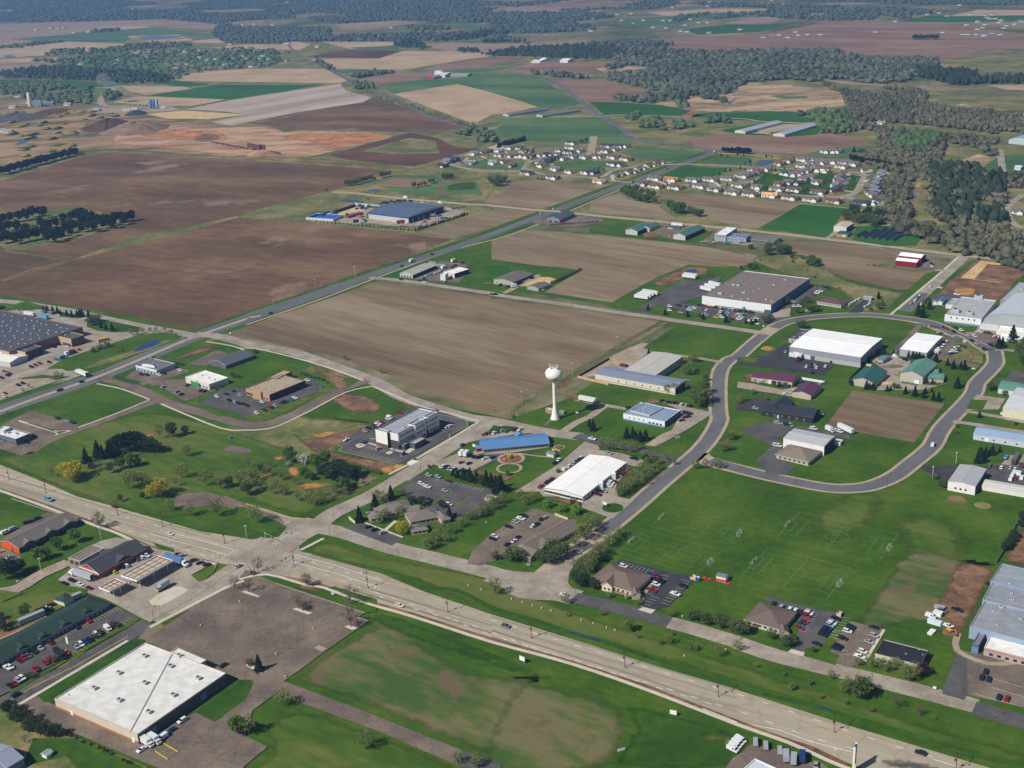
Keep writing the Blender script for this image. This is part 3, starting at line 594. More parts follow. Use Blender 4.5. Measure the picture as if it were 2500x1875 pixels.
def tree_meshes(kind,var):
 k=(kind,var)
 if k in TM: return TM[k]
 K=KINDS[kind]; rng=np.random.RandomState(hash_(kind)+var*17); w=K['w']; n=K['n']; f=K['f']
 T=MB(); pts=[]; vals=[]
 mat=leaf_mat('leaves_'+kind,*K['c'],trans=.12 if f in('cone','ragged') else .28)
 if f in('cone','ragged'):
  T.tube((0,0,0),(0,0,.9),.022,.005,6)
  base=.04 if f=='cone' else .10
  nl=15 if f=='cone' else 9
  for L in range(nl):
   t=L/(nl-1.0); z=base+(1-base)*t*.97; R=w*(1-t)**(.9 if f=='cone' else .55)*rng.uniform(.85,1.1)+.015; m=max(6,int(n*(1-t*.75)/nl*1.6)); nb=rng.randint(6,10); ph=rng.uniform(0,6.28)
   for i in range(m):
    br=rng.randint(nb); a=ph+br*6.283/nb+rng.normal(0,.22); r=R*(rng.uniform(0.1,1)**.6)*(1+.18*math.sin(br*2.4+var)); 
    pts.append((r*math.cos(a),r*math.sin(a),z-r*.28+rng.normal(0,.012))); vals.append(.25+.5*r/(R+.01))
 else:
  tw=.02 if f!='open' else .018; h0=.22 if f!='ball' else .18
  T.tube((0,0,0),(rng.normal(0,.015),rng.normal(0,.015),h0*1.6),tw,tw*.7,7)
  zc=.60 if f!='ball' else .55; hz=.40 if f!='ball' else .45
  nc={'round':15,'ball':10,'open':13}[f]; cl=[]
  for i in range(nc):
   ph=2.4*i+rng.uniform(-.4,.4); u=(i+.5)/nc; zz=1-2*u; rr=math.sqrt(max(0,1-zz*zz)); q=rng.uniform(.55,.82)
   c=np.array([w*rr*math.cos(ph)*q, w*rr*math.sin(ph)*q, zc+hz*zz*q]); cl.append((c,rng.uniform(.30,.46)*w*(1.15 if f=='ball' else 1)))
   p0=(0,0,h0+rng.uniform(0,.2)); mid=(c[0]*.5,c[1]*.5,(p0[2]+c[2])*.5+.02)
   if K['bare']: T.tube(p0,mid,tw*.55,tw*.35,5); T.tube(mid,tuple(c),tw*.35,tw*.12,4)
   if K['bare']>=2:
    for _ in range(7 if K['bare']==2 else 14):
     e=c+rng.normal(size=3)*np.array([.10,.10,.08]); s_=np.array(mid)*(1-rng.uniform(.2,1))+c*rng.uniform(.3,1); T.tube(tuple(c*.6+np.array(mid)*.4),tuple(e),tw*.16,tw*.05,3,cap=False)
  for i in range(n):
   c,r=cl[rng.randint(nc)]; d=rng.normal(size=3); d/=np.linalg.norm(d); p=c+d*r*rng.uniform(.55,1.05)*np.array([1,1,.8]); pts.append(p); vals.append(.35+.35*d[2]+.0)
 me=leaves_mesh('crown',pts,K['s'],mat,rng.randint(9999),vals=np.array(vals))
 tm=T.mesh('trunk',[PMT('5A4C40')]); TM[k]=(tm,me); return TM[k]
def hash_(s): return sum(ord(c)*(i+3) for i,c in enumerate(s))%1000
TNAME={'sparse':'budding_tree','leafy':'leafy_tree','oak':'broadleaf_tree','dark':'broadleaf_tree','lime':'round_tree','maroon':'red_leaved_tree','spruce':'spruce_tree','pine':'conifer_tree','shrub':'shrub','bloom':'shrub','willow':'willow_tree','bare':'bare_tree'}
TREES='trees across the neighbourhood'
def trees(kind,ctx,s,desc=None,group=TREES):
 rows=rows_of(s,3); n=len(rows); K=KINDS[kind]
 for i,(x,y,h) in enumerate(rows):
  x,y,h=float(x),float(y),float(h)
  var=(i*7+hash_(ctx))%3; tm,me=tree_meshes(kind,var); r=empty(TNAME.get(kind,'tree'),x,y,0.02,(i*2.4+x)%6.28); r.scale=(h*(.92+.16*((i*37)%10)/10),h*(.92+.16*((i*53)%10)/10),h)
  q=nth(i,n); tag(r,(desc or K['desc'])+(', '+q if q else '')+' '+ctx,'shrub' if kind in('shrub','bloom') else 'tree',group)
  place_mesh('trunk',tm,r); place_mesh('crown',me,r)

# ------------------------------------------------------------------ far woods: many lumpy crowns in one mesh
def ico(small=False):
 import bmesh
 bm=bmesh.new(); bmesh.ops.create_icosphere(bm,subdivisions=1 if small else 2,radius=1.0)
 v=np.array([q.co[:] for q in bm.verts]); f=np.array([[q.index for q in t.verts] for t in bm.faces]); bm.free()
 keep=v[:,2]>-.55; f=f[keep[f].all(1)]; return v,f
ICO=None
def woods(name,label,polys,step,hmin,hmax,cols,seed,fill=.8,conif=False,lump=.22,gap=None):
 """a wood too large to count: one crown per tree, all in one object"""
 global ICO
 if ICO is None: ICO=(ico(),ico(True))
 polys=[pp(q) for q in polys]; V,F=ICO[1 if step>=14 else 0]; rng=np.random.RandomState(seed); X=[];Y=[]
 for P in polys:
  A=np.array(P); x0,y0=A.min(0); x1,y1=A.max(0)
  gx,gy=np.meshgrid(np.arange(x0,x1,step),np.arange(y0,y1,step)); gx=gx.ravel()+rng.uniform(-.5,.5,gx.size)*step; gy=gy.ravel()+rng.uniform(-.5,.5,gy.size)*step
  k=inpoly(P,gx,gy)&(rng.uniform(size=gx.size)<fill)
  if gap: s=gap[0]; q=np.sin(gx/s+1.7*np.sin(gy/(s*2.3)))+np.sin(gy/(s*1.9)+2.1*np.sin(gx/(s*1.4)+1))+.7*np.sin((gx+gy)/(s*.6)); k&=q<gap[1]
  X.append(gx[k]); Y.append(gy[k])
 X=np.concatenate(X); Y=np.concatenate(Y); n=len(X)
 h=rng.uniform(hmin,hmax,n)*rng.uniform(.75,1.1,n); r=step*rng.uniform(.26,.66,n); nv=len(V)
 tx=rng.normal(0,lump,(n,nv)); R=(1+tx)
 zz=V[:,2][None,:]; shp=(1-.55*np.clip(zz,0,1)) if conif else 1.0
 vx=X[:,None]+V[:,0][None,:]*R*r[:,None]*shp; vy=Y[:,None]+V[:,1][None,:]*R*r[:,None]*shp; vz=h[:,None]*(.5+.5*zz*R)
 co=np.stack([vx,vy,np.maximum(vz,.05)],2).reshape(-1,3).astype(np.float32); nf=len(F)
 idx=(F[None,:,:]+(np.arange(n)*nv)[:,None,None]).reshape(-1).astype(np.int32)
 me=bpy.data.meshes.new(name); me.vertices.add(n*nv); me.vertices.foreach_set('co',co.ravel()); me.loops.add(len(idx)); me.loops.foreach_set('vertex_index',idx)
 me.polygons.add(n*nf); me.polygons.foreach_set('loop_start',np.arange(0,len(idx),3,dtype=np.int32))
 try: me.polygons.foreach_set('loop_total',np.full(n*nf,3,dtype=np.int32))
 except Exception: pass
 big=np.sin(X/37+np.sin(Y/61))*.5+np.sin(Y/43+1.3*np.sin(X/29))*.5; t0=np.clip(.5+.22*big+rng.normal(0,.24,n),0,1); fv=np.clip(np.repeat(t0,nf)*.8+rng.uniform(0,.25,n*nf),0,1)
 at=me.attributes.new('v','FLOAT','FACE'); at.data.foreach_set('value',fv.astype(np.float32))
 me.materials.append(leaf_mat('canopy_'+name,*cols,trans=0)); me.update(calc_edges=True)
 if not conif and step<14:                  # twigs and leaf tufts round every crown, kept in the same mesh
  m=24; u=rng.normal(size=(n,m,3)); u/=np.linalg.norm(u,axis=2)[:,:,None]; u[:,:,2]=np.abs(u[:,:,2]); q=rng.uniform(.95,1.5,(n,m,1))
  P=np.stack([X[:,None]+u[:,:,0]*r[:,None]*q[:,:,0],Y[:,None]+u[:,:,1]*r[:,None]*q[:,:,0],h[:,None]*(.5+.5*u[:,:,2]*q[:,:,0])],2).reshape(-1,3)
  tw=leaves_mesh(name+'_tufts',P,1.6,me.materials[0],seed,vals=np.repeat(t0,m)); import bmesh
  bm=bmesh.new(); bm.from_mesh(me); bm.from_mesh(tw); bm.to_mesh(me); bm.free(); bpy.data.meshes.remove(tw)
 o=bpy.data.objects.new(name,me); COL.objects.link(o); tag(o,label,'woods',kind='stuff'); return o
# ------------------------------------------------------------------ the one-off things
def stroke_text(b,txt,cx,z0,h,f,mi=0,sp=.75,th=.16):
 """block letters as thin raised bars; f(u,v) maps along-surface metres to a point and normal"""
 S={'A':[(0,0,0,1),(1,0,1,1),(0,1,1,1),(0,.5,1,.5)],'E':[(0,0,0,1),(0,0,1,0),(0,.5,.8,.5),(0,1,1,1)],'S':[(0,0,1,0),(1,0,1,.5),(0,.5,1,.5),(0,.5,0,1),(0,1,1,1)],'N':[(0,0,0,1),(1,0,1,1),(0,1,1,0)],'O':[(0,0,1,0),(1,0,1,1),(0,1,1,1),(0,0,0,1)],'L':[(0,0,0,1),(0,0,1,0)],'W':[(0,0,0,1),(1,0,1,1),(0,0,.5,.5),(.5,.5,1,0)],'M':[(0,0,0,1),(1,0,1,1),(0,1,.5,.5),(.5,.5,1,1)]}
 w=h*.6; tot=len(txt)*(w+h*.25); u=cx-tot/2
 for ch in txt:
  for x0,y0,x1,y1 in S.get(ch,S['O']):
   n=4
   for k in range(n):
    a=(u+w*(x0+(x1-x0)*k/n),z0+h*(y0+(y1-y0)*k/n)); c=(u+w*(x0+(x1-x0)*(k+1)/n),z0+h*(y0+(y1-y0)*(k+1)/n))
    b.tube(f(*a),f(*c),th*h*.5,n=5,mi=mi)
  u+=w+h*.25
def water_tower(x,y,z,zc):
 r=empty('water_tower',x,y,z); tag(r,'tall white water tower with round tank on a single flared pedestal','water tower')
 wm=PMT('E2E0DA'); R=6.0; C=33.0; hz=4.7
 b=MB(); b.lathe([(3.15,0),(3.1,.4),(2.3,3.2),(1.75,5.5),(1.35,8.0),(1.22,10),(1.22,C-hz-2.4),(1.5,C-hz-1.0),(2.3,C-hz+.1)],28); b.build('pedestal',wm,r,True)
 pr=[(R*math.sin(t),C-hz*math.cos(t)) for t in [math.pi*k/18 for k in range(2,17)]]; b=MB(); b.lathe([(1.2,C-hz+.05)]+pr+[(1.9,C+hz-.02)],40); b.build('tank',wm,r,True)
 b=MB(); b.lathe([(3.35,0),(3.35,.35),(3.1,.4)],28); b.build('footing',PMT('A8A498'),r)
 b=MB(); zt=C+hz-.1; n=16
 for k in range(n):
  a0=2*math.pi*k/n;a1=2*math.pi*(k+1)/n; rr=2.5
  b.tube((rr*math.cos(a0),rr*math.sin(a0),zt-.5),(rr*math.cos(a0),rr*math.sin(a0),zt+1.2),.06,n=5)
  for dz in (.6,1.2): b.tube((rr*math.cos(a0),rr*math.sin(a0),zt+dz),(rr*math.cos(a1),rr*math.sin(a1),zt+dz),.06,n=5)
 b.build('railing',PMT('B8B8B4'),r)
 for a,hh in ((2.6,2.0),(3.9,1.5),(.4,1.4),(5.4,1.2)):
  b=MB(); px,py=2.9*math.cos(a),2.9*math.sin(a); b.tube((px,py,zt-1.2),(px,py,zt+hh),.13,n=6); b.box(px-.22,px+.22,py-.7,py+.7,zt+hh-1.4,zt+hh,0); b.build('antenna',PMT('DCDAD4'),r)
 b=MB(); b.tube((0,0,zt),(0,0,zt+1.1),.7,n=12); b.build('roof_hatch',PMT('9A9C9C'),r)
 # dark lettering panel and small painted marks on the tank
 def on(phi0):
  def f(u,v):
   zz=max(-hz*.98,min(hz*.98,v-C)); rr=R*math.sqrt(max(.02,1-(zz/hz)**2))+.06; a=phi0+u/R; return (rr*math.cos(a),rr*math.sin(a),C+zz)
  return f
 b=MB(); stroke_text(b,'SEN',0,C-3.3,1.5,on(math.radians(-78)),th=.2); b.build('lettering',PMT('3A4436'),r)
 b=MB(); g=on(math.radians(-160)); b.tube(g(-.8,C+.2),g(.6,C+.9),.16,n=5); b.tube(g(-.8,C+.2),g(.2,C-1.4),.16,n=5); b.build('red_emblem',PMT('B0483C'),r)
 b=MB(); g=on(math.radians(-140)); b.tube(g(-1.4,C-2.2),g(.8,C-2.6),.14,n=5); b.tube(g(-1.2,C-2.9),g(.8,C-3.2),.14,n=5); b.build('gold_emblem',PMT('8A7430'),r)
 b=MB(); b.tube((1.25,.6,8),(1.25,.6,C-hz-2),.08,n=5); b.tube((1.25,1.0,8),(1.25,1.0,C-hz-2),.08,n=5); b.build('ladder',PMT('B8B8B4'),r)
LM={}
def lamp_proto(kind):
 if kind in LM: return LM[kind]
 P=[]
 if kind=='hwy':
  b=MB(); b.tube((0,0,0),(0,0,9.2),.16,.11,8); P.append(('pole',b.mesh('pole',[PMT('4A3C34')])))
  b=MB(); b.tube((0,-2.6,9.3),(0,2.6,9.3),.08,n=6); b.tube((0,0,8.2),(0,-1.4,9.25),.05,n=5); b.tube((0,0,8.2),(0,1.4,9.25),.05,n=5); P.append(('arm',b.mesh('arm',[PMT('4A3C34')])))
  for s in (-1,1): b=MB(); b.box(-.2,.2,s*2.9-.45,s*2.9+.45,9.15,9.35); P.append(('lamp_head',b.mesh('lamp_head',[PMT('5A5048')])))
  b=MB(); b.box(-.9,-.1,-.04,.04,4.2,5.6,0); b.box(-.9,-.1,-.05,.05,4.2,4.6,1); P.append(('banner',b.mesh('banner',[PMT('3A2C34'),PMT('A84A48')])))
  b=MB(); b.box(-.35,.35,-.35,.35,0,.5); P.append(('base',b.mesh('base',[PMT('8A8478')])))
 elif kind=='street':
  b=MB(); b.tube((0,0,0),(0,0,8.0),.10,.07,7); P.append(('pole',b.mesh('pole',[PMT('54493F')]))); b=MB(); b.tube((0,0,7.8),(1.8,0,8.3),.05,n=5); P.append(('arm',b.mesh('arm',[PMT('54493F')]))); b=MB(); b.box(1.6,2.4,-.18,.18,8.2,8.36); P.append(('lamp_head',b.mesh('lamp_head',[PMT('4A4440')])))
 elif kind=='field':
  b=MB(); b.tube((0,0,0),(0,0,10.5),.15,.1,7); P.append(('pole',b.mesh('pole',[PMT('A8A498')]))); b=MB(); b.box(-1.2,1.2,-.25,.25,10.4,10.8); P.append(('lamp_head',b.mesh('lamp_head',[PMT('C8C6C0')])))
 elif kind=='pale':
  b=MB(); b.tube((0,0,0),(0,0,7.0),.14,.11,7); P.append(('pole',b.mesh('pole',[PMT('CCCAC2')]))); b=MB(); b.box(-.5,.5,-.3,.3,6.9,7.3); P.append(('lamp_head',b.mesh('lamp_head',[PMT('D8D6D0')])))
 LM[kind]=P; return P
def lamps(kind,name,desc,group,ctx,R):
 n=len(R)
 for i,(x,y,z,a) in enumerate(R):
  r=empty(name,x,y,z,a); q=nth(i,n); tag(r,desc+(', '+q if q else '')+' '+ctx,'street lamp',group)
  for nm,me in lamp_proto(kind): place_mesh(nm,me,r)
def highway_lamps(ctx,R): lamps('hwy','street_lamp','brown double arm lamp post with banner','lamp posts in the highway median',ctx,R)
def street_lamps(ctx,R): lamps('street','street_lamp','slim dark street lamp','slim street lamps',ctx,R)
def field_lamps(ctx,R): lamps('field','street_lamp','tall pale lamp post','pale lamp posts by the fields',ctx,R)
def pale_lamps(ctx,R): lamps('pale','lot_lamp','white lamp post','white lamp posts',ctx,R)
def markers(ctx,R):
 if 'mk' not in LM:
  b=MB(); b.box(-.16,.16,-.16,.16,0,.8,0); b.box(-.2,.2,-.2,.2,.8,.88,0); LM['mk']=b.mesh('marker_post',[PMT('DCDCD8')])
 for i,(x,y,z,a) in enumerate(R): o=place_mesh('marker_post',LM['mk'],None,(x,y,z),a); tag(o,'short white marker post, '+nth(i,len(R))+' '+ctx,'post','short white posts on the grass')
def posts(ctx,R,desc):
 if 'ps' not in LM:
  b=MB(); b.tube((0,0,0),(0,0,.9),.45,.4,10,0); LM['ps']=b.mesh('base',[PMT('C8B060')]); b=MB(); b.tube((0,0,.9),(0,0,7.2),.09,.06,6); b.box(-.5,.5,-.2,.2,7.1,7.3); LM['ps2']=b.mesh('pole',[PMT('6A6258')])
 for i,(x,y,z,a) in enumerate(R):
  r=empty('lot_lamp',x,y,z,a); tag(r,'lot lamp on yellow base, '+nth(i,len(R))+' '+ctx,'street lamp','lamps in the empty lot'); place_mesh('base',LM['ps'],r); place_mesh('pole',LM['ps2'],r)
def signal_mast(x,y,z,a,label):
 r=empty('traffic_signal',x,y,z,a); tag(r,label,'traffic signal')
 b=MB(); b.tube((0,0,0),(0,0,6.4),.16,.13,8); b.build('pole',PMT('B8BCBC'),r); b=MB(); b.tube((0,0,6.0),(8.5,0,6.5),.11,.07,6); b.build('arm',PMT('B8BCBC'),r)
 for u in (5.0,8.2): b=MB(); b.box(u-.2,u+.2,-.25,.15,5.3,6.5); b.build('signal_head',PMT('2A2A24'),r)
def goal(x,y,a):
 global GN
 GN=globals().get('GN',0)+1
 r=empty('soccer_goal',x,y,.1,a); tag(r,'white soccer goal frame with net, goal '+['at the left end of the lower left pitch','at the right end of the lower left pitch','at the left end of the upper left pitch','at the right end of the upper left pitch','at the left end of the lower right pitch','at the right end of the lower right pitch','at the left end of the upper right pitch','at the right end of the upper right pitch'][(GN-1)%8],'goal','soccer goals')
 w=2.6; h=2.1; d=1.5; b=MB()
 for s in (-1,1): b.tube((0,s*w,0),(0,s*w,h),.08,n=6); b.tube((0,s*w,h),(-d,s*w,0),.05,n=5); b.tube((0,s*w,0),(-d,s*w,0),.05,n=5)
 b.tube((0,-w,h),(0,w,h),.08,n=6); b.tube((-d,-w,0),(-d,w,0),.05,n=5); b.build('frame',PMT('D0CCC8'),r)
 b=MB(); n=9
 for i in range(n+1): yy=-w+2*w*i/n; b.tube((0,yy,h),(-d,yy,0),.03,n=3,cap=False)
 for i in range(1,5): t=i/5; b.tube((-d*t,-w,h*(1-t)),(-d*t,w,h*(1-t)),.03,n=3,cap=False)
 b.build('net',PMT('A89A94'),r)
def sign(x,y,z,a,w,h,base,col,label,name='sign_board'):
 r=empty(name,x,y,z,a); tag(r,label,'sign'); b=MB(); b.box(-w/2,w/2,-.12,.12,base,base+h,0); b.build('panel',PMT(col),r)
 for s in (-1,1): b=MB(); b.box(s*w*.36-.08,s*w*.36+.08,-.08,.08,0,base+.02); b.build('post',PMT('6A6660'),r)
 b=MB(); b.box(-w/2-.08,w/2+.08,-.15,.15,base+h,base+h+.1); b.build('cap',PMT('B8B8B4'),r)
def pylon(x,y,z,a,label):
 r=empty('pylon_sign',x,y,z,a); tag(r,label,'sign')
 for s in (-1,1): b=MB(); b.box(s*1.7-.35,s*1.7+.35,-.4,.4,0,12.5); b.build('post',PMT('DCDCD8'),r)
 for z0,z1,c in ((9.4,12.2,'2C3C70'),(7.6,9.1,'B03C48'),(5.6,7.3,'C8CCD4'),(3.6,5.2,'34406C')): b=MB(); b.box(-1.35,1.35,-.25,.25,z0,z1); b.build('panel',PMT(c),r)
def solar(x0,y0,x1,y1,label):
 d=Vector((x1-x0,y1-y0)); L=d.length; a=math.atan2(d.y,d.x); r=empty('solar_array',x0,y0,.05,a); tag(r,label,'solar panels','rows of solar panels on the hill')
 w=3.4; b=MB(); n=max(4,int(L/2.2))
 for i in range(n):
  u0=L*i/n+.05;u1=L*(i+1)/n-.05; b.quad([(u0,-w/2,.7),(u1,-w/2,.7),(u1,w/2,2.7),(u0,w/2,2.7)]); b.quad([(u0,w/2,2.6),(u1,w/2,2.6),(u1,-w/2,.6),(u0,-w/2,.6)])
 b.build('panel',PMT('141A2A:g'),r); b=MB()
 for i in range(0,n+1,2): u=min(L-.1,L*i/n); b.tube((u,0,0),(u,0,1.6),.08,n=5); b.tube((u,-w*.4,.8),(u,w*.4,2.45),.06,n=5)
 b.build('frame',PMT('8A8C90'),r)
def mound(x,y,rx,ry,h,mk,label,name):
 rng=random.Random(int(x*7+y)); b=MB(); n=28; m=7; k=0; rows=[]
 lob=[rng.uniform(.85,1.15) for _ in range(n)]
 for j in range(m+1):
  t=j/m
  for i in range(n):
   a=2*math.pi*i/n; rr=(1-t)*(lob[i]*.6+lob[(i+1)%n]*.4)+.001; b.v.append((rx*rr*math.cos(a),ry*rr*math.sin(a),h*.72*math.sin(t*math.pi/2)**1.25*rng.uniform(.88,1.12)-(.3 if j==0 else 0)))
 for j in range(m):
  for i in range(n): i2=(i+1)%n; b.f.append((j*n+i,j*n+i2,(j+1)*n+i2,(j+1)*n+i)); b.m.append(0)
 o=b.build(name,GMT(mk)); o.location=(x,y,0.05); tag(o,label,'pile')
def plant(x,y,z):
 r=empty('asphalt_plant',x,y,z,.2); r.scale=(.62,.62,.55); tag(r,'blue and white asphalt plant with tall silos at the quarry','plant')
 for i,(u,v) in enumerate(((0,0),(10,2),(20,0))):
  b=MB(); b.lathe([(4.6,8),(4.6,32),(2.5,35)],16,c=(u,v)); b.lathe([(1.5,2),(4.6,8)],16,c=(u,v)); b.build('silo',PMT('5C84AC' if i<2 else '8CA4B8'),r,True)
  b=MB(); 
  for s in (-1,1):
   for q in (-1,1): b.tube((u+3*s,v+3*q,0),(u+3*s,v+3*q,9),.4,n=6)
  b.build('frame',PMT('3C4450'),r)
 b=MB(); b.box(-60,-42,-6,4,0,9); b.build('control_house',PMT('D4D4D0'),r); b=MB(); b.box(-34,-16,-8,2,0,12); b.build('mixer_housing',PMT('8C9CAC'),r); b=MB(); b.tube((-16,0,10),(2,0,30),1.0,n=8); b.build('conveyor',PMT('5A6068'),r); b=MB(); b.tube((-40,4,0),(-40,4,20),1.4,n=10); b.build('chimney',PMT('B8B8B4'),r)
 b=MB(); b.box(-90,-66,-10,-2,0,6); b.box(30,46,-6,2,0,7); b.build('shed',PMT('D8D4CC'),r)
def plant2(x,y,z):
 r=empty('cement_plant',x,y,z,.1); tag(r,'pale cement silo and sheds at the far left quarry edge','plant')
 b=MB(); b.lathe([(4,0),(4,26),(1.5,29)],14); b.build('silo',PMT('CCC4A8'),r,True); b=MB(); b.box(8,24,-6,6,0,12); b.build('shed',PMT('8C9CA8'),r); b=MB(); b.tube((4,0,24),(16,0,12),.8,n=6); b.build('conveyor',PMT('6A6A68'),r)
def conveyor(x0,y0,z0,x1,y1,z1,label):
 d=Vector((x1-x0,y1-y0)); L=d.length; r=empty('conveyor',x0,y0,0,math.atan2(d.y,d.x)); tag(r,label,'conveyor'); b=MB(); b.box(0,L*.75,-.9,.9,2,3); b.prism([(L*.75,-.9),(L,-.9),(L,.9),(L*.75,.9)],3,10.5); b.build('belt',PMT('5A4238'),r); b=MB()
 for i in range(7): u=L*i/8; b.box(u-.4,u+.4,-1.2,1.2,0,2)
 b.build('support',PMT('6A4A3C'),r)
def smoke_plume(x,y,z):
 m=bpy.data.materials.new('smoke'); m.use_nodes=True; t=m.node_tree; t.nodes.remove(t.nodes['Principled BSDF']); v=t.nodes.new('ShaderNodeVolumePrincipled'); v.inputs['Density'].default_value=.02; v.inputs['Color'].default_value=(.9,.92,.95,1); t.links.new(v.outputs[0],t.nodes['Material Output'].inputs['Volume'])
 rng=random.Random(3); b=MB()
 import bmesh
 bm=bmesh.new()
 for i in range(9):
  t_=i/8.0; c=Vector((-75*t_+rng.uniform(-5,5),25*t_+rng.uniform(-5,5),14+36*t_)); rr=4+9*t_
  q=bmesh.ops.create_icosphere(bm,subdivisions=2,radius=rr,matrix=Matrix.Translation(c))
  for w in q['verts']: w.co=c+(w.co-c)*rng.uniform(.8,1.2)
 me=bpy.data.meshes.new('smoke'); bm.to_mesh(me); bm.free(); me.materials.append(m); o=bpy.data.objects.new('smoke',me); COL.objects.link(o); o.location=(x,y,z); tag(o,'thin white smoke drifting from the asphalt plant','smoke',kind='stuff')
def digger(x,y,z,a):
 r=empty('excavator',x,y,z,a); r.scale=(.75,.75,.75); tag(r,'yellow excavator working in the dirt clearing','excavator')
 b=MB(); 
 for s in (-1,1): b.box(-2,2,s*1.1-.3,s*1.1+.3,0,.9)
 b.build('track',PMT('2A2A28'),r); b=MB(); b.box(-2.2,1.2,-1.3,1.3,.95,2.2); b.build('body',PMT('C89A1C'),r); b=MB(); b.box(.1,1.3,.2,1.3,2.2,3.2); b.build('cab',PMT('24282C:g'),r); b=MB(); b.tube((1.2,-.3,1.8),(4.2,-.3,4.2),.3,.22,6); b.tube((4.2,-.3,4.2),(6.2,-.3,1.6),.22,.16,6); b.build('boom',PMT('C89A1C'),r); b=MB(); b.prism([(5.6,-.9),(6.8,-.9),(6.8,.3),(5.6,.3)],.7,1.6); b.build('bucket',PMT('4A4238'),r)
def toilet(x,y,z):
 r=empty('portable_toilet',x,y,z,.3); tag(r,'blue portable toilet beside the soccer parking lot','toilet'); b=MB(); b.box(-.6,.6,-.6,.6,0,2.1); b.build('cabin',PMT('2C64B4'),r); b=MB(); b.prism([(-.65,-.65),(.65,-.65),(.65,.65),(-.65,.65)],2.1,2.35); b.build('roof',PMT('C8D4DC'),r); b=MB(); b.box(-.4,.4,-.64,-.6,.1,1.9); b.build('door',PMT('3C78C4'),r)
def picnic_tables(R):
 for i,(x,y) in enumerate(R):
  r=empty('picnic_table',x,y,.1,i*.5); tag(r,'red round picnic table, '+nth(i,len(R))+' beside the concession shed','table','red picnic tables'); b=MB(); b.lathe([(1.0,.70),(1.0,.78)],16); b.build('table_top',PMT('C04434'),r); b=MB(); b.tube((0,0,0),(0,0,.7),.12,n=8); b.build('leg',PMT('8A3428'),r)
  b=MB()
  for k in range(4): a=math.pi/2*k; b.box(1.5*math.cos(a)-.35,1.5*math.cos(a)+.35,1.5*math.sin(a)-.35,1.5*math.sin(a)+.35,.4,.48)
  b.build('seat',PMT('C04434'),r)
def playground(x,y,z):
 r=empty('play_structure',x,y,z,.3); tag(r,'orange and yellow play structure in the round play area','playground'); 
 b=MB(); b.lathe([(1.1,0),(1.3,.6),(.8,1.2),(.2,1.4)],12,c=(-3.2,-.6)); b.build('climbing_dome',PMT('D86428'),r); b=MB(); b.box(-.9,.9,-.9,.9,1.3,1.45); b.box(-.9,.9,-.9,.9,2.6,2.9); b.build('platform',PMT('A8A83C'),r)
 b=MB(); 
 for s in (-1,1):
  for q in (-1,1): b.tube((.85*s,.85*q,0),(.85*s,.85*q,2.6),.08,n=6)
 b.build('post',PMT('7C7C30'),r); b=MB(); b.tube((.9,.4,1.4),(4.2,2.2,.3),.35,n=8); b.tube((4.2,2.2,.3),(5.6,2.2,.9),.3,n=8); b.build('slide',PMT('E0A028'),r)
def slides(x,y,z):
 r=empty('play_slides',x,y,z,.5); tag(r,'yellow and grey slides beside the grey play shed','playground'); b=MB(); b.tube((-1.5,0,1.8),(1.8,-1.2,.2),.45,n=8); b.build('slide',PMT('D8B420'),r); b=MB(); b.tube((0,2.4,1.6),(2.4,.8,.2),.4,n=8); b.build('slide',PMT('9CA8B4'),r); b=MB(); b.box(-2.4,-1.4,-.5,2.6,1.0,1.9); b.build('tower',PMT('C8A840'),r)
def wall_run(pts,h,col,label,name='fence'):
 r=empty(name,pts[0][0],pts[0][1],.05); tag(r,label,name.replace('_',' ')); x0,y0=pts[0]; b=MB(); pb=MB()
 for (ax,ay),(bx,by) in zip(pts[:-1],pts[1:]):
  d=Vector((bx-ax,by-ay)); L=d.length; u=d/L; n=Vector((-u.y,u.x))*.06; q=[(ax-x0+n.x,ay-y0+n.y),(ax-x0-n.x,ay-y0-n.y),(bx-x0-n.x,by-y0-n.y),(bx-x0+n.x,by-y0+n.y)]; b.prism(q[::-1] if 0 else q,0,h)
  m=max(1,int(L/3))
  for i in range(m+1): cx=ax-x0+u.x*L*i/m; cy=ay-y0+u.y*L*i/m; pb.box(cx-.1,cx+.1,cy-.1,cy+.1,0,h+.12)
 b.build('panel',PMT(col),r); pb.build('posts',PMT(col),r)
def crate(x,y,z,a,l,w,h,col,label,name,cat):
 r=empty(name,x,y,z,a); tag(r,label,cat); b=MB(); c=min(l,w)*.12
 b.prism([(-l/2+c,-w/2),(l/2-c,-w/2),(l/2,-w/2+c),(l/2,w/2-c),(l/2-c,w/2),(-l/2+c,w/2),(-l/2,w/2-c),(-l/2,-w/2+c)],.12,h*.9); b.build('body',PMT(col),r)
 b=MB(); b.box(-l/2-.05,l/2+.05,-w/2-.05,w/2+.05,h*.9,h); b.build('lid',PMT(col),r); b=MB(); b.box(-l/2+.1,l/2-.1,-w/2+.1,w/2-.1,0,.12); b.build('skid',PMT('4A4844'),r)
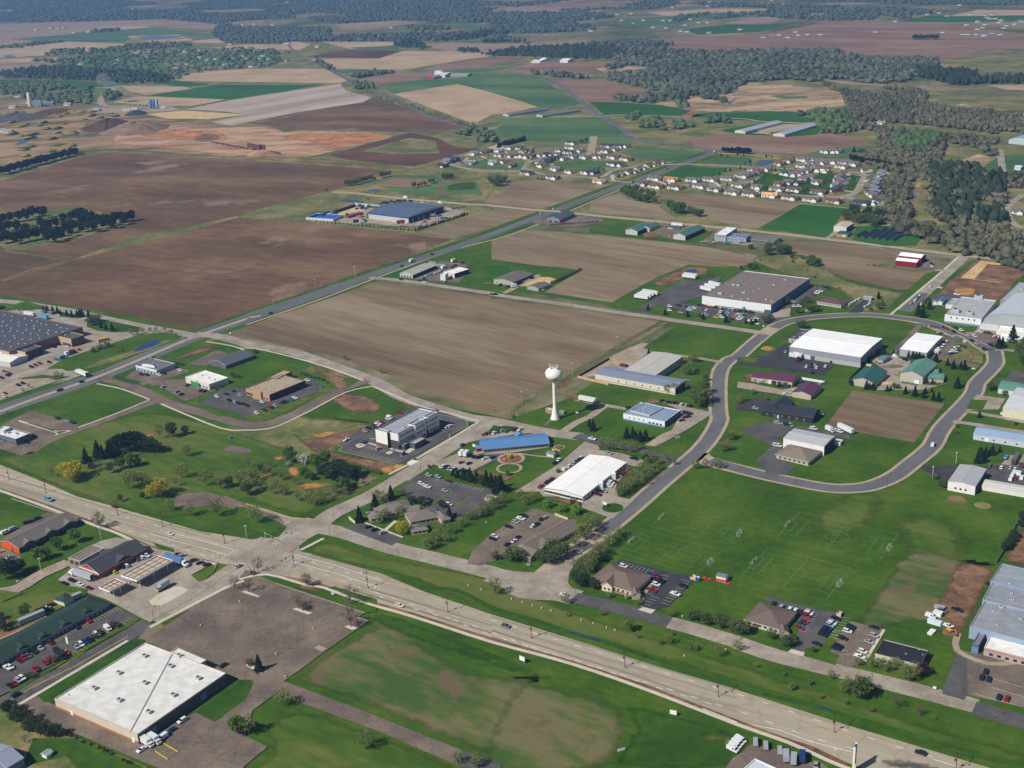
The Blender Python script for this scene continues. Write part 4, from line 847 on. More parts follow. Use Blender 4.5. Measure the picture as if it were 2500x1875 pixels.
def semi(x,y,z,a,label,col,cab):
 hexv=CN[col][1] if col in CN else col; cb=CN[cab][1] if cab in CN else cab
 r=empty('semi_truck',x,y,z,a); tag(r,label,'truck'); me,gm,wh,one=car_meshes('trailer',hexv); place_mesh('trailer',me,r,(-2.0,0,0)); wm=wheel_mesh(.5,.5)
 b=MB(); b.box(4.0,8.9,-.5,.5,.6,1.0,1); b.box(5.6,7.4,-1.15,1.15,.7,3.3,0); b.box(7.4,9.0,-1.0,1.0,.7,1.9,0); b.build('cab',[PMT(cb+':c'),PMT('3A3A3C')],r); b=MB(); b.box(7.38,7.45,-1.0,1.0,2.1,3.0); b.build('windows',PMT('12161C:g'),r)
 for u in (-6.2,-7.5,4.4,5.4,8.3):
  for s in (-1,1): place_mesh('wheel',wm,r,(u,s*1.0,.5))

# ------------------------------------------------------------------ the place
sheet('terrain','meadow',0.012,'-637 1192 -1627 4232 1649 -835 716 -1159 310 -361 554 -1078 -310 -856 -123 19 -89 22 -173 127 -222 148 -161 -251 -136 -183 -19 14 -221 132')
sheet('field','soil_far',0.024,'-2244 5394 114 187 408 -90 346 -59 309 -450 2 -218 -283 251 -146 113 -72 -220 28 -516 -258 -106')
sheet('field','stubble',0.036,'-1566 4908 16 211 157 -43 69 -110 -96 -59')
sheet('field','crop_dull',0.048,'-1746 4633 326 274 126 7 315 -453 15 -167 -130 222 -182 23 42 -281 -209 121 -159 129')
sheet('field','stubble',0.060,'-1689 4140 230 275 302 -244 -90 -236 -186 -50 -63 -11 -84 -11')
sheet('field','stubble',0.024,'-1477 3823 227 -23 170 185 71 -101 -72 -63 -179 -124 -88 -220')
sheet('field','soil_far',0.036,'-1440 3724 188 -50 32 -73 -120 -145')
sheet('field','marsh',0.060,'-1310 4586 188 -38 115 -280 -79 -75 -126 111')
sheet('pond','water',0.072,'-1255 4499 64 31 82 -38 33 -52 -49 -90 -74 16')
sheet('pond','water',0.072,'-1515 3950 22 14 45 -86 -27 -12')
sheet('field','stubble',0.024,'-1005 4239 74 40 63 -46 -7 -133 -89 39')
sheet('field','stubble',0.024,'-894 3907 101 105 216 -94 9 -4 -9 -186 -31 35 -27 12 -231 63')
sheet('field','stubble',0.036,'-743 4094 106 -47 69 -133 -106 -14')
sheet('lawn','crop_dull',0.036,'-748 3776 81 59 72 -314 4 -119 -129 -63 -156 171 -166 165 159 44')
sheet('lawn','crop_dull',0.072,'-1247 4055 117 -121 220 -450 101 -285 -95 -32 -164 57 -137 183 -30 240')
sheet('field','crop',0.024,'-1303 3255 188 -79 240 -156 -40 -64 -105 6 -223 134')
sheet('field','stubble',0.024,'-800 3132 55 111 141 8 182 -76 77 -244 -12 -73 -231 102 -177 83')
sheet('field','stubble',0.024,'-880 2979 163 -67 29 -50 -86 -78 -66 99')
sheet('field','crop',0.036,'-764 2769 110 150 263 -72 -168 -206')
sheet('field','crop',0.036,'-825 3018 60 25 100 -106 -46 -35')
sheet('field','stubble',0.048,'-785 2763 213 -118 -49 -83 -64 19 -129 94')
sheet('field','soil_far',0.012,'-595 4735 211 73 134 -147 -162 -158 -133 34')
sheet('field','crop_dull',0.012,'-266 4564 161 20 64 -238 -134 4')
sheet('field','soil_far',0.024,'-533 4220 247 -88 -6 -188 -158 46')
sheet('field','stubble',0.024,'-540 3978 178 -54 76 -59 5 -76 -148 -77')
sheet('field','crop_dull',0.036,'-435 3760 131 -9 34 -129 -113 47')
sheet('field','soil_deep',0.048,'-529 3515 98 175 163 -91 -50 -195')
sheet('field','stubble',0.060,'-514 3461 198 -73 49 189 183 -75 72 -152 -68 -69 -89 -110 -64 -78 -175 80')
sheet('field','crop_dull',0.024,'-111 3787 136 171 -72 -125 94 141 -9 -23 -41 -212')
sheet('field','soil_far',0.072,'-223 3764 90 8 336 -194 -50 -174 -157 3 -120 90 -68 160')
sheet('field','soil_red',0.072,'-186 3076 49 118 133 95 75 -37 -111 -163 -91 -65')
sheet('field','crop_dull',0.072,'-405 3122 36 37 118 -76 -33 -67 -51 -44')
sheet('field','soil_red',0.084,'-329 2911 48 73 92 77 31 -59 3 -62 -118 -158')
sheet('field','crop_dull',0.096,'-268 2794 113 88 60 -21 22 81 135 -47 30 -92 18 -170 40 -241 -14 -48 -50 -5 -21 12 -21 71 -136 336 -128 -125')
sheet('lawn','crop_dull',0.108,'-132 3057 92 -1 107 27 -93 -127 -47 -14')
sheet('field','stubble',0.108,'-220 2626 128 132 68 -157 68 -179 24 -72 -59 -67 -26 -12 -31 -103')
sheet('field','soil_red',0.120,'2 2977 87 132 66 38 101 -101 -3 -112 -58 -56 -100 5 -33 42')
sheet('field','soil_red',0.108,'104 2793 82 -41 70 -129 63 -174 -54 -28 -45 36 -9 -73 -50 15 -28 201')
sheet('field','crop',0.120,'166 2391 44 -17 95 -78 28 -66 -20 -62 -133 49')
sheet('field','crop',0.132,'310 2181 58 11 99 -18 34 0 1 -54 11 -37 -5 -40 -62 25 -117 64')
sheet('lawn','crop',0.144,'346 1998 89 64 60 -32 11 -42 -22 -61 -45 -18 -68 46')
sheet('field','soil_red',0.156,'284 1926 56 37 95 -53 58 14 48 -47 -7 -65 -63 -11 -49 -44 -31 13 -68 40 -38 34')
sheet('lawn','crop_dull',0.168,'422 1757 38 34 72 15 -48 -81 -58 13')
sheet('field','marsh',0.144,'282 2332 78 82 25 15 114 152 73 -49 42 -84 31 -56 -45 -191 -41 -53 -90 34 -99 19 -37 29')
sheet('lawn','crop_dull',0.156,'498 2372 73 -22 -12 -28 -37 5')
sheet('field','marsh',0.132,'221 2961 56 12 98 -68 -52 -72 -90 25')
sheet('field','soil_far',0.024,'653 2594 103 -122 -15 -30 -62 68')
sheet('field','crop_dull',0.024,'-18 2226 63 -17 102 -14 29 -21 20 -168 5 -88 -7 -19 -74 32 -68 30 -15 32 -40 18 -37 -91 0 28 20 128 23 75')
sheet('field','soil_deep',0.036,'-265 1906 30 60 82 135 47 -65 34 -101 37 -22 -43 -62 -51 -67 -99 76')
sheet('field','meadow',0.048,'-218 1935 68 111 43 -40 12 -119 -70 9')
sheet('field','soil_red',0.012,'276 5485 206 77 32 -435 -81 -133 -456 189 -230 -128 -23 236 252 286')
sheet('field','soil_far',0.024,'-23 5276 295 -90 214 -225 -203 -176 -306 137')
sheet('field','stubble',0.012,'538 4716 256 54 193 -120 -56 -167 -202 80 -135 -74')
sheet('field','soil_far',0.012,'857 5147 285 -287 -64 -182 -227 233')
sheet('field','crop',0.012,'560 3922 153 129 174 -91 -133 -217 -176 -20')
sheet('field','soil_red',0.012,'428 3642 92 32 215 -26 244 294 15 117 185 -162 153 -198 44 -331 60 -120 -117 -271 -170 52 -155 -197 -79 63 -97 142 -69 159 -109 7 -70 -10 -132 113')
sheet('field','soil_far',0.012,'723 4109 113 171 245 76 82 -11 -84 -133 -142 11 -92 -210 -126 66')
sheet('lawn','crop_dull',0.024,'410 4446 347 101 58 -110 -219 -293 -193 -25')
sheet('field','crop',0.012,'1217 3906 140 182 122 -103 206 -52 -85 -204 -270 87')
sheet('field','stubble',0.024,'1402 4028 172 220 181 -148 -70 -167 -158 58')
sheet('field','meadow',0.024,'967 2810 185 218 118 -86 -132 -315 -144 24')
sheet('field','meadow',0.024,'775 2490 36 -192 144 -44 -95 -232 -98 132')
sheet('field','marsh',0.036,'751 2158 46 24 59 -142 -18 -20 -53 57')
sheet('field','stubble',0.012,'922 2407 88 -18 -32 -79 -45 25')
sheet('field','marsh',0.180,'524 1776 80 7 6 -51 -48 -48 -25 -17 -39 78')
sheet('field','marsh',0.024,'618 1672 34 38 8 -25 -28 -60 -29 -5')
sheet('marsh','marsh',0.024,'499 1532 17 20 12 -26 -44 -105 -9 -39 -6 -86 15 -43 -19 30 -4 118',soft=20)
sheet('pond','water',0.036,'477 1460 9 9 3 -7 -7 -16 -8 -3')
sheet('pond','water',0.036,'444 1328 15 5 2 -11 -16 -3')
sheet('pond','water',0.024,'743 2217 10 -3 -13 -35 -11 -6')
sheet('lawn','crop_dull',0.036,'597 1580 80 113 37 15 9 -71 -36 -86 -62 -6 -11 22')
sheet('stream','water',0.156,'409 2295 30 74 2 -5 -28 -80')
sheet('field','stubble_pale',0.048,'-624 2514 67 117 201 219 25 -127 69 -138 -11 -69 -113 -108 -98 -144 -50 60 51 77 -51 58')
sheet('field','sand_pale',0.060,'-685 2465 61 34 141 -98 -64 -42 -85 32')
sheet('field','soil_dark',0.060,'-483 2260 98 142 112 109 12 69 16 -16 115 -271 46 -205 -87 23 -183 79 -11 -14 -35 59 -62 52')
sheet('field','soil_dark',0.120,'-128 2311 80 -164 -39 -39 -50 168')
sheet('terrain','scrub',0.072,'-1172 2745 325 -83 81 -112 82 -90 201 -200 80 -24 37 -68 13 18 184 -99 -71 -123 -55 -67 43 -22 117 -98 -6 -33 -36 30 -212 124 -247 130 -40 -32 -51 -2 -59 -203',soft=30)
sheet('terrain','sand',0.084,'-683 2274 55 56 145 -70 80 -24 37 -68 13 18 184 -99 -71 -123 -53 -67 -103 26 -210 144 -61 59',soft=22)
sheet('terrain','pit_orange',0.096,'-339 2140 104 -34 57 -30 -31 -45 -47 -46 -59 57 -53 58',sm=2,soft=14)
sheet('terrain','pit_orange',0.096,'-641 2215 65 35 67 -68 -8 -76 -88 52',sm=2,soft=14)
sheet('terrain','pit_orange',0.108,'-512 2175 21 19 35 -72 -25 -10',sm=2,soft=14)
sheet('terrain','dirt',0.120,'-523 2123 19 58 32 -56 -21 -40',sm=2,soft=6)
sheet('yard','gravel',0.084,'-825 2588 156 -12 39 -75 -92 -6 -89 25')
sheet('pond','water',0.084,'-829 2142 -3 56 14 -4 5 -36 -6 -26')
sheet('pond','water',0.084,'-754 2219 21 0 10 -19 -16 -3')
sheet('lawn','crop_dull',0.024,'-1042 2867 111 72 57 -124 19 -128 -118 35')
band('track','gravel',0.096,'-938 2963 38 -12 19 -42 16 -134 24 -92 31 -66 58 -32',14,3)
band('track','gravel',0.132,'-724 2323 119 -165 119 -82 86 -71',8,3)
band('track','gravel',0.108,'-924 2851 40 -12',8,0)
sheet('field','soil_dark',0.084,'-740 1729 16 66 53 184 36 46 246 -130 212 -121 23 -27 -56 -94 -25 -33 -26 -23 -58 -94 -107 -98 -43 -103 -44 -73 -14 -23')
sheet('field','soil_dark',0.096,'-524 1198 12 27 44 73 152 197 84 -51 174 -110 -41 -60 -60 -86 -54 -72 -25 -32 2 -7 -23 -38 -15 -6 -65 50 -140 84 -38 14')
band('verge','meadow',0.108,'-316 1498 84 -51',5,0)
band('verge','meadow',0.108,'-513 1228 18 46 26 28',3,3)
band('verge','meadow',0.120,'-469 1302 -49 36 -45 25',3,3)
sheet('terrain','meadow',0.132,'-623 1524 23 38 60 24 92 -101 -45 -83 -68 -44',soft=10)
sheet('terrain','meadow',0.120,'-235 1444 -89 43 19 55 87 112 65 84 79 112 66 -175 -12 -185 64 -29 -77 -26 -70 -70',soft=10)
sheet('lawn','crop_dull',0.132,'-192 1671 48 54 54 -22 8 -44 46 -19 9 -79 -61 21 -44 9 -35 65')
sheet('field','soil_red',0.144,'-175 1658 25 47 61 -24 -17 -57')
sheet('field','soil',0.132,'0 1626 25 21 48 -20 42 -33 1 -25 -55 -87 -17 -7 -67 32 -4 25 18 10 8 35')
sheet('field','soil',0.132,'-98 1371 53 67 31 38 44 -11 6 -12 -50 -67 -42 -46 -2 -2')
band('track','dirt',0.156,'-77 1583 -8 52 3 25 14 23 28 2',4,3)
band('track','dirt',0.168,'-98 1561 18 15 34 -4 18 11',4,3)
sheet('lawn','lawn_dark',0.168,'-75 1633 15 17 22 1 1 -45 -22 -5 -14 2')
sheet('field','soil',0.024,'104 1504 41 55 5 -55 30 -36 8 -50 5 -24 -11 -2 -83 50')
sheet('field','soil',0.024,'189 1541 110 -61 47 -38 -71 -110 -5 1 -39 39 2 58 -21 32 1 22 -23 26')
sheet('field','crop',0.036,'346 1440 61 -35 -21 -6 -31 -77 -5 -16 -16 -33 -57 58')
sheet('lawn','crop_dull',0.024,'171 1832 37 47 89 -69 -22 -39 -26 -35 -27 12 -33 37')
sheet('lawn','crop_dull',0.036,'263 1727 35 56 46 -34 -5 -44 -33 -15')
sheet('field','crop',0.048,'206 1647 38 63 58 -30 -16 -40 -13 -13 -35 -8 -27 15')
sheet('lawn','lawn',0.024,'93 1364 20 41 45 -21 -26 -34 -3 -21 33 -15 13 -19 52 32 -24 -54 -37 12 -75 51')
sheet('field','soil',0.036,'-64 1238 23 45 55 88 20 -21 -10 17 67 -38 72 -45 42 -28 34 -39 0 11 16 -25 -33 -34 1 4 -28 5 -17 8 -35 -37 -29 -46 -23 -35 -61 36 42 80 -22 16 -17 7 -49 33')
sheet('field','soil',0.024,'290 1252 81 -20 18 -24 -8 -17 -33 -33 42 -34 -32 -49 -9 -2 -34 42 -12 38 6 41 -23 22')
sheet('field','soil',0.036,'296 1268 27 -11 42 -26 19 -39 -7 -19 -44 -21 -36 28 -12 31 -7 31')
sheet('field','soil',0.024,'-229 1039 101 129 112 -63 0 -8 142 -86 -3 -8 -30 -42 -49 -69 -49 -75 -10 -1 0 -2 -42 37 -40 53 -55 56 -71 47 1 -9 -21 15 15 21')
sheet('terrain','meadow',0.036,'126 1011 11 -7 -29 -47 -33 -40 -25 -38 -13 -17 -37 -54 -5 8 49 76 49 69 30 41',soft=10)
sheet('lawn','lawn',0.048,'-487 957 90 -43 133 80 20 16 37 -29 83 -67 44 -65 77 -49 44 36 79 128 29 47 57 -45 117 35 126 166 107 -143 -89 -345 -244.9 -355.4 -446.8 2.8 -200.3 309.6')
sheet('lawn','lawn',0.108,'-492 1172 224 -141 19 -14 -156 -170 -111 91')
sheet('verge','lawn',0.120,'-490 1165 -4 13 15 -10 140 -84 65 -50 15 4 23 39 2 -14 -39 -49 -69 43 -134 99')
sheet('lawn','lawn',0.060,'222 1169 33 34 34 44 -3 -31 23 -22 -6 -41 12 -38 34 -42 9 2 32 49 26 16 5 -77 -35 -94 -199 7 -78 68 -21 16 -59 44 4 7 59 -41 22 35 29 45 35 39 18 -9 27 -5')
sheet('terrain','meadow',0.072,'239 1201 37 21 29 -49 9 -62 34 -42 10 4 -30 -52 -31 -9 -1 68 -27 30 -10 33',soft=10)
sheet('lawn','lawn',0.072,'29 1104 43 79 -22 16 -17 7 -49 33 0 83 -58 -81 -48 -49 1 -13 105 -62 0 0')
sheet('lawn','crop',0.084,'-25 1215 24 -3 10 -35 -25 -5')
sheet('lawn','lawn_dark',0.072,'154 1079 19 -1 -4 -29 -19 9')
sheet('lawn','lawn',0.072,'87 1057 26 21 9 -12 -15 -22')
sheet('terrain','dirt',0.072,'135 1130 40 51 20 -8 -3 -20 -10 -6 -20 -13 -17 -21',sm=2,soft=6)
sheet('pond','water',0.084,'172 1171 11 0 -1 -10 -6 -2 -5 4')
sheet('field','worn_field',0.060,'-69.5 544.6 16.5 -15.8 22.4 -28.9 16.1 -10.3 20.1 -5.8 -5.9 -37.1 -9.6 -26.1 -4.5 3.1 -23.9 17.8 -25 18.9 -26.3 16.8 -18.8 11.8 10.6 19.5 22.6 26.1',soft=12)
sheet('lawn','lawn_dark',0.072,'-75.1 539.8 9.9 6.6 34 -25.2 16.7 -13 25.3 -20.3 42.2 -28.7 35.4 -20.6 -4.4 -23.8 -49.2 3 9.4 26 -9.7 25 -33.9 15.3 -15.1 9.2 -37.9 25.5',soft=8)
sheet('lawn','worn_field',0.084,'0.6 483.2 43.2 -20.1 1.6 -7.5 -10.6 -37.8 -53.6 -6.5 4.4 44.3',soft=12)
sheet('lawn','lawn_worn',0.060,'-118 615 11 14 31 -21 61.3 -28.6 44.1 -39.1 68.5 -49.5 57 -42.4 45.5 -29.6 3.7 -11.4 -28.6 5.9 -40.8 30.1 -67.9 46.9 -44.2 27.9 -37.2 23.3 -41.3 34.1 -37.2 22.3',soft=9)
sheet('lawn','lawn_worn',0.096,'-95.2 467.5 33 -19.9 31.8 -21.5 2.2 -14.2 -92.6 -1.2 8.2 17.6 4.4 11.9 -7.1 14',soft=9)
sheet('lawn','meadow',0.060,'-192 838 51 -18 48 -20 -5 -23 -14 -8 -1 -26 31 -31 -2 -8 -31 -30 -50 20 -62 86 39 36',soft=10)
sheet('lawn','lawn_worn',0.072,'-342 767 77 75 82 -51 51 -43 40 -38 -24 -38 -6 -14 -40 23 -1 2 -42 -22 -64 39 -68 54',soft=9)
sheet('terrain','dirt',0.084,'-153 796 14 -17 42 21 9 -7 -29 -30 1 -9 47 -26 0 -10 -11 -4 -29 23 -24 19',soft=6)
sheet('terrain','dirt_orange',0.096,'-87 726 17 6 1 -11 -13 -7',sm=2,soft=5)
sheet('terrain','dirt',0.072,'-139 865 33 -8 14 -27 -10 -11 -18 10',sm=2,soft=6)
sheet('terrain','dirt',0.084,'-103 870 35 -40 -4 -10 -8 14',soft=6)
sheet('terrain','dirt_orange',0.096,'-139 789 21 2 -10 -13 -8 3',sm=2,soft=5)
sheet('terrain','dirt_orange',0.084,'-146 732 9 1 2 -18 -9 6',sm=2,soft=5)
sheet('terrain','dirt_orange',0.096,'-162 721 11 6 0 -8 -8 -6',sm=2,soft=5)
sheet('terrain','dirt_orange',0.096,'-137 701 7 7 20 -5 -17 -8',sm=2,soft=5)
sheet('terrain','dirt_orange',0.096,'-159 751 8 1 2 -6 -7 -4',sm=2,soft=5)
sheet('terrain','dirt',0.120,'-276 957 22 34 9 -1 -1 -12 -15 -15',sm=2,soft=6)
sheet('terrain','dirt_orange',0.084,'-255 800 7 3 2 -9 -6 -2',soft=5)
sheet('lawn','meadow',0.084,'-164 925 12 9 37 -41 -9 -18 -16 -3 -23 42',soft=10)
sheet('lawn','lawn_worn',0.060,'202 621 21 22 27 -26 -10.7 -43.1 -29.4 -24 -13.6 17.3',soft=25)
sheet('lawn','lawn_worn',0.072,'159 632 35 39 27 -11 -24 -47 -33 -18.9',soft=22)
sheet('lawn','worn_field',0.072,'155.6 512.2 23.4 40.1 23.4 35 20.5 1.2 9 -12.3 13.9 -9 -15.8 -31.3 -15.8 -22.4 -16.5 -26 -2.1 10.8 -3.3 16.9 -8.8 0.6',soft=9)
sheet('terrain','dirt',0.084,'226.5 574.9 18.5 -7.6 -14.3 -25.3 -17.9 -28.4 -14.2 -23.5 3.5 18.7 -1.2 23.2 14.2 23.9',soft=7)
sheet('lawn','lawn_worn',0.084,'71.4 437.4 11.8 1.6 25.8 -25.8 -36.4 17.4',soft=9)
sheet('field','soil',0.060,'223 795 19 34 54 -33 -41 -64 -48 33')
disc('terrain','dirt',0.060,253.0,648.1,5.2)
disc('terrain','meadow',0.072,264.8,639.4,4.6)
disc('terrain','meadow',0.084,252.7,648.2,3)
sheet('terrain','dirt',0.096,'281 620 -24.3 -36.9 -10.1 -11.4 8.4 -0.7 11.5 -6.9 22.5 54.9',soft=6)
band('ditch','lawn_dark',0.072,'-55.6 570.9 23.1 -4.9 17.9 -18.6 21.8 -13.8 15.6 -12.4 15.3 -9 24.1 -17.9 32 -23.6 31.2 -17.2 22.2 -14.1 22.8 -15 26.2 -15.3',3.2,3)
band('ditch','water',0.084,'22.8 521.2 5.2 -2.6 5 -3.3 4.1 -2.6',1.6,3)
band('ditch','water',0.084,'126.3 453.1 3 -1.3 2.6 -2.7',1.3,3)
sheet('parking_lot','asphalt_warm',0.096,'73.9 406.5 9.7 15 5 3.6 3.4 4.1 3.2 0 4.3 -2.9 2.7 -0.7 2.7 -5.4 8.3 -3.6 5 -1 6.2 -12.2')
band('verge','lawn',0.144,'-445 751 36 52 34 54 24 29 28 37 25 42 26 46 38 51 0 3 60 74 43 62 78 97 71 99 130 188 155 215',34,3)
band('path','shoulder',0.156,'-230 1045 58 75 43 64 76 104 70 71 130 206 128 189 32 41',2.5,3)
band('road','asphalt_road',0.168,'-445 751 36 52 34 54 24 29 28 37 25 42 26 46 38 51 0 3 42 53 36 47',20.5,3)
band('road','asphalt_road',0.180,'-209 1096 35 43 43 62 78 97 71 99 130 188 155 215',14.5,3)
band('median','shoulder',0.180,'-444 750 35 53 35 51 23 32 28 37 25 42 26 46 38 51 0 3 12 6',4.2,3)
band('road','asphalt_road',0.192,'303 1800 -14 44 -48 51 -38 51 -8 106 -22 140 -22 220 -18 188 -18 135 -20 75 -31 49 -69 29',11,3)
band('road','asphalt_road',0.204,'302 1817 44 -19 57 -31 14 -15 36 -20',8,3)
band('road','asphalt_road',0.132,'-997 5486 436 -1896 49 -141 91 -288 80 -260 49 -165 77 -170 88 -293 70 -140',9,3)
band('road','gravel',0.132,'-248 3003 209 -42 106 122 67 79',6,3)
band('road','gravel',0.204,'86 2216 87 -15 42 6 142 -82 44 -12 38 -52 108 -52',6,3)
band('road','shoulder',0.192,'-225 1620 21 -6 49 -34 42 -28 66 -39 24 -10 53 -36 17 -9 12 -5 22 -15 17 -13 79 -50 90 -59 60 -43 76 -59 39 -30 26 -17 18 -9',8.6,3)
band('road','concrete',0.192,'-135 1186 32 -15 87 -57 0 -3 60 -38 56 -38 87 -56 16 -11 7 3',8.8,3)
band('road','concrete',0.192,'-554 1190 69 -36 11 -4 65 -36 64 -46 70 -45 12 -10',11,3)
band('road','concrete',0.204,'-270 1023 20 -7 29 -24 1 -2 41 -24 31 -31 29 -31 19 -22 19 -30 25 -25 25 -22 16 -7 30 -21 29 -14',12.5,3)
band('road','asphalt',0.216,'41 765 30 -24 26 -19 14 -10',10.5,3)
band('road','asphalt_warm',0.216,'-321 920 22 -15 23 -22 22 -24 39 -30 29 -21 15 1 14 12 13 22 16 28 19 18',10.5,3)
band('road','asphalt_warm',0.228,'-263 862 -24 -30 -14 -16 -9 -11 -10 -15 -4 -15',9.5,3)
band('road','concrete',0.216,'-119 641 4 6 8 16 18 19 18 26 19 31 14 22 11 18 4 3 3 9 2 8',13,3)
band('road','shoulder',0.228,'2.4 562.2 12 17.2 12.8 19.9 18.8 23.7 20 29 19 30 17 26 15 23 12 24 10 27 2 15 7 43 9 42 12 24 6 4 19 33 19 30 17 19 19 9 27 4 28 -2 24 -13 18 -16 8 -28 11 -35 5 -6 -4 -16 -6 -16 -12 -18 -16 -22 -13 -25 -38 -53 -17 -30 -20 -24 -16 -18 -17 -12 -14 -3 -15 3 -24 15 -16 12 -21 17 -5 12',13.5,3)
band('road','asphalt_road',0.240,'46 623 20 29 19 30 17 26 15 23 12 24 10 27 2 15 7 43 9 42 12 24 6 4 19 33 12 19',9,3)
band('road','asphalt_road',0.252,'217 978 13 14 19 9 27 4 28 -2 24 -13 18 -16 8 -28 11 -35 5 -6 -4 -16 -6 -16 -12 -18 -16 -22 -13 -25 -38 -53 -17 -30 -20 -24 -16 -18 -17 -12 -14 -3 -15 3 -24 15 -16 12 -20 18',9.5,3)
band('road','asphalt',0.252,'29 602 10 10',9,0)
band('road','concrete',0.240,'335 1011 24 37 13 19 56 85 18 28 9 7',11.5,3)
band('road','asphalt_road',0.264,'334 1009 20 30 13 22',10,3)
band('road','concrete',0.072,'100.8 506.6 16.5 -13 26.6 -15 17 -9.9 28.3 -17 3.8 -2.7',11,3)
band('road','concrete',0.240,'-126 653 10 -8 19 -10 26 -19 26 -15 30.3 -18 0 -1.2 17.4 -7.3',12.5,3)
band('road','concrete',0.252,'-14.7 580.6 11.6 -9.2 5.5 -9.2 16.9 -3.6 8.7 -5.1',15,3)
band('road','asphalt',0.264,'26.9 554.1 24.4 -14.4 22.2 -14.7',10,3)
band('road','concrete',0.276,'71.5 526.2 9.9 -5.8 19.4 -13.8',10.5,3)
band('road','asphalt',0.084,'190.8 448.4 17 -11 17.3 -12.1',10.5,3)
sheet('road','concrete',0.252,'-178 692 16 -12 30 -22 11 -2 12 -3 2 -9 -11 -14 -4 -9 3 -7 -33 9 -7 8 24 3 3 12 -22 25 -22 10')
sheet('road','asphalt_warm',0.264,'-206 682 -1 11 6 5 11 0 11 -6 19 -13 6 -8 15 -10 6 -13 -20 19 -13 11 -2 -5 -12 7 -9 -3 -9 -2')
sheet('patch','asphalt_warm',0.084,'-194 765 5 7 14 -7 2 -6 -8 -2')
sheet('road','concrete',0.276,'-15.8 583.1 7.6 1.5 15.7 -3.4 8.3 2.9 8 8 6.2 9.9 5 3 -4.7 -14.7 -4.2 -10.6 -1.2 -10.5 3.3 -11.5 -1.3 -4.2 -7.9 -0.4 -16.6 9.1')
sheet('highway','concrete_hwy',0.264,'-389 791 52 -37 43 -34 25 -21 30 -18 33 -21 24 -15 28 -11 33 -18 27.7 -16.8 20.3 -12.7 23.4 -20.6 35 -25.4 47.2 -31.5 26.5 -18.8 34.7 -22.2 40 -27.8 27 -17.6 21.8 -14.1 20.5 -14 -19.7 -17.2 -27.1 18.1 -23.4 16.2 -4.1 3 -12.3 11.6 -11.9 8 -49.8 40.7 -33.4 22.1 -36 21.8 -39.4 26.6 -25.9 15.3 -22.4 15.5 -9 6.2 -24.6 10.4 -32.1 15.2 -21 12 -18 10 -20 17 -20 15 -22 15 -26 19 -28 20 -49 34')
sheet('road','concrete',0.276,'-163 614 18 21 12 -12 15 -9 5 -2 -8.5 -24 -18.4 3.9 -11.1 11.1')
band('tyre_track','tyre_worn',0.288,'-315 714 35 -23 41 -26 39 -25 30 -21',1.3,3)
band('tyre_track','tyre_worn',0.300,'-310 700 35 -23 40 -25 38 -25 29 -20',1.3,3)
band('tyre_track','tyre_worn',0.312,'-326 725 39 -26 39 -25 47 -29',1.4,3)
band('tyre_track','tyre_worn',0.324,'-331 737 40 -26 40 -26 47 -29 29 -16',1.4,3)
band('tyre_track','tyre_worn',0.276,'-14.6 531.6 31.6 -20.8 22.8 -14.9 20.9 -13.8 31.9 -20.2',1.4,3)
band('tyre_track','tyre_worn',0.288,'-14.6 538.4 31.9 -20.8 23.1 -15 21 -14.5 32.3 -20.4',1.4,3)
band('tyre_track','tyre_worn',0.300,'-14.6 525.5 36.3 -24.1 33.6 -22.7 35.6 -26.1',1.4,3)
band('tyre_track','tyre_worn',0.312,'-14.6 519.7 36 -23.9 33.2 -22.4',1.4,3)
band('tyre_track','tyre_worn',0.324,'-84.8 574.8 35.9 -22.6 34.3 -22.2',1.4,3)
band('tyre_track','tyre_worn',0.336,'-87.2 570.9 38.7 -25.9 33.9 -22.1',1.4,3)
sheet('road','asphalt',0.276,'136.5 422.9 7.1 -4.8 14.7 -3.1 7.1 -8.1 -18.1 1.1 -7.5 4.7',soft=7)
dashes('lane_marking','mark_white',0.336,'-312 706 35 -23 41 -26 38 -25 29 -20',3.2,8.5,0.42)
dashes('lane_marking','mark_white',0.348,'-329 731 40 -26 40 -26 47 -29',3.2,8.5,0.42)
dashes('lane_marking','mark_white',0.348,'-122 609 42.5 -29.2 10.5 -20.5 48.4 -30.8 20.3 -16 45.5 -29.7 45.7 -30.2 27 -20.4 15.9 -9.2',3.2,8.5,0.42)
dashes('lane_marking','mark_white',0.360,'-122 602 43.5 -32.3 29.8 -21.3 34.1 -27 36.1 -23.8 33.3 -22.5 32.9 -21.5',3.2,8.5,0.42)
dashes('lane_marking','mark_white',0.372,'-14.6 535.2 31.7 -21 23 -15.1 21 -13.9 32.1 -20.4 27.8 -19.7 23.3 -16.9 22.5 -14.4',3.2,8.5,0.42)
dashes('turn_lane_marking','mark_yellow',0.360,'-316 721 39 -26 27 -18 27 -18 17 -8 23 -12',5.5,52,0.42)
dashes('turn_lane_marking','mark_yellow',0.384,'-130 604 35.2 -22.3 42 -28.6 43.1 -29 30.4 -20.8 36.6 -24.2 33 -21.6',5.5,52,0.42)
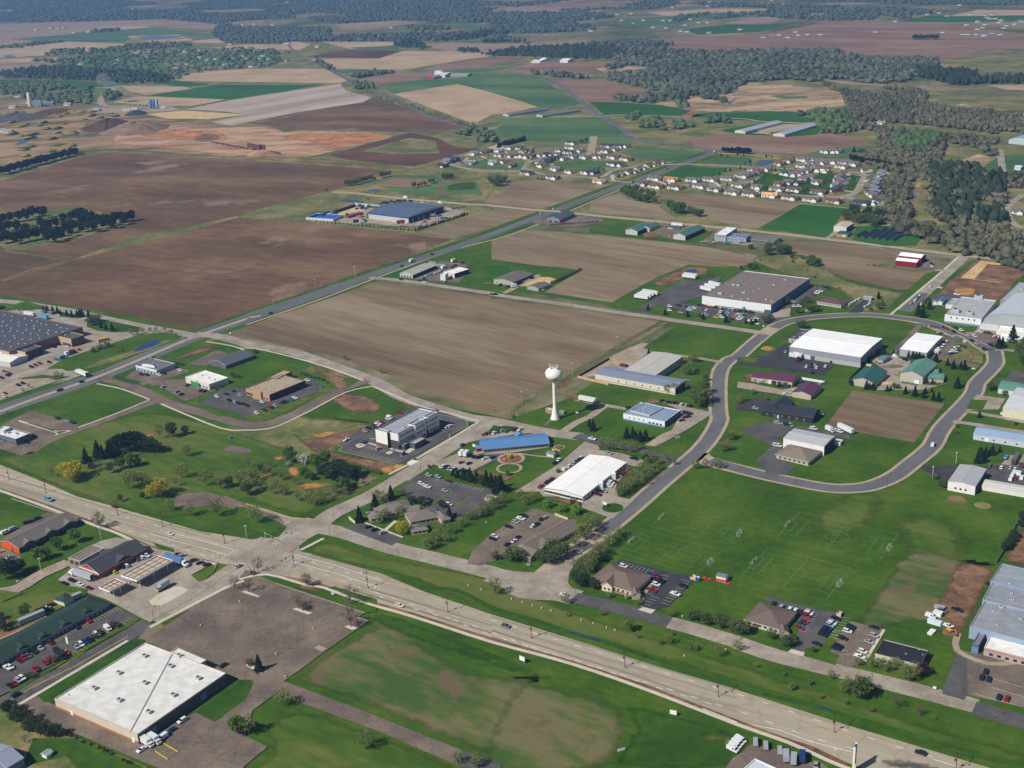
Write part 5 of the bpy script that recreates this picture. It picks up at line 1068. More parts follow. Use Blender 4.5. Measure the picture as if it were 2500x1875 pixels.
marks('lane_marking','mark_white',0.406,'-210.3 643.8 -184.6 628.7 -184.6 628.7 -160.6 614.8 -205.7 648.3 -179.5 633.6 -179.5 633.6 -157.3 619.8 -162.3 611.1 -155.2 621.6 -122.7 611.7 -95.9 595.6 -95.9 595.6 -71.8 578.6 -124.0 604.2 -94.9 587.0 -94.9 587.0 -74.2 572.4 -126.5 605.0 -119.3 613.3 -192.1 640.8 -190.9 641.2 -190.9 641.2 -189.9 639.3 -170.2 628.5 -168.3 628.4 -168.3 628.4 -167.7 627.0 -197.7 633.8 -196.9 634.4 -196.9 634.4 -196.8 632.7 -166.4 616.2 -165.4 616.5 -165.4 616.5 -165.4 615.0 -84.5 588.6 -83.6 589.0 -83.6 589.0 -83.7 587.6 -90.0 580.7 -88.7 581.5 -88.7 581.5 -88.3 580.3 -75.3 582.2 -74.2 582.7 -74.2 582.7 -73.9 581.5 116.7 430.4 117.1 428.9 117.1 428.9 118.0 429.7 118.0 429.7 117.3 428.7 125.1 424.3 126.0 423.9 126.0 423.9 125.3 422.9 105.4 438.3 117.2 429.2 117.2 429.2 131.6 421.6 162.7 414.8 170.0 410.1 76.5 455.2 89.4 444.4 89.4 444.4 105.4 438.3 -162.3 605.4 -148.0 603.6 -134.2 649.8 -131.4 652.5 -137.6 624.0 -130.2 636.2 -135.6 623.2 -132.2 629.6',0.45)
marks('edge_marking','mark_yellow',0.394,'-169.0 573.1 -158.4 592.1 -158.4 592.1 -153.7 598.5 -144.1 625.9 -137.1 628.7 -153.5 582.6 -172.5 561.2 -172.5 561.2 -178.4 552.9 -200.4 537.7 -215.4 511.1 -215.4 511.1 -225.7 495.3 -225.7 495.3 -234.5 477.6 124.3 439.4 131.9 432.8 131.9 432.8 135.4 428.8',0.3)
band('road','concrete',0.396,'-144 611 -6.8 -12.1 -10.8 -19.6 -7.4 -6 -12.5 -19.1 -4.6 -8.2',16,3)
band('road','asphalt',0.408,'-185.9 544.9 -12.6 -19.5 -10.9 -16.6 -15 -17.2 -13.5 -18 -9.5 -13.2',11,3)
marks('edge_marking','mark_yellow',0.430,'-192.5 533.0 -209.6 509.3 -209.6 509.3 -224.6 492.1 -224.6 492.1 -234.6 478.0 -148.7 603.7 -162.1 581.7 -162.1 581.7 -169.0 573.3 -169.0 573.3 -183.6 551.1',0.35)
band('verge','dirt',0.408,'-351 733 29 -19 31 -21 26 -19 19 -14 18 -14 18 -16 22 -12 21 -12',2.6,3)
band('verge','dirt',0.408,'-133.8 590.8 22.8 -10.8 8.8 -4.4 22.4 -16 25.9 -16.1 39.3 -26 36 -21.7 33.2 -22.8 13.3 -10.7 36.5 -28.9 11.9 -8.2 11.3 -11.8',2.4,3)
band('sidewalk','sidewalk',0.420,'-350 732 29 -20 31 -22 26 -19 19 -14 17 -12 19 -17 21 -12 24 -12',2,3,th=0.1)
band('sidewalk','sidewalk',0.420,'-148.2 585.9 14.5 4.3 23.2 -13.8 8.5 -2.8 22.5 -16.8 25.7 -15.5 39.2 -26.3 35.9 -20.8 33 -23.5 34.9 -27.9 18.8 -13.7 12.9 -12.4 9.1 -7.6',2,3,th=0.1)
sheet('kerb','curb_yellow',0.276,'-162 679 30 -21 11 -3 2 1 -3 0 -10 3 -30 21')
band('sidewalk','sidewalk',0.432,'-145.1 584.3 -10 -8.6 -28.5 -35.1',2.2,3,th=0.1)
band('sidewalk','sidewalk',0.444,'-191.4 528.9 -29.8 -43.6 -5.6 -8.2',1.9,3,th=0.1)
band('sidewalk','sidewalk',0.228,'-223 980 15 -4 31 -23 30 -27 19 -19 16 -18',1.6,3,th=0.1)
band('sidewalk','sidewalk',0.240,'-255 1001 25 -15 13 -14',1.5,3,th=0.1)
band('sidewalk','sidewalk',0.228,'-104 876 37 -44 12 -9',1.6,3,th=0.1)
band('sidewalk','sidewalk',0.240,'-104 876 -19 -11 -20 -33 -19 -28 -11 -6 -11 0 -18 5 -41 39 -14 14',1.6,3,th=0.1)
band('sidewalk','sidewalk',0.240,'-52 820 19 -15 9 -7',2,3,th=0.1)
band('sidewalk','sidewalk',0.252,'-24 796 -20 -31 -19 -28',2,3,th=0.1)
band('sidewalk','sidewalk',0.264,'-68 728 -11 -14',2,0,th=0.1)
sheet('driveway','mark_white',0.276,'-69 731 3 5 5 -3 -6 -7')
band('sidewalk','sidewalk',0.240,'-319 906 24 -15 27 -25',1.4,3,th=0.1)
band('sidewalk','sidewalk',0.252,'-268 865 -20 -29 -17 -21',1.4,3,th=0.1)
band('sidewalk','sidewalk',0.276,'320 1001 34 50 49 72 36 55',2.3,3)
band('path','shoulder',0.288,'313 992 22 -17 13 -33 7 -1 3 -12 1 -20 2 -14',2.2,3)
band('path','shoulder',0.288,'444 1183 7 44 5 14 -25 72 -39 2 -14 -15',2.5,3)
band('path','shoulder',0.300,'405 1328 25 -26 14 -80 -1 -36',2.5,3)
band('path','shoulder',0.048,'344 1443 50 -34 11 -14',2.2,3)
band('path','sidewalk',0.360,'-120 617 11 13',2,0)
band('road','concrete',0.132,'-67 1776 11 -19 32 -29 41 -12 10 12 5 27 7 34 22 16',8,3)
band('road','concrete',0.192,'31 1732 10 -21 15 -25 64 -37 15 12 24 44 93 16 85 -46 27 -9 43 -25 52 -27 6 -26',7.5,3)
band('road','concrete',0.144,'-67 1788 21 25 64 4 21 -23',7,3)
band('road','concrete',0.204,'110 1738 10 -3 29 -23 13 3',9,3)
band('road','gravel',0.036,'145 1989 -9 -83 -10 -89',12,3)
band('road','concrete',0.204,'114 1645 38 -31 13 -5',7,3)
band('road','concrete',0.216,'168 1599 36 -12 18 -9 37 -7 48 5 18 18 32 39 17 10',7,3)
band('road','concrete',0.228,'463 1598 -18 -55 -21 -51 -22 -22 -25 7 -24 11 -41 21 -46 51 -7 15',8.5,3)
band('road','concrete',0.228,'341 1583 -33 -3',5,0)
band('road','concrete',0.228,'349 1607 22 -20 11 3',6,3)
band('road','concrete',0.240,'407 1465 7 -15',9,0)
band('road','concrete',0.156,'-69 1777 -5 18',10,0)
band('road','concrete',0.048,'630 1563 62 174',9,0)
band('road','concrete',0.060,'607 1568 21 -14 12 -32 1 -37',8,3)
band('road','concrete',0.024,'610 1447 -45 -65 -22 -71 2 -28',8,3)
band('driveway','sidewalk',0.240,'448 1596 10 -5',4,0)
band('driveway','sidewalk',0.252,'442 1582 9 -6',4,0)
band('driveway','sidewalk',0.264,'433 1569 10 -6',4,0)
band('driveway','sidewalk',0.240,'428 1551 9 -7',4,0)
band('driveway','sidewalk',0.240,'420 1524 10 -2',4,0)
band('driveway','sidewalk',0.240,'414 1505 8 -8',4,0)
band('driveway','sidewalk',0.048,'143 1814 -3 32',4,0)
band('driveway','sidewalk',0.216,'143 1616 0 28',4,0)
band('driveway','sidewalk',0.228,'198 1612 11 -31',4,0)
band('driveway','sidewalk',0.240,'215 1609 -6 -28',4,0)
band('driveway','sidewalk',0.240,'243 1589 5 -26',4,0)
band('driveway','sidewalk',0.240,'270 1593 1 -34',4,0)
band('driveway','sidewalk',0.240,'311 1527 -1 -22',4,0)
band('driveway','sidewalk',0.240,'332 1514 -2 -15',4,0)
band('driveway','sidewalk',0.240,'350 1497 1 -11',4,0)
band('driveway','sidewalk',0.240,'379 1487 2 -13',4,0)
band('driveway','sidewalk',0.252,'394 1454 8 11',4,0)
band('driveway','sidewalk',0.276,'460 1564 -10 -13',4,0)
band('driveway','sidewalk',0.156,'-52 1839 -5 -23',4,0)
band('driveway','sidewalk',0.156,'-32 1847 7 -20',4,0)
band('driveway','sidewalk',0.024,'-3 1899 9 -29',4,0)
sheet('parking_lot','concrete',0.216,'-413 891 -97 244 62 -19 20 8 41 -20 64 -44 43 -34 2 -10 -4 -6 -35 20 -27 -32 -22 -36 2 -11 11 -12 9 1 10 -5 -10 -18 -22 -17 -17 -23')
sheet('lawn','lawn_dark',0.228,'-373 1057 -5 17 7 9 47 -33 2 -12 -20 -1 -15 6')
sheet('lawn','lawn_dark',0.228,'-409 1093 -2 14 28 -18 -7 -4')
sheet('lawn','lawn',0.228,'-472 1133 12 17 32 -26 -3 -7 -21 10')
sheet('lawn','lawn',0.240,'-371 946 5 23 22 29 28 32 18 3 19 -14 -2 -10 -21 -27 -27 -34 -6 -10 -25 7')
sheet('lawn','meadow',0.252,'-340 943 7 18 26 30 16 19 6 -1 -17 -27 -27 -33')
sheet('pond','water',0.264,'-312 982 5 29 10 -1 3 -6 -4 -11 -7 -9')
sheet('lawn','lawn',0.228,'-388 926 18 6 23 -7 -7 -8 -6 7 -22 -1')
sheet('parking_lot','gravel',0.240,'-386 922 26 2 4 -7 -12 -12 -12 -13 -7 -4 -5 15')
sheet('lawn','lawn',0.252,'-382 876 16 24 12 15 8 4 -13 -15 -21 -33')
sheet('parking_lot','asphalt_warm',0.252,'-301 917 5 20 28 1 14 -8 3 -21 30 -28 -19 -21 -39 42 -1 -5')
sheet('lawn','lawn_dark',0.264,'-311 917 7 11 8 9 -5 -20 18 -11 -5 -6')
sheet('lawn','lawn',0.276,'-278 895 8 3 26 -33 -3 -1 -23 25')
sheet('terrain','dirt',0.288,'-272 895 28 -29 -3 -1 -23 24',soft=3)
sheet('lawn','lawn',0.264,'-269 909 15 16 3 -16')
sheet('parking_lot','asphalt_warm',0.264,'-258 942 15 33 3 1 10 -8 -5 -19 -7 -11')
sheet('parking_lot','asphalt',0.264,'-229 854 11 28 17 2 4 -20 19 -11 23 35 -1 15 11 -18 2 -17 -9 -9 -22 -15 -8 -9 -6 -16 -7 11')
sheet('lawn','lawn_worn',0.300,'-239 858 7 13 3 -18 28 -28 -8 1')
sheet('lawn','lawn_worn',0.276,'-188 819 6 16 13 8 17 16 6 -4 -13 -22 -13 -20 -13 0')
sheet('lawn','lawn_worn',0.288,'-156 903 5 12 36 -25 -5 -11 -19 -14 -4 3 -2 17')
sheet('terrain','dirt',0.300,'-161 935 35 -40 3 -18 -7 -4 -14 29',sm=2,soft=3)
sheet('parking_lot','asphalt_warm',0.264,'-380 828 17 -4 4 12 8 17 43 -30 2 -6 -10 -22 -10 -24 -2 -3 -20 14')
sheet('lawn','lawn_dark',0.276,'-371 846 16 19 4 -12 -15 -20')
sheet('kerb','sidewalk',0.288,'-354 835 34 -24 3 -1 7 1 2 -2 -9 -7 0 4 -35 25')
sheet('lawn','lawn_dark',0.300,'-345 829 23 -16 3 -4 9 1 -5 -6 -2 3 -27 20')
sheet('parking_lot','asphalt',0.288,'-118 765 14 27 14 14 22 25 12 -5 11 -13 13 -13 1 -10 -11 -16 -27 -39 -3 -5 -3 -1 -35 22 -5 5 2 5')
sheet('kerb','sidewalk',0.300,'-98 766 18 -13 1 2 -19 13')
sheet('kerb','sidewalk',0.312,'-69 746 6 10 -5 1 -6 -16')
sheet('kerb','sidewalk',0.312,'-105 763 2 3 5 -1 -2 -5 -3 -1',sm=2)
sheet('kerb','sidewalk',0.324,'-84 748 2 3 3 -1 -2 -4',sm=2)
sheet('kerb','sidewalk',0.324,'-97 775 5 -3 -3 1',sm=2)
sheet('terrain','dirt',0.336,'-104 763 1 2 4 -1 -2 -3 -2 0',sm=2,soft=3)
sheet('terrain','dirt',0.336,'-83 748 1 2 2 0 -1 -3',sm=2,soft=3)
stalls('mark_white',0.358,'-114.2 768.5 -108.9 777.6 4 4.5 -1 -109.0 751.7 -75.2 730.9 17 4.6 1 -97.8 763.1 -83.7 753.3 7 4.6 -1 -58.3 769.5 -43.2 793.6 9 4.6 -1')
marks('kerb_line','sidewalk',0.334,'-117.7 765.1 -113.3 760.9 -113.3 760.9 -115.3 755.5 -115.3 755.5 -110.1 751.3 -110.1 751.3 -73.9 728.2 -66.7 737.2 -59.9 743.7 -59.9 743.7 -42.8 769.9 -42.8 769.9 -43.5 774.6 -43.5 774.6 -31.1 789.2 -31.1 789.2 -32.5 800.3 -32.5 800.3 -51.8 813.4',0.3)
sheet('parking_lot','concrete',0.264,'-27 770 10 8 17 -1 14 -4 -14 -2 -23 -7 -7 -3')
sheet('lawn','lawn_dark',0.276,'-18 778 5 7 7 2 7 -2 7 -5 -8 -2 -8 1 -6 -1')
sheet('parking_lot','concrete',0.288,'-47 734 13 11 18 -10 4 -4 -14 -17 -22 9 -6 7')
sheet('path','asphalt',0.300,'-15 742 15 0 -11 -12 -15 -16 -1 1 12 14')
sheet('yard','gravel',0.312,'-27 744 5 8 2 -8 -2 -3 -5 -1',sm=2)
sheet('path','gravel',0.324,'-20 740 19 5 22 5 1 -3 -22 -6 -18 -2')
disc('play_area','gravel',0.336,-2.5,731.0,9)
disc('play_area','dirt',0.348,-2.5,731.0,6.9)
disc('path','gravel',0.360,-3.8,716.1,7.4,1.9)
disc('path','gravel',0.336,29.0,746.5,3.4,1)
disc('terrain','dirt',0.348,29.0,747.1,2.2)
sheet('play_area','dirt',0.372,'-27 712 6 3 6 -7 9 -2 8 -3 -6 -4 -4 -2 -9 5 -9 6',sm=2,soft=3)
band('path','gravel',0.360,'2 739 11 -5 10 -3',1.8,3)
band('path','gravel',0.372,'21 748 5 5',1.4,0)
sheet('parking_lot','asphalt',0.384,'-74 692 14 20 45 -27 1 -1 5 -6 -10 -22 0 -4 -17 0 -16 13')
sheet('lawn','lawn',0.396,'-75 693 8 11 1 -2 -8 -12')
sheet('lawn','lawn_worn',0.408,'-64 683 7 10 1 0 -8 -11')
sheet('lawn','lawn_worn',0.396,'-51 670 9 12 3 5 1 -2 -12 -17')
sheet('lawn','lawn_worn',0.408,'-37 666 11 13 0 -2 -10 -13')
sheet('parking_lot','asphalt',0.264,'-100 643 8 4 29 -20 -7 -9')
sheet('parking_lot','asphalt_warm',0.288,'-25 609 10 18 24 31 26 -18 -5 -8 -28 -28 -10.7 -5.5 -12 -7.7 -7.2 3')
stalls('mark_white',0.406,'-11.0 627.4 11.1 656.6 14 4.5 -1 -47.3 705.2 -19.6 687.5 12 4.6 -1')
sheet('path','sidewalk',0.276,'-76 638 5 11 2 -1 -5 -11')
sheet('path','sidewalk',0.288,'-87 648 23 -20 -1 -1 -23 20')
sheet('parking_lot','concrete',0.396,'-1 681 28 38 19 35 8 -7 1 -6 14 -9 12 -12 -3 -10 -7 3 -11 -30 0 -14 9 -6 -15 -23 -16 16 0 15 -22 2 -2 7')
sheet('lawn','lawn',0.408,'54 739 3 7 26 -15 -8 -3 -8 5')
disc('lawn','lawn_dark',0.408,55.5,654.1,6.2)
sheet('terrain','dirt',0.408,'14 674 23 -9 0 -9 -10 7 -11 7',soft=3)
sheet('parking_lot','asphalt_new',0.288,'50.4 585.7 3 6.8 37.3 -24.1 -17.3 -26.6 -7.6 -3.7 -6.8 2.9 4 15.9 5.5 18')
stalls('mark_white',0.310,'69.7 545.5 83.6 567.2 9 4.6 -1 65.8 552.2 59.2 542.9 4 4.6 1 52.7 585.8 67.3 575.0 8 4.5 1 62.9 555.8 73.5 573.3 7 4.6 -1')
sheet('driveway','sidewalk',0.300,'57.7 539.3 2.5 2.4 6.2 -3.1 -2.6 -3.5')
sheet('parking_lot','asphalt',0.084,'120 546.3 2.6 1.7 23.1 -14.9 7.4 -3.4 1.9 -4.1 -15.5 -24.7 -11.1 -7.6 -5.2 4.1 5.1 9.6 6.5 14.5 -1.9 10.4')
sheet('parking_lot','asphalt_warm',0.096,'142.5 486.6 -0.4 10.3 8.7 15.8 7.1 8.7 14.2 -8.8 -15.9 -25.9 -10.3 -4.4')
sheet('driveway','sidewalk',0.096,'122.4 497 2.2 2.2 5.5 -3.3 -1.5 -3.1')
sheet('lawn','lawn',0.108,'128.9 493.2 2.5 6.4 6.9 0.5 6.7 -8 -4 -7.5')
sheet('kerb','sidewalk',0.108,'171 513.2 1.1 -0.6 -16.5 -26.3 -0.7 1.4')
sheet('lawn','lawn',0.120,'139.3 500 14.6 24.6 3.3 -3.8 -16.6 -25.6')
stalls('mark_white',0.142,'144.5 508.3 154.2 525.6 8 4.6 -1 131.4 515.2 139.9 530.9 7 4.4 -1 149.7 492.7 150.8 512.7 6 4.5 1')
sheet('path','gravel',0.312,'45.8 560.5 11.1 -7.6 0.9 -2.3 -12.7 8.2')
sheet('path','gravel',0.324,'55.9 554.1 5.1 5.2 1.1 -10.1 -2.1 1.2')
sheet('path','gravel',0.336,'63 556.9 6.1 13.2 1 -1.2 -6.3 -14.3')
sheet('parking_lot','asphalt_warm',0.096,'180.9 459.7 2.8 4 13.8 25.5 3.2 3.5 9.1 -4.3 15.2 -8 14.9 -10.3 -16.3 -37.9 -11.7 15.4 -20.4 10.5 -2.6 -3.9')
sheet('parking_lot','asphalt',0.108,'180.9 459.7 16.6 29.5 4.6 -1.2 -10.6 -29.9 -2.6 -3.9')
band('track','gravel',0.120,'204.9 507.7 -5.7 -14.9 10.4 -11.7 15.9 0.7',3,3)
marks('stall_marking','mark_white',0.130,'206.7 469.4 217.0 461.8 203.8 462.7 214.8 454.9 194.1 458.8 211.4 447.8',0.15)
sheet('parking_lot','asphalt_warm',0.456,'-184.3 541.1 34.3 38.2 3.3 17.2 17.4 -14.7 51.3 -35.5 -2.9 -4.2 6 -3.9 -11.9 -16.1 -22.3 -33.5 -20.6 2.7 -8.2 6.5 -44.6 29.9 -4.6 3.1')
sheet('parking_lot','asphalt_warm',0.468,'-135.3 507.4 26 -18.8 30.5 -19.8 30.8 -21.3 22 -15.1 -4.3 -8.1 -32 23.7 -35.3 22.1 -13.3 9.4 -8.6 -12.9 -7.4 -6.9 -10.4 8.1 7.4 12.1 7.7 7.4')
sheet('parking_lot','asphalt',0.480,'-26 432.6 15.6 -10.6 -0.1 -8.4 -19.8 10.7')
sheet('parking_lot','asphalt_warm',0.480,'-226.2 475.3 5.1 9.8 13.1 -9.3 44 -29.4 19.4 20.6 9.9 -7.7 11.1 13.4 4.1 -6.1 0.5 -18.4 10.8 -8 -7.1 -11.7 -6.8 -14.3 -30.5 15.3')
sheet('lawn','lawn_dark',0.492,'-144.6 467 14.9 24.3 3 -1.9 3.8 -3.8 -1.1 -10.3 -10.7 -15.9')
sheet('lawn','lawn_dark',0.492,'-220.2 485.2 33.2 45.4 4.8 -1.9 -27.9 -49.8 -5.1 0.4')
sheet('lawn','meadow',0.504,'-244.1 464.2 12.7 13.2 7.7 -2.2 32 -23.1 35.4 -22.4 3.5 -17.1 -72.6 4.4')
sheet('lawn','lawn',0.516,'-192.3 439.2 -16.4 -6.3 -2.2 19.6 19.5 -1.2 34.1 -21.6 -20.2 -8.7')
sheet('lawn','meadow',0.504,'-182.5 538.4 -1.4 2.2 6.2 4.8 0.8 -5.3 -1.2 -4.1')
sheet('lawn','lawn',0.516,'-179.7 544.4 12.7 12.5 -9.6 -15.8')
band('kerb','sidewalk',0.468,'-127.9 580.5 49.9 -33.9',0.5,0)
band('kerb','sidewalk',0.480,'-80.9 542.1 5.9 -3.9',0.5,0)
sheet('kerb','sidewalk',0.480,'-115 552.9 8.7 -6 2 1.4 -8.6 5.6')
sheet('kerb','sidewalk',0.492,'-86.8 533.9 4.4 -3.4 2.5 1.8 -4.6 3')
sheet('kerb','sidewalk',0.504,'-129.2 502.7 8 -7 2.4 1.2 -2.1 2.9 -7.6 4.7')
sheet('kerb','sidewalk',0.480,'-144.5 572.5 9.8 -6.4 0.9 1 -8.6 6.4')
sheet('lawn','lawn',0.492,'-132.1 580.9 21.3 -1.7 6.6 -6.4 7.9 1.7 23.3 -15.4 1.1 -12.1 -5.5 -0.7 -50.5 34.2')
sheet('terrain','dirt',0.504,'-116.2 576.1 5.5 1.9 6.7 -6.3 -2 -2.7 -7.3 3.4',sm=2,soft=3)
sheet('terrain','dirt',0.504,'-91.1 559.4 4.4 0.7 1.7 -4.5 -3.4 0.2',sm=2,soft=3)
sheet('patch','concrete',0.468,'-99.3 515.8 2.3 2.3 4.4 -3.3 -2.5 -2.7')
sheet('parking_lot','concrete',0.528,'-248 613 1 5 10 19 8 4 11 -4 14 -11 29 -14 8 -8 -7.7 -10.5 5.5 -8.9 18.2 15.4 -16.5 -30.8 -17.4 -23.8 -28.7 24.5 -14.3 9.2 -10.7 7.8 1 0.8 -8.9 5.5 3.5 11.8')
band('track','gravel',0.540,'-247 613 -11.6 -14 -7 -13.8 -13.4 -3.6',9,3)
sheet('lawn','lawn',0.540,'-169.2 584.6 -5.6 7.6 6 6.9 5.8 4.9 -0.5 -10.2 -3.7 -7.6')
sheet('lawn','lawn_dark',0.540,'-206 633 14 -9 1 -4 -10 5')
sheet('kerb','sidewalk',0.552,'-190.9 566.5 9.1 14.2 7.7 -3 -0.2 -4 -9.1 -12.2',sm=2)
marks('edge_marking','mark_yellow',0.574,'-189.5 566.4 -187.8 567.9 -186.1 570.1 -187.0 569.0 -188.3 565.2 -184.1 562.1',0.5)
sheet('parking_lot','asphalt',0.564,'-251.4 511.8 40.2 54.6 20.4 -17.4 -7.3 -9.6 -29.8 -37.6 -6.3 -12.6 -6 -7')
sheet('lawn','lawn',0.576,'-234.6 488.8 14.4 20.8 25.9 40 2.3 -0.5 0.5 -2.7 -20.7 -28.8 -19.6 -29.4')
stalls('mark_yellow',0.598,'-236.0 525.2 -206.8 562.1 26 4.6 -1 -216.0 513.1 -194.1 548.7 17 4.2 1')
sheet('lawn','lawn',0.552,'-246.6 589.9 20.3 -8.6 0.3 -4.7 -12.2 5.6')
sheet('parking_lot','asphalt_warm',0.432,'-310 630 14 14 15 34 9 -4 4 1 -27 -34')
sheet('parking_lot','asphalt_warm',0.444,'-298 633 6 1 13 -9 5 -6 -12 -2')
sheet('lawn','lawn_worn',0.564,'-287.8 589.3 26.9 -9.1 -8.2 -9.4 14.5 8 23.1 0.5 -1.5 -13.5 -15.6 -20.4 -7.4 -9.8')
sheet('terrain','dirt',0.576,'-264.9 551.9 2.7 9.5 9.6 -15.7 -0.8 -8.2 -5.4 -1.7',sm=2,soft=3)
sheet('parking_lot','gravel',0.060,'50 877 26 40 5 10 25 27 5 -3 -6 -10 6 -9 -25 -42 -22 -10')
band('road','gravel',0.252,'128 919 12 -6 21 -14',5,3)
sheet('parking_lot','concrete',0.420,'103 823 14 -11 19 -15 -1 -5 -22 -27 -22 -24 -7 3 14 18 7 6 9 25 1 11')
band('driveway','gravel',0.432,'88 743 11 17 11 5',4.5,3)
sheet('terrain','dirt',0.432,'95 828 8 -2 1 -8 -10 1',soft=3)
band('driveway','gravel',0.060,'45 833 18 -13 16 -10',5,3)
band('driveway','gravel',0.228,'66 820 -12 -20 -12 -13 -9 -14',6,3)
band('path','asphalt_warm',0.240,'27 797 -6 -12',2.2,0)
sheet('terrain','dirt',0.240,'37 841 9 1 10 -12 -11 0',sm=2,soft=3)
sheet('terrain','dirt',0.072,'33 867 10 6 1 -10 -11 -10',sm=2,soft=3)
sheet('terrain','dirt',0.228,'-7 811 8 1 0 -7 -6 -2',sm=2,soft=3)
sheet('parking_lot','asphalt',0.264,'108 1041 19 28 17 33 20 32 15 -8 27 21 -32 -69 -23 -20 17 -11 28 -22 28 -3 43 83 27 -13 -23 -29 -28 -33 -7 -23 -14 -14 -31 4 -60 59 -13 -15')
sheet('parking_lot','concrete',0.276,'224 1021 19 11 -6 -25 -13 -2')
sheet('parking_lot','asphalt_new',0.252,'185 909 13 2 20 27 4 2 -6 -28 31 -22 -18 -29 -57 33 2 14')
sheet('lawn','lawn_worn',0.264,'174 900 6 10 11 -4 -7 -13')
sheet('parking_lot','asphalt_new',0.264,'287 1011 23 37 7 -4 -20 -34')
sheet('yard','concrete',0.264,'271 893 19 6 11 -14 -21 -46 23 -8 35 20 -46 -27 -34 3 19 38')
sheet('parking_lot','asphalt_warm',0.300,'318 903 25 36 10 -4 0 -6 -22 -38 17 -21 -5 -7 -27 28 -21 13')
band('road','asphalt_warm',0.312,'338 975 -22 -36 -23 -35',5,3)
sheet('lawn','meadow',0.312,'352 935 4 -6 4 -31 -9 -24 -2 -2 -18 19')
sheet('terrain','dirt',0.324,'342 886 9 13 1 -4 -4 -13 -4 -3',sm=2,soft=3)
sheet('yard','gravel',0.252,'165 855 11 -6 17 -14 28 10 4 0 -28 -24 -35 22')
sheet('terrain','dirt',0.264,'171 865 7 7 10 -16 -2 -9 -16 9',sm=2,soft=3)
sheet('parking_lot','asphalt_new',0.264,'156 810 10 10 10 1 7 -7 -14 -20 -15 6')
band('path','asphalt',0.264,'200 812 7 -5 0 -9',3,3)
sheet('parking_lot','asphalt',0.264,'167 777 30 -15 21 -14 -2 -8 -8 7 -24 16 -13 -18 1 -11 -7 -17 7 -16 -8 -11 -11 3 -2 22 14 20 -16 28')
sheet('path','gravel',0.276,'166 721 15 -19 5 8 -2 -2 -9 8 -8 11')
sheet('parking_lot','asphalt_new',0.264,'249 697 12 -3 10 2 -14 -23 -6 9 -4 9')
sheet('parking_lot','asphalt',0.060,'286 690 -8 -17 18 -14 14 -12 19 46 -21 -3 -12 6')
sheet('yard','gravel',0.072,'296 694 11 13 9 -5 -8 -12')
sheet('parking_lot','concrete',0.264,'323 810 17 -9 -12 -19 -22 1')
sheet('lawn','lawn',0.276,'307 785 10 17 10 -3 -10 -17')
band('road','concrete',0.288,'305 781 16 -11 20 -16',5,3)
band('road','concrete',0.300,'291 764 14 -8 29 -18',5.5,3)
sheet('parking_lot','asphalt',0.276,'345 840 10 0 11 16 9 -7 -9 -21 -16 8')
sheet('terrain','dirt',0.288,'380 1060 68 99 7 5 31 -27 14 -15 -10 -25 -16 8 -50 -74 -21 13',soft=3)
sheet('terrain','sand_pale',0.300,'415 1104 39 56 23 -20 -2 -3 -19 10 -31 -50')
band('path','sand_pale',0.312,'425 1097 18 -13',1.5,0)
sheet('terrain','dirt_orange',0.300,'396 1069 20 0 -8 -19 -15 0',sm=2,soft=3)
sheet('parking_lot','asphalt',0.312,'373 1050 7 9 23 -15 -17 -23 -16 -8 -5 25')
sheet('parking_lot','concrete',0.324,'371 947 9 14 14 -6 -11 -27 -14 -11 -7 21 2 10')
sheet('parking_lot','asphalt_warm',0.336,'362 937 16 13 9 -11 -9 -18 -9 -4')
band('road','concrete',0.300,'371 903 8 -2 5 -3',5,3)
sheet('parking_lot','asphalt_warm',0.288,'410 1187 20 -12 -3 -11 -13 4 -10 -26 0 -8 -13 1 0 8')
sheet('driveway','concrete',0.300,'402 1136 13 -3 -4 -6 -11 3')
sheet('pond','water',0.312,'466 1177 7 0 8 -10 1 -14 -9 4 -7 8')
sheet('parking_lot','asphalt_warm',0.204,'-91 1174 16 48 7 17 27 -14 1 -42 -7 -26 -22 6 -7 1')
sheet('yard','gravel',0.216,'-80 1243 8 -7 -2 -14 -6 15')
sheet('lawn','lawn_dark',0.216,'-89 1168 9 10 4 -12 -7 -4')
sheet('lawn','crop',0.228,'-122 1192 14 18 16 -36 -25 12')
sheet('parking_lot','gravel',0.084,'-16 1148 13 -6 10 -9 17 13 24 5 -8 9 -13 6 -2 4 -20 -29 -37 13')
sheet('yard','sand_pale',0.204,'24 1166 16 -4 8 -11 -9 -15 -28 -3 -6 -11 -5 -7 -3 4 15 29')
band('driveway','gravel',0.216,'-4 1112 9 18 11 10',5,3)
sheet('parking_lot','asphalt_warm',0.204,'31 1403 15 18 17 13 26 -5 17 -26 7 -2 -8 -17 -23 -18 -21 7 -25 19')
sheet('parking_lot','asphalt_warm',0.204,'159 1345 13 16 12 -6 10 -12 -16 -29 -14 17')
sheet('terrain','dirt',0.216,'147 1326 13 5 6 -15 -6 -12 -11 1',sm=2,soft=3)
sheet('parking_lot','asphalt_warm',0.204,'206 1283 20 37 10 12 -12 -29 -5 -29 -8 -8')
sheet('yard','gravel',0.216,'225 1273 31 -8 -6 -12 -21 16')
band('driveway','gravel',0.204,'334 1271 10 15 9 16',5,3)
sheet('yard','gravel',0.132,'-220 1464 32 71 18 -23 10 -2 -7 -25 3 -33 52 -33 6 -14 -24 4 -28 20 -17 -4 -26 20')
sheet('yard','sand_pale',0.144,'-209 1498 23 30 16 -33 -6 -3 -11 -18 -11 6')
sheet('yard','concrete',0.144,'-112 1419 43 73 27 -22 -4 -6 -47 -65 -18 13')
sheet('parking_lot','asphalt',0.204,'-162 1511 3 25 44 14 2 -14 -20 4 -23 -35')
sheet('driveway','asphalt',0.204,'-74 1495 28 7 0 -8 -19 -9')
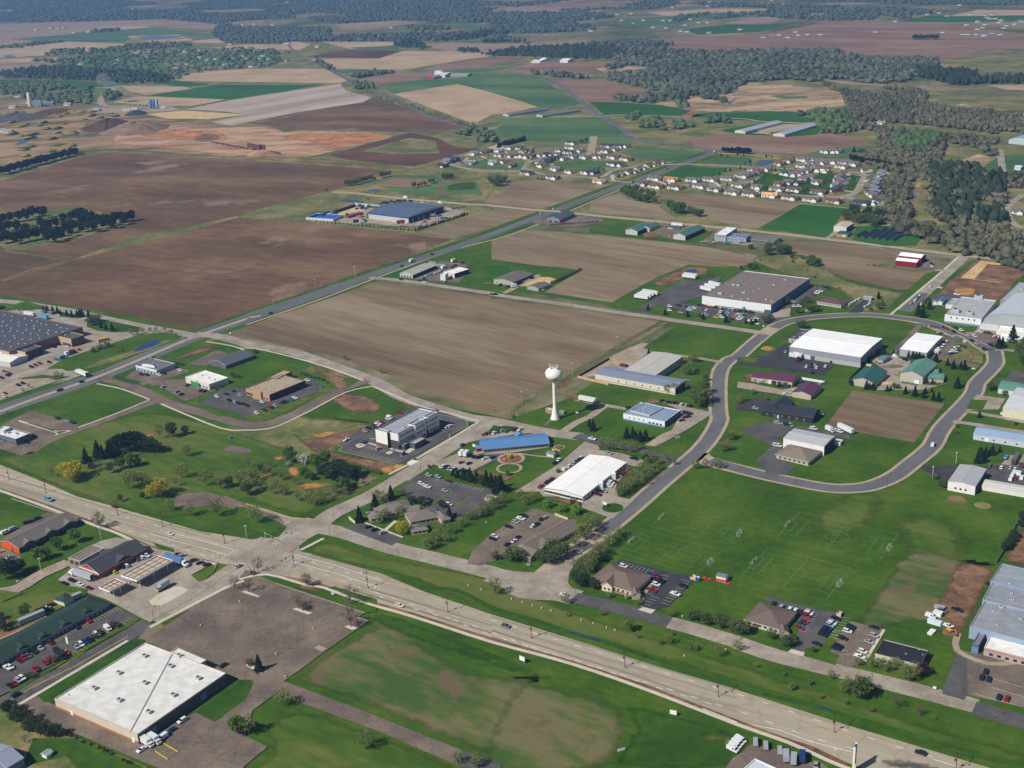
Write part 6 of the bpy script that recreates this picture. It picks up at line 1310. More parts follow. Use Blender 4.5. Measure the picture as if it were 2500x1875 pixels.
sheet('pond','water',0.132,'-208 1565 5 6 11 -2 17 -17 -1 -7 -11 2 -14 8')
sheet('pond','water',0.144,'-179 1630 17 -6 1 -12 -13 6')
sheet('pond','water',0.024,'48 1924 28 -7 2 -9 -30 6')
sheet('pond','water',0.204,'341 1693 15 37 22 -8 -7 -13 -19 -24')
band('path','sand_pale',0.216,'309 1794 48 -29 26 -35',3,3)
sheet('track','gravel',0.216,'388 1958 32 -23 -8 17 84 62 7 9 -59 13 -48 -73')
band('driveway','sand_pale',0.228,'380 1967 128 76',3,0)
band('driveway','sand_pale',0.240,'417 1933 -13 36',3,0)
sheet('track','sand_pale',0.048,'-14 1935 7 19 2 -14 -9 -32 -44 -55 -2 4')
sheet('lawn','crop',0.312,'358 1261 20 57 24 0 28 -16 4 -34 -21 -41 -29 4')
sheet('lawn','lawn_dark',0.276,'348 1638 20 -40 28 -6 24 41 12 -23 -30 -105 -32 -20 -46 35 -14 31 7 27')
sheet('lawn','lawn_dark',0.288,'446 1602 12 -13 -35 -88 -8 6')
sheet('lawn','crop_dull',0.204,'-55 1803 30 15 53 -39 -5 -50 -47 15 -27 17')
sheet('lawn','crop_dull',0.216,'70 1770 65 3 39 -15 -15 -48 -40 14 10 -18 -50 33')
pitch(0.348,'53.1 599.4 71.3 624.8 109.4 597.3')
pitch(0.360,'74.2 628.7 90.6 650.7 129.6 626.6')
pitch(0.096,'113.1 567.6 134.6 599.6 172.1 573.1')
pitch(0.108,'140.5 608.9 160.7 640.1 207.2 608.1')
GOALS=[(62.2,612.1,-0.626),(100.3,584.6,2.515),(82.4,639.7,-0.552),(121.4,615.7,2.590),(123.9,583.6,-0.617),(161.4,557.0,2.525),(150.6,624.5,-0.602),(197.1,592.5,2.540)]
bld('big_box_store','large flat white roofed store with beige and brown walls at bottom left','store',-208.1,474.3,-0.5775,[((O3,53.1,52.4,5.6),D(wall='C4B8A4',rm='D4D2CC:r',fascia='B8B4AC',band_=[(0,1.7,'A0684C','f'),(0,5.0,'5C5C60','r')],door=[('f',0.2,1.6,2.6,'E8E6E0'),('f',0.94,1.6,2.6,'E8E6E0'),('r',0.16,4,3.6,'7C8CA0'),('r',0.72,3.4,3.4,'7C8CA0'),('r',0.87,1.2,2.2,'6A7080')],units=[(9.0,44.0,1.25),(26.4,43.9,1.25),(45.0,43.1,1.25),(9.5,28.2,1.25),(26.4,28.5,1.25),(9.4,14.2,1.25),(45.0,28.0,1.25),(26.8,13.4,1.25),(45.1,13.7,1.25),(3.1,5.3,0.4)],seam=(48.9,-0.2,18.7,52.1))),(((17.0,52.9,-0.046),20.1,3.9,5.7),D(wall='B0A898',rm='D4D2CC:r',fascia='B8B4AC',units=[(6.3,-0.4,1.2)]))])  # dark grey right-hand panel has that wall's shade painted in
bld('motel','long green hip roofed motel with dormers along its front','motel',-260,490.2,0.9465,[((O3,86.9,15.9,3.4),D(rise=2.8,wall='8C98A8',rm='31443C:s',fascia='9AA8BC',win=[('f',34,1.6,1.4,0.8,0,1),('r',2,1.4,1.3,0.9,0.1,0.9)],door=[('f',0.2,1.1,2.1,'3C4450'),('f',0.5,1.1,2.1,'3C4450'),('f',0.8,1.1,2.1,'3C4450')],roof='hip')),(((46.3,0.5,-0.032),5.3,5.3,4),D(rise=1.5,wall='5A6A60',rm='2E4038:s',over=0.2,z0=3.4,rname='dormer_roof',wname='dormer',roof='gy')),(((58.9,0.8,-0.038),5.5,5.4,4),D(rise=1.5,wall='5A6A60',rm='2E4038:s',over=0.2,z0=3.4,rname='dormer_roof',wname='dormer',roof='gy')),(((72.1,1.4,-0.044),5.7,5.5,4),D(rise=1.5,wall='5A6A60',rm='2E4038:s',over=0.2,z0=3.4,rname='dormer_roof',wname='dormer',roof='gy')),(((34.7,0.6,-0.027),5.2,5.2,4),D(rise=1.5,wall='5A6A60',rm='2E4038:s',over=0.2,z0=3.4,rname='dormer_roof',wname='dormer',roof='gy')),(((35.5,18.0,-0.125),26.3,2.9,3.2),D(wall='B8A890',rm='B0814E:r'))])
bld('truck_stop_store','dark grey gabled truck stop shop with brick front','store',-237.4,601.7,-0.6015,[((O3,16.5,32.1,4),D(rise=3.0,wall='9C4C34',rm='44474E:s',band_=[(3.0,4.0,'D8D2C4','f')],win=[('f',4,2.0,1.8,0.5,0.1,0.9),('r',9,2.2,1.8,0.5,0.05,0.95)],door=[('r',0.5,2,2.4,'2A2C30')],roof='gy')),(((16.2,11.4,1.582),11.7,9.1,4),D(rise=2.2,wall='4A4C50',rm='484B52:s',over=0.3,rname='dormer_roof',roof='gy')),(((0.3,14.4,0.985),5.0,5.5,3.6),D(rise=1.4,wall='8A8078',rm='4A4D54:s',roof='gx'))])
bld('car_wash','flat roofed grey car wash with white parapet beside the truck stop','car wash',-246.5,612.0,-0.5393,[((O3,9.1,17.5,3.6),D(wall='8C7C6C',rm='7A7266:r',fascia='E4E2DC',parapet=0.4,door=[('f',0.28,2.6,2.6,'2A2A2E'),('f',0.72,2.6,2.6,'2A2A2E')],units=[(6.6,11.1,0.5)]))])
bld('fuel_canopy','large fuel pump canopy with red lined open roof at truck stop','canopy',-209.7,585.1,-0.5794,[((O3,12.2,25.3,6.2),D(rm='84402E:r',inner=(3,5),fascia='D8DCE0',roof='slab'))])
bld('fuel_canopy','small fuel pump canopy with red top at truck stop','canopy',-218.3,574.3,-0.6108,[((O3,8.6,10.7,5.6),D(rm='8E3A2C:r',inner=(2,3),fascia='D8DCE0',roof='slab'))])
bld('bowling_hall','long grey gabled hall with bright orange end wall','hall',-292.2,635.3,-0.5854,[((O3,16.4,40.2,3.6),D(rise=2.4,wall='C8541E',rm='6C6660:s',band_=[(0,3.5,'3C3C40','r')],win=[('r',11,1.8,1.2,1.2,0.05,0.95)],door=[('f',0.62,1.1,2.2,'3A2A22')],roof='gy')),(((16.1,2.6,1.375),8.5,9.9,3.6),D(rise=1.6,wall='50504E',rm='706A64:s',over=0.3,rname='dormer_roof',roof='gy')),(((16.0,17.3,1.368),8.8,10.1,3.6),D(rise=1.6,wall='50504E',rm='706A64:s',over=0.3,rname='dormer_roof',roof='gy')),(((16.3,30.1,1.361),9.0,10.3,3.6),D(rise=1.6,wall='50504E',rm='706A64:s',over=0.3,rname='dormer_roof',roof='gy'))])
bld('fast_food_restaurant','white flat roofed restaurant with dark walls and blue windows, left edge','restaurant',-357.9,799.6,-0.5894,[((O3,24.6,11.7,5.2),D(wall='5C6470',rm='D8D8D4:r',fascia='E4E4E0',parapet=0.9,win=[('f',6,1.6,1.8,0.8,0.1,0.95),('r',4,1.4,1.4,1,0.1,0.8)],door=[('f',0.5,1.4,2.4,'24345C')],units=[(8.4,5.7,1.2),(15.8,7.3,1.0),(1.6,4.3,1.4)])),(((1.6,2.0,0.291),5.9,7.1,6.6),D(wall='C8CCD0',rm='D8D8D4:r'))])
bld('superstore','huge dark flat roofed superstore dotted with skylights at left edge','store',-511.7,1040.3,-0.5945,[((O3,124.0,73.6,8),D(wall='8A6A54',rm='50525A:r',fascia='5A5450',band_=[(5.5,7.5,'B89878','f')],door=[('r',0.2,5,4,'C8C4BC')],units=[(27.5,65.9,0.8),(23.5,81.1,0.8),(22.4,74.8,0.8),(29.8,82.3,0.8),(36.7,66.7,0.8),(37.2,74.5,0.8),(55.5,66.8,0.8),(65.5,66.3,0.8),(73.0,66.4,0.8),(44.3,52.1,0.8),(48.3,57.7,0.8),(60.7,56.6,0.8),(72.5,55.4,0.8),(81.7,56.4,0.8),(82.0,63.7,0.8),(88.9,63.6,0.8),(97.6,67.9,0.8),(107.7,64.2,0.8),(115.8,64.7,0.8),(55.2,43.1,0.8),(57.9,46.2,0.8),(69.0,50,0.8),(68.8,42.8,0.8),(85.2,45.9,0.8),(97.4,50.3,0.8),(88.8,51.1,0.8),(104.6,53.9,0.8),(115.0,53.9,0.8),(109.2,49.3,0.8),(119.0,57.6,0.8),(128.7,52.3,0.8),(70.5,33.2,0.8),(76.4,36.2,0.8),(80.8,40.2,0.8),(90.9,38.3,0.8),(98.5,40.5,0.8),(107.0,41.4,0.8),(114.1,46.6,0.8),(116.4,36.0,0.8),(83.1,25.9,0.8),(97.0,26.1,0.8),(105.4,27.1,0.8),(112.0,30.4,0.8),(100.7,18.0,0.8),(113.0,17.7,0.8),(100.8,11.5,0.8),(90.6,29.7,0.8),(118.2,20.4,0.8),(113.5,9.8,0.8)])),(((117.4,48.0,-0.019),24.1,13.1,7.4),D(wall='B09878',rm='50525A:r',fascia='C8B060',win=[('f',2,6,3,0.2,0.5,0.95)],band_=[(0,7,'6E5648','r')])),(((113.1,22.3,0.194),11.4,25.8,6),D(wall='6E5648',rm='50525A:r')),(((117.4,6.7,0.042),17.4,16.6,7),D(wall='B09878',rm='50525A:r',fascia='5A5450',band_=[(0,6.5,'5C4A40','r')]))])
bld('garden_center_greenhouse','white ribbed greenhouse roof at front of superstore','greenhouse',-422.1,963.6,-0.4737,[((O3,21.8,18.7,4.2),D(rise=1.6,wall='B8BCC0',rm='DCDAD4:m',roof='gx')),(((-16.3,3.2,-0.001),15.9,19.5,4.2),D(rise=1.6,wall='B8BCC0',rm='DCDAD4:m',roof='gx'))])
bld('arch_front_shop','grey flat roofed shop with white arched front and blue band','shop',-296.2,934.1,-0.6098,[((O3,24.4,18.7,4.4),D(wall='A8AEB6',rm='6A6C72:r',fascia='D0D0CC',band_=[(2.2,2.9,'3C9CB4','f'),(2.9,4.3,'DCDCD8','f')],win=[('f',6,1.8,1.9,0.2,0.03,0.97)],units=[(16.4,8.9,0.6),(7.4,11.6,0.5)])),(((5.5,1.4,0.197),12.6,1.2,5.6),D(rise=1.2,wall='DCDCD8',rm='5A5E64:m',over=0.2,roof='arch'))])
bld('pharmacy','white flat roofed shop with green awning and pale walls','shop',-249.1,900.8,-0.7226,[((O3,29.7,18.0,5),D(wall='C8C6B8',rm='E4E2DC:r',fascia='E0DED6',band_=[],win=[('f',5,2.2,1.6,0.8,0.3,0.95),('r',2,1.4,1.4,1,0.05,0.3)],door=[('f',0.42,2.4,2.4,'2A6A4A')],units=[(8.4,9.5,0.7),(17.0,9.4,0.7),(23.7,9.6,0.7),(15.4,-0.7,0.5)])),(((6.9,-0.4,-0.063),11.4,1.0,3.2),D(wall='2E8A52',rm='2E8A52:m',parapet=0.2))])
bld('grey_gabled_office','grey roofed office with white trimmed gable near main road','office',-238.5,940.1,-0.6677,[((O3,18.4,28.7,3.2),D(rise=2.6,wall='5C6068',rm='5A5E66:m',fascia='DCDCDA',win=[('f',3,1.8,1.8,0.4,0.1,0.9),('r',9,1.6,1.4,0.8,0.1,0.95)],door=[('f',0.5,1.6,2.2,'2C3038')],roof='gy'))])
bld('brick_retail_store','tan flat roofed retail store with orange brick front','store',-197.0,868.3,-0.6694,[((O3,25.9,35.5,5.4),D(wall='7A5A48',rm='A3957F:r',fascia='A87C64',band_=[(0,5.3,'443C38','r'),(0,5.3,'B8866A','f')],win=[('f',4,2.2,2.2,0.6,0.02,0.35),('f',3,2.0,2.0,0.6,0.62,0.95)],door=[('f',0.46,3.2,3.0,'3C4C54')],units=[(2.5,18.8,0.6),(2.0,34.3,0.6),(3.4,5.4,0.6),(21.0,18.5,0.6),(20.1,6.2,0.6),(20.6,30,0.5)])),(((-3.6,25.7,0.162),8.7,17.2,5.6),D(wall='7A5A48',rm='A3957F:r')),(((10.4,-2.7,0.142),8.1,1.4,6.6),D(wall='B09070',rm='A08870:r',parapet=0.2))])
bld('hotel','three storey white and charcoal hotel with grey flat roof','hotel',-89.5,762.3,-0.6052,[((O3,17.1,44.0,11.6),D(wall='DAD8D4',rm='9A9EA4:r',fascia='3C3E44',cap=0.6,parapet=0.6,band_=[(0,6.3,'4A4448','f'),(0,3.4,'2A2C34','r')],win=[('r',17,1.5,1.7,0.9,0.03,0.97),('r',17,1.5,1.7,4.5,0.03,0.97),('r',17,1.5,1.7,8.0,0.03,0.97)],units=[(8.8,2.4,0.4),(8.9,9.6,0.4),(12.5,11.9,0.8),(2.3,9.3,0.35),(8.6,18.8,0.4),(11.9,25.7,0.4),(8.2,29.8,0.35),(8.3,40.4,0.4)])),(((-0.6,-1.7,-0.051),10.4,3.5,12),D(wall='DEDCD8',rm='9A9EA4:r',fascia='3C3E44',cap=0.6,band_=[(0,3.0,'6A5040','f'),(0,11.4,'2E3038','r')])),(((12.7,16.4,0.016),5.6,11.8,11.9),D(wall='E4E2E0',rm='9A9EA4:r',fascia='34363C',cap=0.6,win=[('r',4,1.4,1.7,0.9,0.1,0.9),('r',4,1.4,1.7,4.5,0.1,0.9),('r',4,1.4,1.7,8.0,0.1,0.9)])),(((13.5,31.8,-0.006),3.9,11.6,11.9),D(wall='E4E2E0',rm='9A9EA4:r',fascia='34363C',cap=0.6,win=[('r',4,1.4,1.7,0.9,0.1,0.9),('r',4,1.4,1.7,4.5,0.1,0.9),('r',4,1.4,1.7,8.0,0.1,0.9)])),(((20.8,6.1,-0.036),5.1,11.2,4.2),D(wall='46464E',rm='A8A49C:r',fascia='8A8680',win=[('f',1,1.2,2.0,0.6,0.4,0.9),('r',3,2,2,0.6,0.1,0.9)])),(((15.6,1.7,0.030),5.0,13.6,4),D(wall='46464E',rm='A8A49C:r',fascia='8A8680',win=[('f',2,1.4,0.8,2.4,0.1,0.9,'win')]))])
bld('trash_enclosure','small charcoal walled enclosure in hotel parking lot','enclosure',-79.0,746.3,-0.5468,[((O3,7.7,3.0,2.8),D(wall='484850',rm='B4B4B0:r',fascia='C8C8C4',door=[('f',0.8,1.6,2,'5A5A60')]))])
bld('day_care_center','long blue metal roofed day care with red trim','school',-20.4,741.3,0.1360,[((O3,43.2,17.3,3),D(rise=1.9,wall='A8A49C',rm='5880AE:m',fascia='8C2430',over=0.7,win=[('f',22,1.6,1.2,0.9,0.02,0.98),('r',3,1.5,1.2,0.9,0.1,0.9)],roof='gx')),(((24.3,16.0,0.098),5.1,4.7,3.2),D(rise=1.5,wall='A8A49C',rm='5A82B0:m',fascia='8C2430',roof='gy')),(((-3.7,3.2,0.047),3.9,4.7,2.8),D(rise=0.9,wall='8C2430',rm='5880AE:m',fascia='8C2430',roof='gx'))])
bld('white_gabled_warehouse','white gabled warehouse with bright white roof and windowed front','warehouse',17.0,677.9,-0.5745,[((O3,25.9,55.8,3.6),D(rise=1.3,wall='DAD8D4',rm='F0EEEA:m',fascia='3A3C40',over=0.25,win=[('f',2,5.0,1.5,1.0,0.02,0.3),('f',2,2.0,1.6,0.9,0.32,0.44),('f',3,3.4,1.5,0.9,0.46,0.72),('f',2,3.6,1.5,0.9,0.76,0.98),('r',13,1.6,1.2,1.2,0.02,0.98)],roof='gy')),(((25.5,18.9,0.627),3.4,3.5,4.2),D(wall='E4E4E0',rm='E8E8E4:r')),(((25.9,34.2,0.645),3.5,3.2,4.2),D(wall='E4E4E0',rm='E8E8E4:r'))])
bld('office_complex','cluster of brown hip roofed office wings among trees','office',-80.1,651.3,0.3292,[((O3,20.4,13.8,3),D(rise=2.2,wall='A89880',rm='78706A:s',win=[('f',8,1.6,1.2,0.9,0.02,0.98)],roof='hip')),(((15.1,-15.8,0.016),17.6,12.3,3),D(rise=2.4,wall='A89880',rm='756E67:s',win=[('f',6,1.6,1.2,0.9,0.02,0.98),('r',3,1.4,1.2,0.9,0.1,0.9)],roof='hip')),(((-5.3,-2.4,-0.022),7.5,9.1,2.9),D(rise=1.4,wall='A89880',rm='7C746D:s',win=[('f',2,1.4,1.2,0.9,0.1,0.9)],roof='hip')),(((14.6,-2.2,-0.040),9.3,6.3,2.9),D(rise=1.6,wall='A89880',rm='7A726B:s',roof='gx')),(((12.7,-27.5,-0.060),8.8,7.9,2.9),D(rise=1.6,wall='A89880',rm='77706A:s',win=[('f',3,1.6,1.2,0.9,0.1,0.9)],roof='hip')),(((32.1,-21.3,0.125),5.1,12.0,2.9),D(rise=1.4,wall='A89880',rm='77706A:s',roof='hip'))])
bld('office_building','long brown shingled office with three hipped bays','office',-1.3,606.0,-0.7482,[((O3,12.3,38.6,3),D(rise=3.0,wall='B8AA90',rm='766E64:s',over=0.8,win=[('r',9,1.6,1.3,0.9,0.03,0.97),('f',2,1.6,1.3,0.9,0.1,0.9)],door=[('f',0.5,1.6,2.2,'4A3A30')],roof='gy')),(((13.0,4.6,1.480),14.4,10.2,3.1),D(rise=2.6,wall='8A7E6C',rm='726A60:s',roof='gy')),(((14.6,-4.8,1.524),10.3,10.8,3.1),D(rise=2.4,wall='8A7E6C',rm='726A60:s',roof='gy'))])
bld('medical_office','brown hip roofed office with cream walls beside pitches, black parking lot','office',36.6,566.7,-0.6246,[((O3,24.2,19.0,3.1),D(rise=3.6,wall='C8BC9C',rm='72625A:s',over=0.7,band_=[(0,0.9,'8A4C40','f')],win=[('f',8,1.5,1.3,1,0.05,0.95)],roof='hip')),(((7.9,-2.4,0.099),5.6,10.3,3.6),D(rise=2.0,wall='CCC0A0',rm='746459:s',win=[('f',2,1.3,1.3,1,0.1,0.9)],roof='gy')),(((25.9,-2.6,0.633),3.9,4.7,3),D(rise=1.4,wall='A89C84',rm='746459:s',roof='gy'))])
bld('dental_office','brown hip roofed office with busy grey parking lot, lower right','office',107.4,522.1,-0.6179,[((O3,17.9,18.0,3.1),D(rise=3.2,wall='C4B898',rm='6C5E56:s',over=0.7,win=[('f',6,1.5,1.3,1,0.05,0.95)],door=[('f',0.35,1.2,2.1,'6A2A24')],roof='hip')),(((19.0,-2.9,0.535),4.0,5.4,3),D(rise=1.5,wall='A89C84',rm='6E6058:s',roof='gy'))])
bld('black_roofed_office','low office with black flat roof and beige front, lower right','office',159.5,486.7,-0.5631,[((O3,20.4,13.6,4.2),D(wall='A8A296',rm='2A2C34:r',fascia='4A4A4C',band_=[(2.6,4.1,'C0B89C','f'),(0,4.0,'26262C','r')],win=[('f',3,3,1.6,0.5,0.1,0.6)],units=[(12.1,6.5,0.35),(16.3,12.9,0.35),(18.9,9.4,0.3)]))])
bld('factory','sprawling grey roofed factory with white front section at right edge','factory',207.9,502.6,-0.5983,[((O3,37.9,31.2,6.4),D(wall='8C9CB0',rm='8C9096:r',fascia='9AA0A8',units=[(8.3,24.9,1.0),(5.7,19.8,0.7),(10.2,8.6,0.6),(9.5,33.9,0.6),(18.3,18.9,0.8)])),(((-1.0,26.7,0.009),33.5,28.8,6.8),D(wall='8C9CB0',rm='888C92:r',fascia='A4AAB2')),(((-2.1,46.1,-0.023),23.4,21.2,7.2),D(wall='7C94B8',rm='8E969E:r',fascia='9AA2AA',units=[(8.5,3.3,0.8)])),(((9.5,-11.2,0.019),30.7,14.0,4.2),D(wall='A89890',rm='E4E2DC:r',fascia='E0DED8',band_=[(3.0,3.3,'B84A40','f')],win=[('f',8,1.6,1.2,0.8,0.05,0.95,'dark')])),(((9.3,1.6,-0.019),28.4,7.7,5.2),D(wall='D8D6D0',rm='E4E2DC:r')),(((4.2,-11.5,-0.011),3.0,13.9,4.6),D(wall='50586C',rm='7A7E88:r',fascia='6A7080',door=[('f',0.5,3,3.4,'5A7CA0')]))])
bld('white_roofed_warehouse','biggest white roofed warehouse with grey walls and truck docks','warehouse',213.8,906.3,-0.5923,[((O3,55.7,50.4,8),D(rise=1.0,wall='8A9098',rm='F2F2F0:m',over=0.15,fascia='9A9EA2',band_=[(0,3.4,'A8A8A6','f')],door=[('f',0.03,3.5,3.4,'DCDCD8'),('f',0.1,4.4,4.6,'E0E0DC'),('f',0.17,3,3.4,'5A6068'),('f',0.26,4,3.6,'D0D0CC'),('f',0.34,3,3.2,'3A3C40'),('f',0.44,2,2.4,'C0A070')],roof='gx')),(((-12.7,31.3,0.050),10.4,27.0,3.8),D(wall='A8A498',rm='4C505C:r',fascia='5A5E68',win=[('f',2,1.8,1.4,0.9,0.1,0.9)]))])
bld('white_roofed_shop_hall','smaller white roofed hall with boats parked beside it','warehouse',296.0,897.7,-0.5831,[((O3,20.2,45.0,5.4),D(rise=0.8,wall='9CA0A4',rm='F2F2F0:m',over=0.15,fascia='50548C',win=[('r',6,2.4,2.6,0.2,0.05,0.95,'dark')],roof='gx'))])
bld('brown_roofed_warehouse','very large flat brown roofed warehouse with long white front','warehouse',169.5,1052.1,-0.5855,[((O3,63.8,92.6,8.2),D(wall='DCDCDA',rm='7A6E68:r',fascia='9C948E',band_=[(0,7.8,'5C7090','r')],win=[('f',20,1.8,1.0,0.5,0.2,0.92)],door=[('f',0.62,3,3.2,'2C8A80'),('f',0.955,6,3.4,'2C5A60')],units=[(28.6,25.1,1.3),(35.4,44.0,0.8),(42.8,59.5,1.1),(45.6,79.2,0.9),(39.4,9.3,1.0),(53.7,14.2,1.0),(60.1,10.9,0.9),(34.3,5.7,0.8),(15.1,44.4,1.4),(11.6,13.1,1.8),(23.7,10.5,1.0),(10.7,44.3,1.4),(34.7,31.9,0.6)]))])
bld('auto_repair_shop','maroon roofed repair shop with three dark garage bays','garage',184.7,849.7,-0.5231,[((O3,19.1,16.5,3.8),D(rise=1.8,wall='B4AC98',rm='5E3448:m',over=0.3,fascia='6A3A50',door=[('f',0.12,2.6,3,'D8D6CC'),('f',0.3,3.4,2.8,'1C1C20'),('f',0.52,3.4,2.8,'1C1C20'),('f',0.74,3.4,2.8,'1C1C20')],roof='gx')),(((-11.3,-0.3,0.015),12.4,14.2,3.2),D(rise=1.4,wall='A8A08C',rm='5E3448:m',over=0.3,win=[('f',3,1.6,1.2,0.9,0.1,0.9)],roof='gx'))])
bld('storage_barn','maroon roofed tan barn beside the repair shop','barn',197.0,820.4,-0.5877,[((O3,13.5,20.7,3.8),D(rise=1.8,wall='B4A894',rm='5C3450:m',over=0.3,fascia='4A2030',roof='gy'))])
bld('black_metal_building','black walled metal building with steep black roofs','hall',168.4,788.0,-0.5179,[((O3,35.8,16.5,4.2),D(rise=2.4,wall='2C2E34',rm='30343E:m',fascia='8A5A48',over=0.3,win=[('f',6,1.2,1.3,1,0.05,0.9)],door=[('f',0.33,1.2,2.2,'D0D0CC')],roof='gx')),(((0.7,4.8,-0.114),13.1,19.4,4.4),D(rise=2.8,wall='34363C',rm='323640:m',fascia='3A3C44',over=0.3,roof='gy'))])
bld('green_roofed_barn','steep teal green roofed barn with pale gable, left of the pair','barn',243.6,840,-0.6170,[((O3,16.9,26.9,4.4),D(rise=2.6,wall='ACA89A',rm='2E5C54:m',over=0.3,fascia='2A4A44',roof='gy'))])
bld('landscape_supply_hall','pale green roofed hall with low side wings and gravel yard','hall',280.2,844.4,-0.6362,[((O3,16.3,32.2,6),D(rise=3.0,wall='B0AC9E',rm='5C8878:m',over=0.3,fascia='3A6A5C',door=[('f',0.74,3.2,2.6,'E8E8E4')],roof='gy')),(((17.0,6.9,0.316),11.4,11.7,3.2),D(rise=1.0,wall='A8A496',rm='5C8878:m',fascia='4A7A6C',roof='gx')),(((16.0,17.5,0.240),5.0,10.1,3.4),D(rise=0.8,wall='A8A496',rm='5C8878:m',roof='gx'))])
bld('tool_shed','small blue green roofed shed in the gravel yard','shed',275.1,883.3,-0.7235,[((O3,4.1,13.6,2.8),D(rise=1.0,wall='B0A898',rm='5A7C80:m',roof='gx'))])
bld('contractor_building','white metal hall joined to tan hip roofed showroom','office',171.2,731.8,-0.6018,[((O3,27.0,18.6,6.6),D(rise=0.8,wall='DCDAD6',rm='B0B2B4:m',over=0.15,fascia='C8C8C6',band_=[(0,6,'3A3E48','r')],roof='gx')),(((2.8,-17.6,-0.064),21.1,18.7,3),D(rise=3.4,wall='B8B0A0',rm='7E7464:s',over=0.8,win=[('f',6,1.8,1.4,0.7,0.05,0.95)],roof='hip')),(((25.9,19.8,0.021),4.5,5.5,2.4),D(wall='C8C6C0',rm='B0B0B0:r'))])
bld('white_block_shop','white walled shop with grey two slope roof by the curve','shop',252.0,660.9,-0.5770,[((O3,15.4,27.6,5.6),D(rise=0.9,wall='DCDAD6',rm='A6A8AA:m',over=0.1,fascia='C8C8C6',win=[('f',3,1.2,1.4,1.6,0.2,0.75)],band_=[(0,5.2,'50546A','r')],roof='gy'))])
bld('storage_row','long low white storage building beside parked vans','storage building',271.4,659.2,-0.5407,[((O3,34.0,10.3,2.6),D(rise=0.5,wall='D8D2C8',rm='C8C6C0:m',over=0.1,roof='gx'))])
bld('blue_roofed_long_hall','long pale blue roofed white hall at right edge','hall',293.1,733.4,-0.5591,[((O3,45.9,14.6,3.8),D(rise=1.6,wall='B8C0C8',rm='8FA2BC:m',over=0.2,win=[('f',6,1.2,1.2,1.2,0.05,0.95)],door=[('f',0.18,2.2,2.4,'E0E4E4')],roof='gx'))])
bld('white_metal_warehouse','broad white metal warehouse at right edge beside green roofs','warehouse',325.4,769.3,-0.5811,[((O3,33.3,43.6,6.2),D(rise=1.4,wall='C8C4A8',rm='C4C6C8:m',over=0.15,fascia='D0CFC8',roof='gx'))])
bld('green_roofed_workshop','low green roofed workshop at right edge, behind white warehouse','workshop',338.8,812.1,-0.4919,[((O3,12.5,17.4,3.4),D(rise=0.8,wall='D0D0CC',rm='5E927C:m',over=0.2,roof='gx')),(((6.4,-2.4,-0.028),35.1,17.3,3.8),D(rise=1.0,wall='D0D0CC',rm='5E927C:m',over=0.2,roof='gx'))])
bld('grey_metal_factory','long blue grey roofed factory with cream front wall','factory',61.7,869.7,-0.5913,[((O3,65.6,18.9,5.2),D(rise=1.0,wall='CCC4B4',rm='7C8698:m',over=0.15,fascia='C0BCB0',band_=[(1.0,1.35,'A05A48','f'),(0,4.8,'3C424E','r')],win=[('f',7,1.1,1.2,2.4,0.25,0.95)],roof='gx')),(((15.9,16.4,0.016),25.5,47.3,5.6),D(rise=0.9,wall='9CA0A6',rm='B8B4AC:m',over=0.15,fascia='A8A8A6',roof='gy'))])
bld('blue_trimmed_office','white walled office with blue base and blue grey flat roofs','office',75.0,791.0,-0.6019,[((O3,31.5,23.9,4.4),D(wall='DCDCDA',rm='8494A8:r',fascia='C8CCD0',band_=[(0,0.9,'6C9CCC','f'),(0,4.2,'3C4A6A','r')],win=[('f',4,1.0,1.1,1.8,0.1,0.55),('f',4,2.0,1.4,0.9,0.6,0.95),('r',9,1.4,1.3,1,0.05,0.95)],units=[(5.3,15.5,0.4),(27.8,22.2,0.4)])),(((1.7,6.3,-0.109),16.0,18.0,4.9),D(wall='B0B8C0',rm='7E8EA4:r'))])
bld('green_storage_barn','dark green roofed pole barn with white gable, left of two','barn',129.6,1325.6,-0.6242,[((O3,14.5,32.4,4.4),D(rise=2.0,wall='B8B6AC',rm='46706A:m',over=0.3,band_=[(0,4.2,'1E2C38','r')],roof='gy')),(((8.6,19.4,0.037),9.7,23.7,4.2),D(rise=1.6,wall='B8B6AC',rm='46706A:m',over=0.3,roof='gy'))])
bld('green_storage_barn','dark green roofed pole barn with white gable, right of two','barn',177.2,1294.9,-0.6317,[((O3,14.1,44.7,4.6),D(rise=2.2,wall='B8B6AC',rm='46706A:m',over=0.3,band_=[(0,4.4,'1E2C38','r')],roof='gy'))])
bld('boat_shop','grey boat shop with white mono roof and blue grey wing','shop',218.4,1280.5,-0.5054,[((O3,12.5,35.7,7.2),D(wall='98A0A8',rm='E4E4E0:r',fascia='DCDCD8',win=[('f',3,1.6,1.2,4.6,0.1,0.9)])),(((11.7,1.5,0.027),21.9,16.9,5.2),D(wall='8E98A4',rm='6A7894:m',win=[('f',5,2,1.1,2.6,0.05,0.95)]))])
bld('brown_metal_shed','dull grey brown metal shed in the field behind boat shop','shed',253.9,1266.0,-0.6101,[((O3,25.1,20.4,3.6),D(rise=0.8,wall='6A6664',rm='706C6A:m',win=[('f',5,1.4,0.8,2,0.05,0.6,'dark')],roof='gx'))])
bld('church','cream roofed hall with white walls near solar panels','hall',349.0,1301.7,-0.5890,[((O3,13.8,22.4,5.4),D(rise=1.6,wall='C8C6C0',rm='C2B896:m',over=0.3,band_=[(0,4.8,'4C5C74','r')],roof='gy'))])
bld('park_shelter','small green hip roofed pavilion with tan walls','pavilion',346.2,1279.9,-0.5847,[((O3,11.6,13.7,2.8),D(rise=1.6,wall='B08C68',rm='2A5048:m',over=0.8,door=[('f',0.7,2.4,2.2,'E4E4E0')],roof='hip'))])
